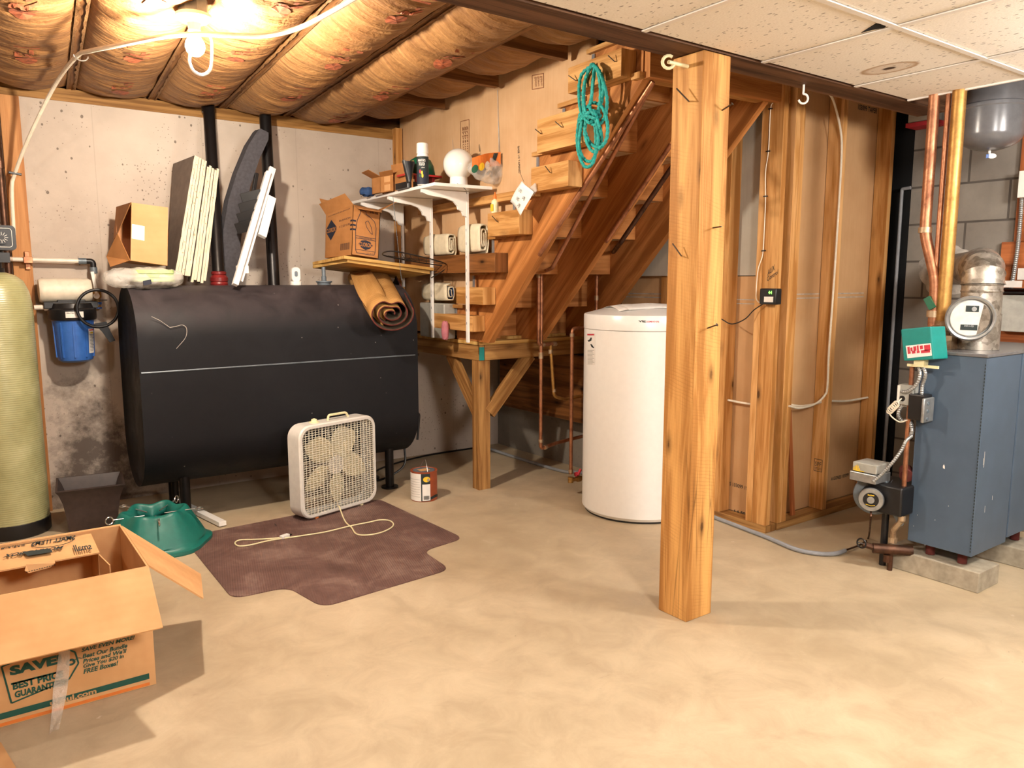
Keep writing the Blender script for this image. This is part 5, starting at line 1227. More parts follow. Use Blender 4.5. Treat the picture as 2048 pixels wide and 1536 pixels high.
rope(m, spline([RP(1158, 240, .12), RP(1172, 228, .15), RP(1190, 222, .13), RP(1200, 232, .11), RP(1190, 236, .15), RP(1170, 232, .15), RP(1160, 245, .13)], 8))
m.build('coiled_rope', 'tealrope', None, 'coiled teal rope hanging from the top block on the stair wall', 'rope')

# ================================================================== pipes below the stairs
SP = WB(SL, 0, ZL)-UZ*.012; SN = (dB+UZ*.943).cross(nB).normalized()
def ST(x, y): return PL(x, y, SP, SN)
def pipe(name, lab, pts, r, mt, fits=(), rad=.03, par=None):
    t = thing(name, pts[0], lab, 'pipe') if par is None else par
    m = MB(); m.tube(rnd_path(pts, rad), r, 14); m.build('pipe_run', mt, t)
    for a, b in fits:
        a, b = V(a), V(b); m = MB(); m.cyl(a, b, r*1.28, 14); m.build('fitting', 'solder', t)
    return t
YQ = 3.80
a_top = V((P(1074, 516, 1, YQ).x, YQ, P(1074, 516, 1, YQ).z)); xa_ = P(1077, 620, 1, YQ).x
top1 = V((xa_, YQ, a_top.z)); bot1 = P(1076, 690, 1, YQ); bot1.x = xa_; e1 = P(1112, 689, 1, YQ)
pipe('copper_pipe', 'copper pipe sloping under the stairs then dropping in front of the landing, nearest the post', [ST(1306, 163), ST(1080, 508), top1+V((0, 0, -.03)), bot1, V((e1.x, YQ, bot1.z))], .0115, 'copper', [(top1+V((0, 0, -.05)), top1+V((0, 0, -.12))), (V((xa_+.03, YQ, bot1.z)), V((xa_+.045, YQ, bot1.z))), (V((e1.x-.03, YQ, bot1.z)), V((e1.x, YQ, bot1.z)))])
xb_ = xa_+.022; zt2 = P(1100, 542, 1, YQ).z; zb3 = P(1083, 897, 1, YQ).z
pipe('copper_pipe', 'copper pipe teed under the stairs and running to a low elbow near the floor', [ST(1305, 166), ST(1104, 536), V((xb_+.03, YQ+.0, zt2)), V((xb_, YQ+.0, zt2)), V((xb_, YQ, zb3)), V((P(1132, 895, 1, YQ).x, YQ+.08, zb3)), V((3.5, YQ+.1, zb3+.02))], .0115, 'copper', [(V((xb_, YQ, .86)), V((xb_, YQ, .90))), (V((xb_, YQ, zb3+.04)), V((xb_, YQ, zb3+.06))), (V((xb_+.04, YQ+.01, zb3)), V((xb_+.06, YQ+.02, zb3)))])
q_ = [P(1101, 693, 1, YQ), P(1108, 793, 1, YQ), P(1130, 799, 1, YQ)]
pipe('copper_pipe', 'short copper pipe dropping from the horizontal copper branch below the landing rim', [V((q_[0].x, YQ, bot1.z)), q_[1], q_[2], q_[2]+V((.3, .05, .01))], .0105, 'copperb', [(q_[0]+V((0, 0, -.02)), q_[0]+V((0, 0, -.045))), (q_[1]+V((0, 0, .03)), q_[1]+V((0, 0, .05)))])
YR = 3.62; xg = P(1143, 800, 1, YR).x; zt4 = P(1147, 657, 1, YR).z
pb4 = P(1136, 955, 1, YR)
t = pipe('copper_pipe', 'upright copper pipe close to the left side of the white water heater', [P(1185, 653, 1, YR)+V((.08, 0, 0)), V((P(1160, 655, 1, YR).x, YR, zt4)), V((xg, YR, zt4)), V((xg, YR, pb4.z+.02))], .0115, 'copper', [(V((xg, YR, zt4-.05)), V((xg, YR, zt4-.03))), (V((xg, YR, .15)), V((xg, YR, .17)))])
m = MB(); v0 = V((xg, YR, .10)); m.cyl((xg, YR, .085), (xg, YR, .12), .018, 12); m.cyl((xg, YR, .10), (xg+.14, YR, .10), .013, 12); m.cyl((xg+.05, YR, .10), (xg+.08, YR, .10), .02, 6); m.build('drain_valve', 'brass', t)
m = MB(); m.cyl((xg+.04, YR-.02, .13), (xg+.065, YR-.02, .165), .009, 10); m.cyl((xg+.03, YR-.01, .135), (xg+.045, YR-.01, .135), .014, 10); m.build('red_handle', 'inkred', t)
# pair right of the middle stringer
YT = 3.75
c1 = P(1194, 505, 1, YT); 
pipe('copper_pipe', 'copper pipe dropping behind the heater lid, left of the dark pipe', [ST(1342, 289), ST(1214, 481), c1, V((c1.x, YT, 1.10))], .0115, 'copper', [(V((c1.x, YT, 1.22)), V((c1.x, YT, 1.25))), (V((c1.x, YT, 1.40)), V((c1.x, YT, 1.43))), (c1+V((0, 0, -.03)), c1+V((0, 0, -.01)))])
c2_ = P(1224, 508, 1, YT); z5 = P(1224, 596, 1, YT).z
t = pipe('dark_pipe', 'dark tarnished pipe dropping behind the heater lid to a red valve', [ST(1352, 322), ST(1242, 484), c2_, V((c2_.x, YT, z5)), V((P(1262, 600, 1, YT).x, YT, z5))], .0135, 'copperd', [(c2_+V((0, 0, -.04)), c2_+V((0, 0, -.06))), (V((c2_.x, YT, z5+.04)), V((c2_.x, YT, z5+.06))), (V((c2_.x+.05, YT, z5)), V((c2_.x+.07, YT, z5)))])
vx = P(1255, 590, 1, YT); m = MB(); m.cyl(vx+V((0, -.03, -.01)), vx+V((0, .0, 0)), .028, 12); m.build('valve_wheel', 'redplastic', t); m = MB(); m.cyl(vx+V((.02, 0, .0)), vx+V((.03, 0, .05)), .022, 12); m.cyl(vx+V((.03, 0, .05)), vx+V((.035, 0, .07)), .03, 12); m.build('valve_top', 'castgrey', t)

# ================================================================== WATER HEATER
hc_ = V((3.105, 3.255, 0)); RH = .33
hfront = P(1274, 1050, 2, 0); dirh = V((hfront.x, hfront.y, 0)).normalized(); hc_ = V((hfront.x, hfront.y, 0))+dirh*RH
ztopH = P(1285, 632, 0, (hc_-dirh*RH).x).z
ht = thing('water_heater', hc_, 'tall round white indirect water heater standing behind the big post', 'water heater')
m = MB(); m.lathe([(RH*.96, .012), (RH, .03), (RH, ztopH-.085)], hc_, seg=96); hj = m.build('jacket', 'white', ht)
m = MB(); m.lathe([(RH*.9, 0), (RH*.95, .002), (RH*.95, .012)], hc_, seg=64); m.build('foot_ring', 'blackplastic', ht)
m = MB(); m.lathe([(RH*.99, ztopH-.0835), (RH*1.006, ztopH-.082), (RH*1.006, ztopH-.006), (RH*.995, ztopH), (RH*.6, ztopH+.035), (RH*.3, ztopH+.045), (.001, ztopH+.047)], hc_, seg=96); m.build('lid', 'white', ht)
ac = math.atan2(-dirh.y, -dirh.x)
def hp(x, y, R0): # point on the heater's side seen at the pixel
    d = (FW*FPX+Rt*(x-CX)-UP*(y-CY)); o2 = V((EY.x-hc_.x, EY.y-hc_.y)); d2 = V((d.x, d.y)); A = d2.dot(d2); B = o2.dot(d2); Cc = o2.dot(o2)-R0*R0; disc = max(0, B*B-A*Cc); t_ = (-B-math.sqrt(disc))/A; return EY+d*t_
m = MB(); put_text(m, 'VI', lambda u, v: hp(1277+9*u, 644.5-4*v, RH*1.006+.0015), 0, .03); put_text(m, 'E', lambda u, v: hp(1287+5*u, 645-4*v, RH*1.006+.0015), 0, .02); put_text(m, 'SSMANN', lambda u, v: hp(1293+25*u, 645-3.4*v, RH*1.006+.0015), 1, .01)
m.build('brand_mark', ['ink', 'inkred'], ht, smooth=False)
m = MB()
lb = lambda u, v, e=.001: hp(1173.5+16.5*u, 730-63*v, RH+e)
m.grid(lambda u, v: lb(u, v), 6, 8); m.grid(lambda u, v: lb(.06+.84*u, .94+.05*v-.0, .0016), 6, 2, 1)
m.add([lb(a, b, .0018) for a, b in ((.1, .78), (.3, .8), (.5, .88), (.62, .86), (.55, .77), (.4, .76), (.25, .73))], [(0, 1, 2, 3, 4, 5, 6)], 2)
m.add([lb(a, b, .0018) for a, b in ((.42, .66), (.6, .66), (.9, .55), (.8, .53), (.55, .58))], [(0, 1, 2, 3, 4)], 2)
for k in range(11): m.grid(lambda u, v: lb(.1+.8*u*(.75+.25*((k*5) % 3)/2), .03+.043*k+.016*v, .0016), 4, 2, 3)
l2 = lambda u, v, e=.001: hp(1166.5+4.5*u, 736-72*v, RH+e)
m.build('warning_label', ['paper', 'inkred', 'ink', 'greybox'], hj)
m = MB()
pp = [V((0, 0, ztopH+.05))+V((P(x, y, 2, ztopH+.05).x, P(x, y, 2, ztopH+.05).y, 0)) for x, y in ((1209, 609), (1248, 620), (1330, 615), (1300, 608))]
pp = [P(1209, 610, 2, ztopH+.042), P(1247, 620, 2, ztopH+.040), P(1328, 616, 2, ztopH+.044), P(1290, 607, 2, ztopH+.044)]
cp = hc_+V((-.05, -.02, ztopH+.055)); ru = V((.93, -.37, 0)); rv = V((.37, .93, 0))
m.grid(lambda u, v: cp+ru*(-.17+.36*u)+rv*(-.14+.28*v)+UZ*(.006*math.sin(u*7)-.022*abs(2*v-1)**2-.012*abs(2*u-1)), 10, 8)
m.grid(lambda u, v: cp+ru*(-.12+.36*u)+rv*(-.16+.28*v)+UZ*(.006-.022*abs(2*v-1)**2-.010*abs(2*u-1)), 10, 8)
m.build('paper_manual', 'paper', None, 'loose white papers lying on the lid of the white water heater', 'paper', solid=.001)

# ================================================================== FLOOR THINGS
def F0(x, y, z=0): return P(x, y, 2, z)
def round_poly(pts, r, n=6):
    out = []; N = len(pts)
    for i in range(N):
        a, b, c = V(pts[i-1]), V(pts[i]), V(pts[(i+1) % N]); u, w = (a-b), (c-b); q = min(r, u.length*.45, w.length*.45); p0, p2 = b+u.normalized()*q, b+w.normalized()*q
        for k in range(n+1): t = k/n; out.append(p0*(1-t)**2+b*2*t*(1-t)+p2*t*t)
    return out
mp_ = [V((.855, 3.235, .0)), V((1.09, 3.225, 0)), V((1.135, 2.93, 0)), V((1.785, 2.985, 0)), V((1.80, 3.275, 0)), V((2.07, 3.32, 0)), V((2.03, 4.25, 0)), V((.87, 4.2, 0))]
m = MB(); m.prism(round_poly(mp_, .07), (0, 0, .004)); m.build('chair_mat', 'mat', None, 'brown ribbed office chair mat with a lip lying on the concrete floor', 'floor mat', smooth=False)
MZ = .0045
# box fan
fo = V((1.72, 4.185, MZ+.008)); ang = math.radians(15.8); fx_, fy_ = V((math.cos(ang), math.sin(ang), 0)), V((-math.sin(ang), math.cos(ang), 0))
FWD, FH, FD = .555, .535, .115
def FA(x, y, z): return fo+fx_*x+fy_*y+UZ*z
fan = thing('box_fan', fo, 'white square box fan with cream blades standing on the chair mat', 'fan')
m = MB(); o_ = rrect(FWD, FH, .075, 6, 0, FH/2); i_ = rrect(FWD-.006, FH-.006, .072, 6, 0, FH/2); fr2 = rrect(FWD-.044, FH-.044, .055, 6, 0, FH/2); n = len(o_)
R_s = [[FA(x, -FD/2+.008, z) for x, z in o_], [FA(x, -FD/2, z) for x, z in rrect(FWD-.014, FH-.014, .068, 6, 0, FH/2)], [FA(x, -FD/2, z) for x, z in fr2], [FA(x, -FD/2+.012, z) for x, z in fr2], [FA(x, -FD/2+.012, z) for x, z in i_], [FA(x, FD/2-.012, z) for x, z in i_], [FA(x, FD/2-.012, z) for x, z in fr2], [FA(x, FD/2, z) for x, z in fr2], [FA(x, FD/2, z) for x, z in rrect(FWD-.014, FH-.014, .068, 6, 0, FH/2)], [FA(x, FD/2-.008, z) for x, z in o_]]
vs = [p for r in R_s for p in r]; nr = len(R_s); m.add(vs, [(i*n+k, i*n+(k+1) % n, ((i+1) % nr)*n+(k+1) % n, ((i+1) % nr)*n+k) for i in range(nr) for k in range(n)]); m.build('shell', 'fanwhite', fan)
hw, hh, rc = (FWD-.044)/2, (FH-.044)/2, .055
def lim(x, h1, h2):
    ax_ = abs(x); 
    if ax_ <= h1-rc: return h2
    return h2-rc+math.sqrt(max(0, rc*rc-(ax_-(h1-rc))**2))
for side, nm in ((-1, 'front_grille'), (1, 'rear_grille')):
    m = MB(); y = side*(FD/2-.006); NV, NH = (22, 38) if side < 0 else (12, 16)
    for k in range(1, NV):
        x = -hw+2*hw*k/NV; L_ = lim(x, hw, hh); w_ = .0017 if k % 3 else .0026
        m.beam(FA(x, y, FH/2-L_), FA(x, y, FH/2+L_), w_, .004, side=fx_)
    for k in range(1, NH):
        z = -hh+2*hh*k/NH; L_ = lim(z, hh, hw); m.beam(FA(-L_, y+.001, FH/2+z), FA(L_, y+.001, FH/2+z), .0035, .0019)
    m.build(nm, 'grille', fan, smooth=False)
ctrf = FA(0, 0, FH/2)
m = MB(); m.cyl(FA(0, -.02, FH/2), FA(0, .045, FH/2), .055, 28); m.build('motor_hub', 'fanwhite', fan)
for k in range(5):
    a0 = math.radians(72*k+62); m = MB()
    def bl(u, v, a0=a0):
        r = .045+.185*v; wdt = (.28+.75*math.sin(PI*min(1, v*.62+.18))**1.1)*(1-.55*max(0, v-.8)**1.5*6)
        a = a0+(u-.5)*wdt*.78*(.05+.13)/max(r, .11)*1.0
        return ctrf+(fx_*math.cos(a)+UZ*math.sin(a))*r+fy_*(.028*(u-.5)*2*(.6+.4*v))
    m.grid(bl, 10, 12); m.build('blade', 'blade', fan, solid=.002)
m = MB(); hz = FH; m.tube(rnd_path([FA(-.035, 0, hz-.002), FA(-.03, 0, hz+.028), FA(.10, 0, hz+.028), FA(.115, 0, hz-.002)], .018), .007, 8); m.box(FA(0, 0, 0), FA(0, 0, 0)) if 0 else None; m.build('handle', 'cream', fan)
m = MB(); m.lathe([(.03, hz-.001), (.03, hz+.004), (.018, hz+.008), (.016, hz+.018), (.003, hz+.024)], FA(-.13, 0, 0), seg=20); m.build('switch_knob', 'cream', fan)
for x in (-.17, .16):
    m = MB(); m.beam(FA(x, -.05, -.004), FA(x, .05, -.004), .02, .008); m.build('foot', 'cream' if x > 0 else 'orangeink', fan, None if x > 0 else 'orange plastic foot')
# fan cord and plug on the mat
m = MB(); cz = MZ+.004
cpts = [FA(-.02, -FD/2-.002, .03)]+[F0(x, y, cz) for x, y in ((690, 1042), (703, 1055), (713, 1068), (735, 1070), (765, 1064), (786, 1052), (781, 1042), (760, 1040), (735, 1045), (700, 1052), (650, 1064), (600, 1072), (540, 1081), (500, 1090), (478, 1092), (470, 1086), (480, 1080), (510, 1079), (545, 1077), (562, 1075))]
m.tube(spline(cpts, 7), .0038, 8); 
t = thing('power_cord', F0(650, 1064, MZ), 'cream fan power cord with plug looped on the chair mat', 'cord'); m.build('cord', 'cream', t)
m = MB(); a, b = F0(562, 1075, cz+.006), F0(577, 1070, cz+.006); m.beam(a, b, .026, .018); d = (b-a).normalized(); m.build('plug', 'white', t, bevel=.003)
m = MB(); s_ = d.cross(UZ)*.006; m.beam(b+s_, b+s_+d*.016, .002, .007); m.beam(b-s_, b-s_+d*.016, .002, .007); m.build('prongs', 'blackplastic', t, smooth=False)
# paint can
o = F0(851, 1004); o = V((o.x+.03, o.y+.07, 0)); pc_ = thing('paint_can', o, 'used paint can with white and rust label standing on the floor right of the fan', 'paint can')
RC = .082; HC = .185
m = MB(); m.lathe([(RC-.002, 0), (RC, .003), (RC, HC-.004), (RC+.002, HC), (RC-.008, HC+.001), (RC-.012, HC-.006), (.0, HC-.004)], o, seg=48); pcb = m.build('can', 'copperlabel', pc_)
ca0 = math.atan2(-o.y, -o.x)
def cw(u, v, e=.0008): a = ca0-PI/2+PI*u; return V((o.x+(RC+e)*math.cos(a), o.y+(RC+e)*math.sin(a), o.z+.006+(HC-.014)*v))
m = MB(); m.grid(lambda u, v: cw(-.1+.53*u, v), 20, 2, 0); m.grid(lambda u, v: cw(.43+.22*u, v), 10, 2, 1); m.grid(lambda u, v: cw(.46+.19*u, .02+.60*v, .0016), 10, 2, 0); m.grid(lambda u, v: cw(.65+.32*u, .03+.1*v+.05*math.sin(u*3), .0016), 8, 2, 1)
m.add([cw(.565, .80, .002)]+[cw(.565+.085*math.cos(k*PI/10), .80+.10*math.sin(k*PI/10), .002) for k in range(20)], [(0, 1+k, 1+(k+1) % 20) for k in range(20)], 2)
for k in range(12): m.grid(lambda u, v: cw(.49+.011*k+.005*u*(1+(k % 2)), .06+.14*v, .0024), 2, 2, 1)
for k in range(8): m.grid(lambda u, v: cw(.05+.35*u, .15+.09*k+.012*v, .0016), 6, 2, 3)
m.build('label_print', ['paper', 'ink', 'yellowink', 'greybox'], pcb)
m = MB(); m.cyl(o+V((0, 0, HC-.004)), o+V((0, 0, HC-.001)), RC-.014, 32); m.build('lid', 'castgrey', pc_)
m = MB(); m.box(o+V((-.035, -.03, HC)), o+V((.03, .02, HC+.0015))); m.build('lid_sticker', 'card', pc_, smooth=False)
m = MB(); ea, eb = cw(.60, .78, .004), cw(-.40, .78, .004); m.tube(spline([ea, ea.lerp(eb, .12)+UZ*.07, ea.lerp(eb, .3)+UZ*.115, ea.lerp(eb, .52)+UZ*.10, ea.lerp(eb, .8)+UZ*.06, eb], 8), .0022, 6); m.cyl(cw(.60, .78, 0), cw(.60, .78, .006), .008, 12); m.build('bail_handle', 'chrome', pc_)
# christmas tree stand
so_ = F0(330, 1112); so_ = V((so_.x+.0, so_.y+.205, 0)); ts_ = thing('tree_stand', so_, 'dark green plastic tree stand with eye bolts on the floor beside the mat', 'tree stand')
m = MB()
def tsf(u, v):
    a = 2*PI*u; lob = math.cos(6*a+.4)
    if v < .08: r = .262+.010*lob; z = v/.08*.022
    elif v < .14: t_ = (v-.08)/.06; r = .250+.010*lob-.012*t_; z = .022+.012*t_
    elif v < .8: t_ = (v-.14)/.66; r = .238-.088*t_**1.1+.004*lob*(1+t_*1.5); z = .034+.145*t_
    else: t_ = (v-.8)/.2; r = .150-.045*t_+.010*lob*(1+.8*t_); z = .179+.018*math.sin(PI*t_)*.6-.06*t_**3
    z += (.008*lob*(v-.5)*2 if v > .5 else 0)
    return so_+V((r*math.cos(a), r*math.sin(a), max(z, 0)))
m.grid(tsf, 96, 44, closed_u=True); m.build('stand_body', 'greenstand', ts_, solid=.004, ang=60)
m = MB(); m.lathe([(.0, .03), (.075, .03), (.085, .05), (.088, .125), (.09, .126), (.091, .05), (.08, .022), (0, .022)], so_, seg=36); m.build('water_bowl', 'greenstand', ts_)
for k in range(5):
    a = math.radians(72*k-95); d = V((math.cos(a), math.sin(a), 0)); b0_ = so_+d*.05+UZ*.165; b1_ = so_+d*.20+UZ*.178
    m = MB(); m.tube([b0_, b1_], .0035, 8); rc_ = b1_+d*.018; sd = UZ if k % 2 == 0 else d.cross(UZ)
    m.tube([rc_+(d*math.cos(q)+sd*math.sin(q))*.018 for q in [j*PI/8 for j in range(16)]], .0032, 6, closed=True); m.build('eye_bolt', 'chrome', ts_)
# white strip of wood
a, b = F0(448, 1056, .0), F0(372, 1018, 0); m = MB(); d = (b-a).normalized(); m.beam(a+V((0, .02, .0185)), b+d*.12+V((0, .02, .0185)), .042, .026); m.build('white_strip', 'white', None, 'white painted wood strip lying between the tree stand and the mat', 'wood strip', smooth=False, bevel=.002)
# dark planter
pq = [P(136, 1008, 2, .25), P(234, 996, 2, .25)]; po = F0(140, 1060); 
pt = thing('planter', V((.50, 4.62, 0)), 'dark brown square flared plastic planter on the floor below the oil tank', 'planter')
pcn = V((.52, 4.72, 0)); m = MB()
def sq(u, r): 
    a = 2*PI*u; c_, s_ = math.cos(a), math.sin(a); k = r/max(abs(c_), abs(s_)); return V((c_*k, s_*k, 0))
rp = math.radians(-6)
prof = [(.115, 0), (.118, .01), (.125, .10), (.135, .17), (.152, .225), (.165, .245), (.165, .25), (.155, .25), (.14, .22), (.12, .16), (.11, .10), (.105, .02), (.0, .02)]
pm = Matrix.Rotation(rp, 3, 'Z')
m.grid(lambda u, v: pcn+pm@sq(u+.0, prof[int(round(v*12))][0])+UZ*prof[int(round(v*12))][1], 48, 13, closed_u=True); m.build('pot', 'darkpot', pt, ang=30)
# small debris on the mat
m = MB(); q = F0(553, 1052, MZ); m.cyl(q, q+V((.0, .03, .004)), .002, 6); m.build('screw', 'chrome', None, 'tiny loose screw lying on the mat left of the fan', 'screw')

# ---- big moving box in the foreground
BX1, BY0, BY1, BH = .445, 2.675, 3.205, .415
BX0 = -.42
bb = thing('moving_box', (0, 2.94, 0), 'large open moving box with dark green lettering in the left foreground', 'moving box')
c8 = lambda x, y, z: V((x, y, z)); th = .006
m = MB()
m.box((BX0, BY0, 0.001), (BX1, BY0+th, BH)); m.box((BX1-th, BY0+th, 0.001), (BX1, BY1, BH)); m.box((BX0, BY1-th, 0.001), (BX1-th, BY1, BH)); m.box((BX0, BY0+th, 0.001), (BX0+th, BY1-th, BH)); m.box((BX0+th, BY0+th, .001), (BX1-th, BY1-th, .007))
bbb = m.build('body', 'card', bb, smooth=False, bevel=.001)
def flap(pts, lab=None, mt='card'):
    pts = [V(p) for p in pts]; n_ = (pts[1]-pts[0]).cross(pts[2]-pts[0]).normalized()*.005; mm = MB(); mm.hexa(pts+[p+n_ for p in pts], 0, UZ); return mm.build('flap', mt, bb, lab, smooth=False)
zf_ = P(320, 1256, 1, 2.47); flap([(BX0, BY0-.002, BH), (BX1, BY0-.002, BH), (BX1-.005, 2.47, zf_.z), (BX0, 2.47, zf_.z+.012)])
fa, fb = P(407, 1196, 1, 2.72), P(402, 1148, 1, 3.12)
flap([(BX1+.002, BY0+.01, BH), (BX1+.002, BY1-.01, BH), fb, fa])
flap([(BX0, BY1+.002, BH), (BX1, BY1+.002, BH), (BX1, BY1+.10, BH-.25), (BX0, BY1+.10, BH-.25)])
mk = MB(); yf = BY0-.0015
def fr(u, v): return V((u, yf, v))
def T(s, x0, x1, z0_, z1_, slant=0.0, bold=.03, shear=0.0, mi=0): put_text(mk, s, lambda u, v: fr(x0+(x1-x0)*u, z0_+(z1_-z0_)*v), mi, bold, shear)
def pz(x, y): q = P(x, y, 1, BY0); return q.x, q.z
def Tp(s, bl, br, top, **k): # baseline left, baseline right, a top-left pixel
    x0, z0_ = pz(*bl); x1, z1_ = pz(*br); _, zt2_ = pz(*top); h = zt2_-z0_
    put_text(mk, s, lambda u, v: fr(x0+(x1-x0)*u, z0_+(z1_-z0_)*u*.0+h*v), k.get('mi', 0), k.get('bold', .03), k.get('shear', 0))
Tp('SAVE!', (20, 1352), (124, 1330), (17, 1333), bold=.06); 
x0, z_ = pz(22, 1368); x1, _ = pz(125, 1345); strip(mk, fr(x0, z_), fr(x1, z_), .006, V((0, -1, 0)))
Tp('BEST PRICE', (26, 1380), (127, 1353), (24, 1366), bold=.045); Tp('GUARANTEED.', (30, 1396), (135, 1366), (28, 1383), bold=.045)
tagp = [(3, 1333), (23, 1406), (138, 1358), (157, 1326), (150, 1304), (130, 1296), (93, 1298)]
tq = [fr(*pz(x, y)) for x, y in tagp]
for a, b in zip(tq, tq[1:]+tq[:1]): strip(mk, a, b, .005, V((0, -1, 0)))
hx_, hz_ = pz(142, 1324); mk.tube([fr(hx_+.010*math.cos(a), hz_+.008*math.sin(a)) for a in [k*PI/8 for k in range(16)]], .003, 6, closed=True); mk.tube(spline([fr(hx_+.004, hz_), fr(hx_+.02, hz_+.008), fr(hx_+.03, hz_+.004)], 5), .0012, 5)
for s_, bl_, br_, tp_ in (('SAVE EVEN MORE!', (163, 1304), (270, 1279), (163, 1296)), ('Beat Our Bundle', (165, 1317), (255, 1296), (165, 1308)), ("Prices and We'll", (166, 1327), (254, 1307), (166, 1318)), ('Give You $20 in', (167, 1337), (248, 1318), (167, 1328)), ('FREE Boxes!', (167, 1348), (237, 1331), (167, 1338))): Tp(s_, bl_, br_, tp_, shear=.25, bold=.03)
xa2, za2 = pz(298, 1346); _, zb2_ = pz(299, 1357); 
mk.box((BX0+.01, yf-.0004, zb2_), (xa2, yf, za2)); 
mk2 = MB(); x0, z_ = pz(100, 1408); x1, _ = pz(193, 1386); put_text(mk2, 'uhaul.com', lambda u, v: V((x0+(x1-x0)*u, yf-.0012, zb2_+.001+(za2-zb2_-.002)*v)), 0, .03)
mk.build('lettering', 'inkgreen', bbb, smooth=False); mk2.build('web_address', 'card', bbb, smooth=False)
# orange line below the stripe
m = MB(); m.box((BX0+.01, yf-.0003, zb2_-.022), (xa2, yf, zb2_-.012)); m.build('orange_line', 'orangeink', bbb, smooth=False)
# clear tape dangling onto the floor
tp = [P(118, 1300, 1, BY0-.002), P(112, 1345, 1, BY0-.003), P(106, 1380, 1, BY0-.006), F0(102, 1436, .01), F0(98, 1468, .004)]
tpr = [P(140, 1300, 1, BY0-.002), P(138, 1345, 1, BY0-.003), P(134, 1380, 1, BY0-.006), F0(124, 1430, .01), F0(118, 1455, .004)]
L_, Rr_ = spline(tp, 6), spline(tpr, 6); nn2 = len(L_)
m = MB(); m.grid(lambda u, v: L_[int(round(v*(nn2-1)))].lerp(Rr_[int(round(v*(nn2-1)))], u)+V((0, -.003-.003*math.sin(v*23+u*3)*(v > .4), .002*math.sin(u*7+v*17)*(v > .4))), 6, nn2); m.build('packing_tape', 'tape', bb, 'clear packing tape hanging to the floor', ang=80)
# smaller carton inside, open side facing up
ib = thing('inner_box', (0, 2.95, .008), 'smaller printed carton lying inside the big moving box, its open side up front', 'cardboard box')
iz = BH-.015; e_ = P(199, 1101, 2, iz); IX1 = e_.x; iy1 = BY1-.012; YI = e_.y; iy0 = YI-.09
tl, tr2 = V((BX0+.02, iy1, iz)), V((IX1, iy1, iz)); bl2, br2 = V((BX0+.02, iy0+.09, iz-.012)), V((IX1+.0, iy0+.09, iz-.012))
m = MB(); m.hexa([bl2, br2, tr2, tl]+[p+UZ*.005 for p in (bl2, br2, tr2, tl)], 0, UZ); m.box((IX1-.005, iy0+.09, .008), (IX1, iy1, iz-.014)); m.box((BX0+.02, iy1-.005, .008), (IX1-.005, iy1, iz-.002)); m.build('body', 'card', ib, smooth=False)
m = MB(); m.hexa([V((IX1-.004, iy0+.09, .01)), V((IX1, iy0+.09, .01)), V((IX1+.02, iy0+.0, .01)), V((IX1+.016, iy0+.0, .01)), V((IX1-.004, iy0+.09, iz-.014)), V((IX1, iy0+.09, iz-.014)), V((IX1+.02, iy0+.0, iz-.03)), V((IX1+.016, iy0+.0, iz-.03))]); m.build('side_flap', 'card', ib, smooth=False)
tz = iz+.0065
def tp_(x, y): q = P(x, y, 2, tz); return V((q.x, q.y, tz))
# hand-hole tab
ta, tb_ = tp_(52, 1117), tp_(110, 1106)
m = MB(); yb2 = iy0+.088
hc0 = V((P(52, 1122, 1, yb2).x, yb2, iz-.008)); hc1 = V((P(108, 1112, 1, yb2).x, yb2, iz-.008))
tb0, tb1 = P(50, 1148, 1, yb2-.01), P(111, 1133, 1, yb2-.01)
pts = [hc0+UZ*.006, hc1+UZ*.006, tb1+V((0, 0, .012)), tb1+V((-.015, 0, 0)), tb0+V((.012, 0, 0)), tb0+V((0, 0, .012))]; m.prism(pts, (0, .004, 0)); m.build('hand_tab', 'card', ib, smooth=False)
m = MB()
def tf(o2, xd, yd): return lambda u, v: o2+xd*u+yd*v
def TT(s, a, b, c, **k): a, b, c = tp_(*a), tp_(*b), tp_(*c); put_text(m, s, tf(a, b-a, c-a), 0, k.get('bold', .02))
TT('SMALL ITEMS', (150, 1078), (62, 1092), (151, 1069)); TT('MOVING BOX', (128, 1091), (12, 1108), (122, 1098), bold=.04); TT('small', (185, 1098), (150, 1103), (180, 1086)); TT('KITCHEN OFFICE', (50, 1092), (2, 1099), (48, 1080))
hq = [tp_(45, 1104), tp_(55, 1112), tp_(105, 1104), tp_(100, 1097)]; m.prism(hq, (0, 0, .0006))
ov = [tp_(105+42*math.cos(k*PI/12), 1084-6*math.cos(k*PI/12)+9*math.sin(k*PI/12)) for k in range(24)]
m.tube(ov, .0012, 5, closed=True); a, b = tp_(0, 1101+2), tp_(165, 1070); strip(m, tp_(2, 1094), tp_(163, 1071), .003, UZ)
m.build('printing', 'ink', ib, smooth=False)
m = MB(); 
for k in range(12): a = tb0.lerp(tb1, (k+.2)/12)+V((.002, -.0012, .006)); b = tb0.lerp(tb1, (k+.75)/12)+V((.002, -.0012, .006)); strip(m, a, b, .0025, V((0, -1, 0)))
m.build('dashes', 'ink', ib, smooth=False)
# corner of another flattened carton at the bottom left edge of the picture
m = MB(); q = [F0(-60, 1500, .0), F0(0, 1487, .0), F0(34, 1560, .0), F0(-60, 1600, 0)]
q = [F0(2, 1488, .003), F0(36, 1545, .003), F0(10, 1700, .003), F0(-160, 1700, .003), F0(-160, 1530, .003)]; m.prism(q, (0, 0, .006)); m.build('cardboard_sheet', 'card', None, 'flat cardboard corner on the floor at the lower left corner', 'cardboard', smooth=False)

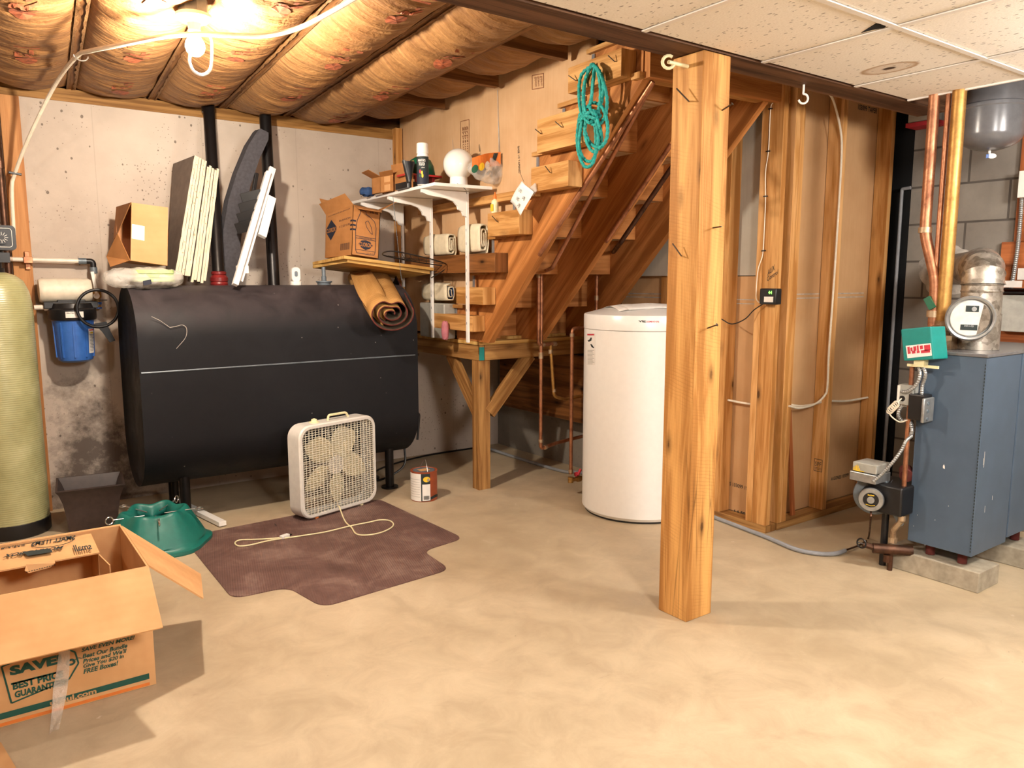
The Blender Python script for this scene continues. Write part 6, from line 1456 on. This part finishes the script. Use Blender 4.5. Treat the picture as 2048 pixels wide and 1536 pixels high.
# ================================================================== BOILER CORNER
CX_, CY_ = 3.507, 1.451; zb0 = .15; ztb = P(1968, 716, 0, CX_).z; yl = P(1814, 1087, 0, CX_).y
bo = thing('boiler', (CX_+.3, CY_+.13, .09), 'slate blue boiler cabinet standing on two concrete blocks', 'boiler')
m = MB(); m.box((CX_, CY_, zb0), (CX_+.34, yl, ztb)); m.build('jacket', 'boilerblue', bo, smooth=False, bevel=.003)
x2 = CX_+.348; m = MB(); m.box((x2, CY_-.002, zb0+.02), (CX_+.80, yl, ztb)); m.build('rear_jacket', 'boilerblue', bo, smooth=False, bevel=.003)
m = MB(); m.box((CX_-.003, CY_-.004, ztb+.001), (CX_+.80, yl+.002, ztb+.016)); m.build('top_panel', 'greyplastic', bo, smooth=False, bevel=.003)
m = MB()
for k in range(58): z = zb0+.02+k*(ztb-zb0-.04)/58; m.beam((CX_-.0012, CY_+.005, z), (CX_-.0012, CY_+.005, z+.008), .004, .001, side=V((0, 1, 0)))
m.build('seam_slots', 'ink', bo, smooth=False)
m = MB(); m.box((CX_+.345, CY_+.004, zb0+.03), (CX_+.349, yl-.01, ztb-.002)); m.build('panel_gap', 'ink', bo, smooth=False)
for (x, y) in ((.06, .06), (.06, .2), (.6, .06)):
    m = MB(); m.cyl((CX_+x, CY_+y, .095), (CX_+x, CY_+y, zb0), .02, 12); m.build('foot', 'rugred', bo)
m = MB(); cch = P(1888, 934, 0, CX_-.001); m.prism([cch+V((0, y, z)) for y, z in ((-.004, -.008), (.004, -.006), (.005, .004), (.001, .012), (-.003, .004))], (-.0005, 0, 0))
for (x, y) in ((1827, 1052), (1835, 1030), (1850, 1090), (1870, 1040), (1897, 1012)): q = P(x, y, 0, CX_-.001); m.prism([q+V((0, .0015*math.cos(a), .0018*math.sin(a))) for a in [k*PI/3 for k in range(6)]], (-.0005, 0, 0))
for (x, y, L_) in ((1967, 935, .07), (1966, 930, .03), (1969, 1025, .03), (1984, 1000, .02)): q = P(x, y, 1, CY_-.001); m.prism([q, q+V((.002, 0, 0)), q+V((.001, 0, L_)), q+V((-.001, 0, L_))], (0, -.0005, 0))
m.build('paint_chips', 'label', bo, 'small white scratches and paint chips', smooth=False)
# blocks
for (y, lab, x0) in ((None, 'concrete block under the near end of the boiler', 0), (1, 'concrete block under the far right end of the boiler', 1)):
    m = MB()
    if x0 == 0: m.box((3.50, 1.41, 0), (3.70, 1.83, .092))
    else: m.box((3.98, 1.40, 0), (4.18, 1.82, .092))
    m.build('concrete_block', 'kerb', None, lab, 'concrete block', smooth=False, bevel=.004)
# flue
fc = V((3.75, P(1955, 690, 0, 3.75).y, 0)); RF = .088; zf1 = 1.36
flu = thing('flue_pipe', V((fc.x, fc.y, ztb+.017)), 'galvanized flue pipe rising from the boiler and elbowing into the block wall', 'flue pipe')
m = MB(); m.cyl((fc.x, fc.y, ztb+.017), (fc.x, fc.y, 1.20), RF*.97, 40); m.build('lower_section', 'galv', flu)
m = MB(); m.cyl((fc.x, fc.y, 1.18), (fc.x, fc.y, 1.33), RF*.93, 40); 
for z in (1.185, 1.30, 1.33): m.lathe([(RF*.93, z-.006), (RF*.97, z), (RF*.93, z+.006)], (fc.x, fc.y, 0), seg=40)
m.build('upper_section', 'galv', flu)
he = V((XF-.0, P(1893, 540, 0, XF).y, P(1893, 540, 0, XF).z)); hd2 = (V((he.x, he.y, 0))-V((fc.x, fc.y, 0))).normalized()
cor = V((fc.x, fc.y, he.z))
m = MB(); base = V((fc.x, fc.y, 1.33)); rb_ = he.z-1.33
arc = [V((fc.x, fc.y, 1.33))+hd2*(rb_*(1-math.cos(a)))+UZ*(rb_*math.sin(a)) for a in [k*PI/2/12 for k in range(13)]]
m.tube(arc, [RF*.97 if k % 4 else RF*1.03 for k in range(13)], 40, cap=False); m.build('elbow', 'galv', flu)
m = MB(); m.cyl(arc[-1], V((XF-.001, he.y, he.z))+hd2*.0, RF*.92, 40); m.build('horizontal_section', 'galv', flu)
# damper
dc = V((fc.x-.16, fc.y-.03, P(1957, 637, 0, 3.6).z)); dd = V((-.86, -.50, -.05)).normalized()
m = MB(); m.cyl(V((fc.x, fc.y, dc.z)), dc-dd*.015, .078, 32); m.build('damper_stub', 'galv', flu)
m = MB(); m.lathe([(.078, -.035), (.094, -.03), (.098, -.0), (.092, .008), (.084, .004), (.082, -.01)], dc, dd, 48); m.build('damper_ring', 'alu', flu)
m = MB(); m.lathe([(0, .0), (.076, .0), (.079, -.004), (.078, -.008)], dc, dd, 40); dpl = m.build('damper_plate', 'gaugeface', flu)
ds, du = basis(dd); ds = -ds if ds.x > 0 and ds.y > 0 else ds
rs = Rt-dd*Rt.dot(dd); rs.normalize(); ru_ = UZ-dd*UZ.dot(dd); ru_.normalize()
dp = lambda u, v, e=.001: dc+rs*u+ru_*v+dd*e
m = MB(); m.add([dp(-.035, -.028), dp(.03, -.028), dp(.03, -.052), dp(-.035, -.052)], [(0, 1, 2, 3)]); m.build('name_plate', 'ink', dpl, smooth=False); m = MB(); m.add([dp(-.02, .055), dp(.03, .055), dp(.03, .028), dp(-.02, .028)], [(0, 1, 2, 3)]); m.add([dp(.012+.010*math.cos(a), .041+.010*math.sin(a), .003) for a in [k*PI/8 for k in range(16)]], [tuple(range(16))], 1); put_text(m, 'M+G', lambda u, v: dp(-.02+.035*u, -.038+.008*v, .002), 1, .03); m.build('damper_marks', ['ink', 'alu'], dpl, smooth=False)
# mortar patch round the flue hole
m = MB(); pc2 = V((XF-.001, he.y, he.z)); rim = []
for k in range(36):
    a = 2*PI*k/36; r = .148+.03*noise.noise(V((math.cos(a)*2, math.sin(a)*2, 3)))+.012*noise.noise(V((a*9, 0, 1))); rim.append(pc2+V((-.0, r*math.cos(a)*1.05, r*math.sin(a)*.95)))
inn = [pc2+V((-.012-.006*noise.noise(V((k*1.3, 2, 1))), .09*math.cos(2*PI*k/36), .09*math.sin(2*PI*k/36))) for k in range(36)]
m.add(rim+inn, [(k, (k+1) % 36, 36+(k+1) % 36, 36+k) for k in range(36)]); m.build('mortar_patch', 'sootwhite', None, 'rough white mortar patch round the flue hole in the block wall', 'mortar patch', ang=80)
# expansion tank
ec = V((4.1, P(1985, 230, 0, 4.1).y+.0, 0)); RE = .137; zeb = P(1985, 298, 0, 4.05).z
et = thing('expansion_tank', V((ec.x, ec.y, zeb)), 'grey rounded expansion tank hanging over the boiler below the ceiling', 'expansion tank')
m = MB(); pr2 = [(.0, 0)]+[(RE*math.sin(a), .075-.075*math.cos(a)) for a in [PI/2*k/10 for k in range(1, 11)]]+[(RE, .19), (RE*1.03, .195), (RE*1.03, .21), (RE, .215), (RE, .40)]; m.lathe(pr2, V((ec.x, ec.y, zeb)), seg=56); m.build('vessel', 'greyplastic', et)
m = MB(); m.cyl((ec.x, ec.y, zeb+.40), (ec.x, ec.y, 2.69), .02, 12); m.build('hanger_pipe', 'copperd', et)
m = MB(); tg_ = V((ec.x, ec.y, zeb-.012)); m.cyl(tg_, tg_+V((0, 0, .014)), .006, 8); m.prism([tg_+V((-.01, .0, -.012))+Rt*(.018+.022*math.cos(a))+UZ*(.012*math.sin(a)) for a in [k*PI/10 for k in range(20)]], (-.0015, 0, 0)); m.build('paper_tag', 'paper', et)
m = MB(); m.box(tg_+V((-.014, -.002, -.022)), tg_+V((-.006, .008, -.004))); m.build('blue_cap', 'blue', et, smooth=False)
# risers
def vpipe(name, lab, x, y, X, z0_, z1_, r, mt, extra=None):
    q = P(x, y, 0, X); t = thing(name, V((X, q.y, z0_)), lab, 'pipe'); m = MB(); m.cyl((X, q.y, z0_), (X, q.y, z1_), r, 20); m.build('riser', mt, t); return t, q.y
XR_ = 3.66
t, yC = vpipe('copper_riser', 'golden copper riser nearest the expansion tank above the boiler', 1901, 430, XR_, 1.16, 2.45, .029, 'copperb')
m = MB(); m.lathe([(.03, 1.02), (.042, 1.025), (.042, 1.05), (.03, 1.055), (.036, 1.07), (.036, 1.115), (.046, 1.12), (.046, 1.14), (.033, 1.145), (.033, 1.165)], (XR_, yC, 0), seg=20); m.box((XR_-.03, yC-.06, 1.02), (XR_+.03, yC+.01, 1.10)); m.build('union', 'solder', t)
zA = P(1850, 468, 0, XR_).z; qA = P(1858, 350, 0, XR_); zj = P(1873, 560, 0, XR_).z; yj = P(1876, 560, 0, XR_).y
t = thing('copper_riser', V((XR_, qA.y, 1.16)), 'brown copper riser left of the golden one, jogging over near the flue', 'pipe')
m = MB(); m.tube(rnd_path([(XR_, qA.y, 2.45), (XR_, qA.y, zA), (XR_, yj+.01, zj), (XR_, yj+.005, 1.08)], .05), .024, 16); m.build('riser', 'copper', t)
m = MB(); m.cyl((XR_, qA.y, zA+.005), (XR_, qA.y, zA+.03), .029, 16); m.build('solder_joint', 'solder', t); m = MB(); m.cyl((XR_, yj+.008, 1.18), (XR_, yj+.008, 1.21), .03, 16); m.build('solder_joint', 'solder', t)
m = MB(); m.beam((XR_-.03, yj+.03, 1.27), (XR_-.03, yj-.0, 1.22), .012, .03, side=V((1, 0, 0))); m.build('green_handle', 'greenplastic', t)
qB = P(1888, 350, 0, XR_+.02); t, _ = vpipe('copper_riser', 'thin copper riser between the two thick copper risers', 1882, 400, XR_-.0, 1.30, 2.45, .011, 'copper')
# teal relay box
tlb = [(1801, 658.6), (1861, 653), (1867, 719), (1807, 722)]; XB_ = 3.40
f4 = [P(x, y, 0, XB_) for x, y in tlb]; r4 = [P(1880, 651, 0, XB_+.06), P(1885, 717, 0, XB_+.06)]
bt = [f4[0]+V((.09, -.01, 0)), f4[1]+V((.09, -.02, 0)), f4[2]+V((.09, -.02, 0)), f4[3]+V((.09, -.01, 0))]
rel = thing('relay_box', f4[3], 'teal relay box with red and white sticker beside the copper risers', 'relay box')
m = MB(); m.hexa([f4[3], f4[2], f4[1], f4[0], bt[3], bt[2], bt[1], bt[0]]); rlc = m.build('case', 'teal', rel, smooth=False, bevel=.005)
m = MB(); fr4 = lambda u, v, e=.001: f4[0].lerp(f4[1], u).lerp(f4[3].lerp(f4[2], u), v)+V((-e, 0, 0))
m.add([fr4(.13, .53, .0015), fr4(.97, .50, .0015), fr4(.97, .88, .0015), fr4(.15, .92, .0015)], [(0, 1, 2, 3)]); 
for (u, v, w_, h_) in ((.18, .57, .08, .14), (.28, .6, .07, .1), (.38, .57, .1, .13), (.5, .55, .06, .16), (.60, .56, .1, .1), (.74, .55, .2, .16), (.18, .72, .1, .06), (.32, .70, .12, .08), (.48, .72, .1, .05), (.62, .70, .3, .08)): m.add([fr4(u, v, .002), fr4(u+w_, v-.01, .002), fr4(u+w_, v+h_, .002), fr4(u, v+h_+.01, .002)], [(0, 1, 2, 3)], 1)
m.build('sticker', ['paper', 'inkred'], rlc, smooth=False)
m = MB(); pbr = P(1842, 725, 0, XB_+.04); m.box(pbr+V((-.02, -.022, -.018)), pbr+V((.02, .022, .012))); m.box(pbr+V((-.002, -.075, -.022)), pbr+V((.008, .06, -.010))); m.build('bracket', 'cream', rel, smooth=False)
def flex(lab, pts, r, par=None, mt='alu', nm='flexible_conduit'):
    pth = spline(pts, 12); m = MB(); L_ = 0; rr = [r]; res = []
    # resample so that the ribs are even
    d_ = [0]; 
    for a, b in zip(pth, pth[1:]): d_.append(d_[-1]+(b-a).length)
    tot = d_[-1]; n_ = int(tot/.0035); out = []; j = 0
    for i in range(n_+1):
        s = tot*i/n_
        while j < len(d_)-2 and d_[j+1] < s: j += 1
        f_ = (s-d_[j])/max(1e-6, d_[j+1]-d_[j]); out.append(pth[j].lerp(pth[j+1], f_))
    m.tube(out, [r*(1.0 if k % 3 else .82) for k in range(len(out))], 10); return m.build(nm, mt, par, lab if par is None else None, 'conduit' if par is None else None)
flex('', [pbr+V((0, .008, -.02)), P(1840, 750, 0, XB_+.03), P(1832, 770, 0, XB_+.03), P(1815, 783, 0, XB_+.03), P(1803, 783, 0, XB_+.04)], .0085, rel)
flex('', [pbr+V((0, -.012, -.02)), P(1851, 750, 0, XB_+.04), P(1845, 770, 0, XB_+.05), P(1843, 795, 0, XB_+.05)], .0085, rel)
# junction boxes
XJ = 3.44
jb = thing('junction_box', P(1812, 790, 0, XJ), 'grey metal junction box with knockouts beside the boiler', 'junction box')
a, b = P(1798, 768, 0, XJ), P(1824, 812, 0, XJ); m = MB(); m.box((XJ, b.y, b.z), (XJ+.05, a.y, a.z)); m.build('box', 'greybox', jb, smooth=False, bevel=.002)
m = MB(); q = P(1804, 797, 0, XJ-.002); m.cyl(q, q+V((.004, 0, 0)), .013, 16); m.build('knockout', 'blackplastic', jb)
m = MB(); q = P(1797, 788, 0, XJ-.004); m.box(q+V((-.001, -.005, -.04)), q+V((.004, .006, .04))); m.build('strap', 'whiteplastic', jb, smooth=False)
co = []; c0_ = P(1787, 815, 0, XJ-.03)
for k in range(60): t_ = k/59; a = t_*2*PI*5; co.append(P(1793-14*t_, 808+14*t_, 0, XJ-.03)+V((0, .014*math.cos(a), .014*math.sin(a))))
m = MB(); m.tube([P(1803, 797, 0, XJ-.005), P(1797, 803, 0, XJ-.02)]+co+spline([P(1778, 826, 0, XJ-.02), P(1785, 835, 0, XJ-.02), P(1800, 844, 0, XJ-.01), P(1815, 840, 0, XJ)], 5), .003, 6); m.build('coiled_lead', 'pexwhite', jb)
flex('', [P(1822, 812, 0, XJ+.02), P(1805, 812, 0, XJ+.03), P(1797, 828, 0, XJ+.03), P(1805, 842, 0, XJ+.03), P(1818, 840, 0, XJ+.03), P(1824, 858, 0, XJ+.01), P(1822, 870, 0, XJ+.01)], .009, jb)
aq = thing('aquastat', P(1840, 820, 0, CX_-.04), 'black and silver control box fixed to the front of the boiler', 'control box')
a, b = P(1817, 787, 0, 3.43), P(1846, 843, 0, 3.43); m = MB(); m.box((3.43, b.y, b.z), (3.50, a.y, a.z)); m.build('case', 'blackplastic', aq, smooth=False, bevel=.006)
m = MB(); yk = P(1844, 820, 0, 3.42).y; m.box((3.41, yk-.014, b.z-.005), (3.50, yk, a.z-.012)); m.build('cover_plate', 'alu', aq, bevel=.005)
m = MB(); 
for k in range(3): m.cyl((3.44, yk-.018, a.z-.035-.035*k), (3.44, yk-.013, a.z-.035-.035*k), .008, 10)
m.build('screws', 'castgrey', aq)
# thin copper riser left of the boiler with the valves at the floor
xv = 3.46; ya_ = P(1820, 800, 0, xv).y
cr = thing('copper_feed', V((xv, ya_, 0)), 'thin copper feed pipe standing left of the boiler cabinet with brass valves at its foot', 'pipe')
m = MB(); m.cyl((xv, ya_, .27), (xv, ya_, .97), .0105, 14); m.build('riser', 'copper', cr)
m = MB(); m.cyl((xv, ya_, .25), (xv, ya_, .275), .016, 12); m.tube([(xv, ya_, .25), (xv+.02, ya_+.045, .19), (xv+.03, ya_+.05, .14)], .014, 10); m.cyl((xv+.03, ya_+.05, .125), (xv+.03, ya_+.05, .15), .02, 8); m.build('fitting', 'solder', cr)
m = MB(); m.cyl((xv+.06, ya_-.03, .10), (xv-.05, ya_+.10, .10), .024, 14); m.cyl((xv-.04, ya_+.09, .10), (xv-.075, ya_+.135, .115), .014, 10); m.cyl((xv-.01, ya_+.05, .075), (xv-.01, ya_+.05, .04), .018, 10); m.cyl((xv+.0, ya_+.04, .0), (xv, ya_+.04, .09), .012, 10); m.build('tee_valve', 'copperd', cr)
m = MB(); hv = V((xv-.08, ya_+.14, .118)); m.tube([hv+V((-.0, .022*math.cos(a), .022*math.sin(a))) for a in [k*PI/8 for k in range(16)]], .004, 6, closed=True); m.cyl(hv+V((.0, -.02, 0)), hv+V((0, .02, 0)), .003, 6); m.build('valve_wheel', 'blackplastic', cr)
# burner
mc = P(1742, 999.5, 0, 3.36); bu = thing('oil_burner', V((3.46, mc.y, 0.12)), 'black and silver oil burner with grey control box left of the boiler', 'oil burner')
mx = V((.93, .36, 0)).normalized()
m = MB(); m.lathe([(.0, -.004), (.05, -.004), (.054, .0), (.056, .01), (.056, .075)], mc, mx, 40); m.build('motor', 'blackplastic', bu)
m = MB(); m.lathe([(.0, -.0055), (.052, -.0055), (.055, .0), (.0555, .012), (.052, .012), (.0, .011)], mc, mx, 40); mcap = m.build('motor_cap', 'alu', bu)
m = MB(); m.cyl(mc-mx*.0068, mc-mx*.005, .034, 32); m.build('name_plate', 'blackplastic', mcap); m = MB(); m.cyl(mc-mx*.010, mc-mx*.0062, .016, 24); m.build('centre_cap', 'alu', mcap)
m = MB(); rs2 = Rt-mx*Rt.dot(mx); rs2.normalize()
put_text(m, 'Beckett', lambda u, v: mc-mx*.0078+rs2*(-.014+.028*u)+UZ*(.020+.007*v), 0, .03)
for a in range(8): q = mc-mx*.0078+rs2*(-.02+.005*a)+UZ*(-.024-.001*(4-abs(a-4))); m.add([q, q+rs2*.004, q+rs2*.004+UZ*.003, q+UZ*.003], [(0, 1, 2, 3)])
m.build('motor_lettering', 'yellowink', mcap, smooth=False)
m = MB(); hc3 = mc+mx*.075; m.lathe([(.05, 0), (.088, .004), (.092, .012), (.092, .075), (.08, .085), (.04, .085)], hc3, mx, 44)
for k in range(9): a = -.9+k*.42; d = rs2*math.cos(a)+UZ*math.sin(a); m.beam(hc3+mx*.01+d*.094, hc3+mx*.072+d*.094, .008, .010, side=mx.cross(d))
ear = hc3+rs2*.088-UZ*.062; m.beam(ear, ear+rs2*.03-UZ*.045, .022, .016, side=mx); m.cyl(ear+rs2*.03-UZ*.045-mx*.009, ear+rs2*.03-UZ*.045+mx*.009, .017, 14); m.build('blower_housing', 'castgrey', bu)
a, b = P(1713, 920, 0, 3.40), P(1758, 968, 0, 3.40); ztc, zbc = a.z, P(1735, 962, 0, 3.40).z
m = MB(); m.box((3.37, b.y, zbc+.045), (3.49, a.y, ztc-.002)); m.build('control_box', 'greybox', bu, smooth=False, bevel=.003)
m = MB(); m.box((3.362, b.y-.004, zbc), (3.49, a.y+.008, zbc+.042)); m.build('control_base', 'alu', bu, smooth=False, bevel=.003)
m = MB(); yl0 = a.y-.004
for k, h_ in enumerate((.014, .022, .030, .024, .012)): m.prism([V((3.3695, yl0-.007*k, zbc+.05)), V((3.3695, yl0-.007*k-.005, zbc+.05)), V((3.3695, yl0-.007*k-.005, zbc+.05+h_)), V((3.3695, yl0-.007*k, zbc+.05+h_*.6))], (-.0006, 0, 0))
m.box((3.3688, yl0-.055, zbc+.046), (3.3695, yl0, zbc+.05)); m.build('yellow_emblem', 'yellowink', bu, smooth=False)
m = MB(); m.box((3.40, mc.y-.12, .28), (3.60, mc.y+.05, zbc-.002)); m.cyl(V((3.52, mc.y-.02, .36)), V((3.62, mc.y-.14, .36)), .05, 16); m.build('transformer_housing', 'blackplastic', bu, bevel=.008)
m = MB(); m.cyl(hc3+mx*.05, V((hc3.x+.05, yl+.01, .33)), .048, 20); m.cyl((3.50, mc.y, .0), (3.50, mc.y, .26), .016, 12); m.build('air_tube', 'blackplastic', bu)
m = MB(); m.cyl(P(1826, 955, 0, 3.5)+V((0, .03, 0)), P(1812, 940, 0, 3.55), .03, 14); m.build('nozzle_cover', 'rugred', bu)
flex('', [P(1746, 963, 0, 3.36), P(1762, 950, 0, 3.37), P(1785, 925, 0, 3.38), P(1803, 900, 0, 3.40), P(1812, 882, 0, 3.41), P(1823, 872, 0, 3.44)], .008, bu)
m = MB(); m.tube(spline([P(1742, 1020, 0, 3.38), P(1741, 1040, 0, 3.38), F0(1737, 1075, .012), F0(1728, 1085, .008), F0(1715, 1092, .008), F0(1692, 1100, .012)], 6), .0045, 8); m.build('oil_feed_line', 'copperd', bu)
# grey pvc drop in the dark gap
q = P(1786, 650, 0, 4.55); zt5, zb5 = P(1803, 378, 0, 4.55).z, .05
m = MB(); m.tube(rnd_path([(4.55, q.y, zb5), (4.55, q.y, zt5), (4.55, q.y-.05, zt5+.002)], .012), .010, 12); m.build('grey_conduit', 'greyconduit', None, 'grey plastic conduit standing in the dark gap beyond the stud wall', 'conduit')
# electrical things on the block wall
XW = XF-.002
a, b = P(1996, 590, 0, XW-.11), P(2200, 672, 0, XW-.11)
ep = thing('electrical_panel', V((XW, a.y-.3, b.z)), 'light grey electrical cabinet on the block wall at the right edge', 'electrical panel')
m = MB(); m.box((XW-.11, a.y-.62, b.z), (XW-.03, a.y, a.z)); m.build('cabinet', 'greybox', ep, smooth=False, bevel=.003)
m = MB(); m.box((XW-.115, a.y-.62, a.z+.008), (XW-.03, a.y+.02, a.z+.018)); m.box((XW-.12, a.y-.62, a.z+.03), (XW-.03, a.y+.03, a.z+.036)); m.build('shelf_rails', 'blackplastic', ep, smooth=False)
m = MB(); ql = P(2001, 574, 0, XW-.121); m.box((XW-.122, ql.y-.10, a.z+.04), (XW-.118, ql.y, a.z+.075)); m.build('rail_label', 'label', ep, smooth=False)
a2, b2 = P(2000, 672, 0, XW-.03), P(2100, 702, 0, XW-.03)
m = MB(); m.box((XW-.03, a2.y-.7, b2.z), (XW, a2.y+.03, 1.55)); m.build('backing_board', 'redboard', None, 'brown mounting board behind the grey electrical cabinet', 'board', smooth=False)
a3 = P(2036, 380, 0, XW-.03)
m = MB(); m.box((XW-.028, a3.y-.5, 1.552), (XW, a3.y, P(2046, 320, 0, XW-.03).z+.35)); m.build('backing_board', 'redboard', None, 'orange upright board behind the conduit at the right picture edge', 'board', smooth=False)
m = MB(); a4 = P(2042, 360, 0, XW-.06); m.box((XW-.09, a4.y-.1, P(2042, 396, 0, XW-.06).z), (XW-.029, a4.y, P(2044, 343, 0, XW-.06).z)); m.build('switch_box', 'whiteplastic', None, 'white switch box at the right picture edge above the conduit', 'switch box', smooth=False, bevel=.002)
flex('ribbed metal conduit dropping from the white switch box at the right edge', [P(2044, 396, 0, XW-.05), P(2041, 440, 0, XW-.05), P(2035, 500, 0, XW-.05), P(2027, 550, 0, XW-.05), P(2022, 578, 0, XW-.06)], .011)
m = MB(); q = P(2038, 548, 0, XW-.035); m.box(q+V((-.003, -.05, -.03)), q+V((.002, .006, .03))); m.build('paper_tag', 'label', None, 'small white notice on the board beside the ribbed conduit', 'notice', smooth=False)
# white loop and red strap high beside the risers
m = MB(); q = P(1847, 225, 0, 4.5); m.box(q+V((-.03, -.06, -.05)), V((XW, q.y+.07, q.z+.06))); m.build('grey_meter', 'greybox', None, 'small grey box near the ceiling left of the copper risers', 'box', smooth=False, bevel=.004)
m = MB(); m.box(q+V((-.032, -.09, -.075)), V((XW, q.y+.08, q.z-.052))); m.build('red_strap', 'inkred', None, 'red strap below the small grey box near the ceiling', 'strap', smooth=False)

# added white slips stand in for slits of daylight over the sill
for (x, y, w_, lab) in ((196, 178, .075, 'white slip standing for daylight above the sill plate, right of the cable'), (333, 197, .03, 'small white slip standing for daylight above the sill plate behind the bulb')):
    c = P(x, y, 1, YA-.05); m = MB(); m.grid(lambda u, v: c+V((w_*(2*u-1), .02*math.cos(PI*v), .012*math.sin(PI*v)*(1-abs(2*u-1))+.004*noise.noise(V((u*9, v*4, x)))-.015*(2*u-1))), 16, 7); m.build('daylight_slip', 'paper', None, lab, 'daylight slip', solid=.004)
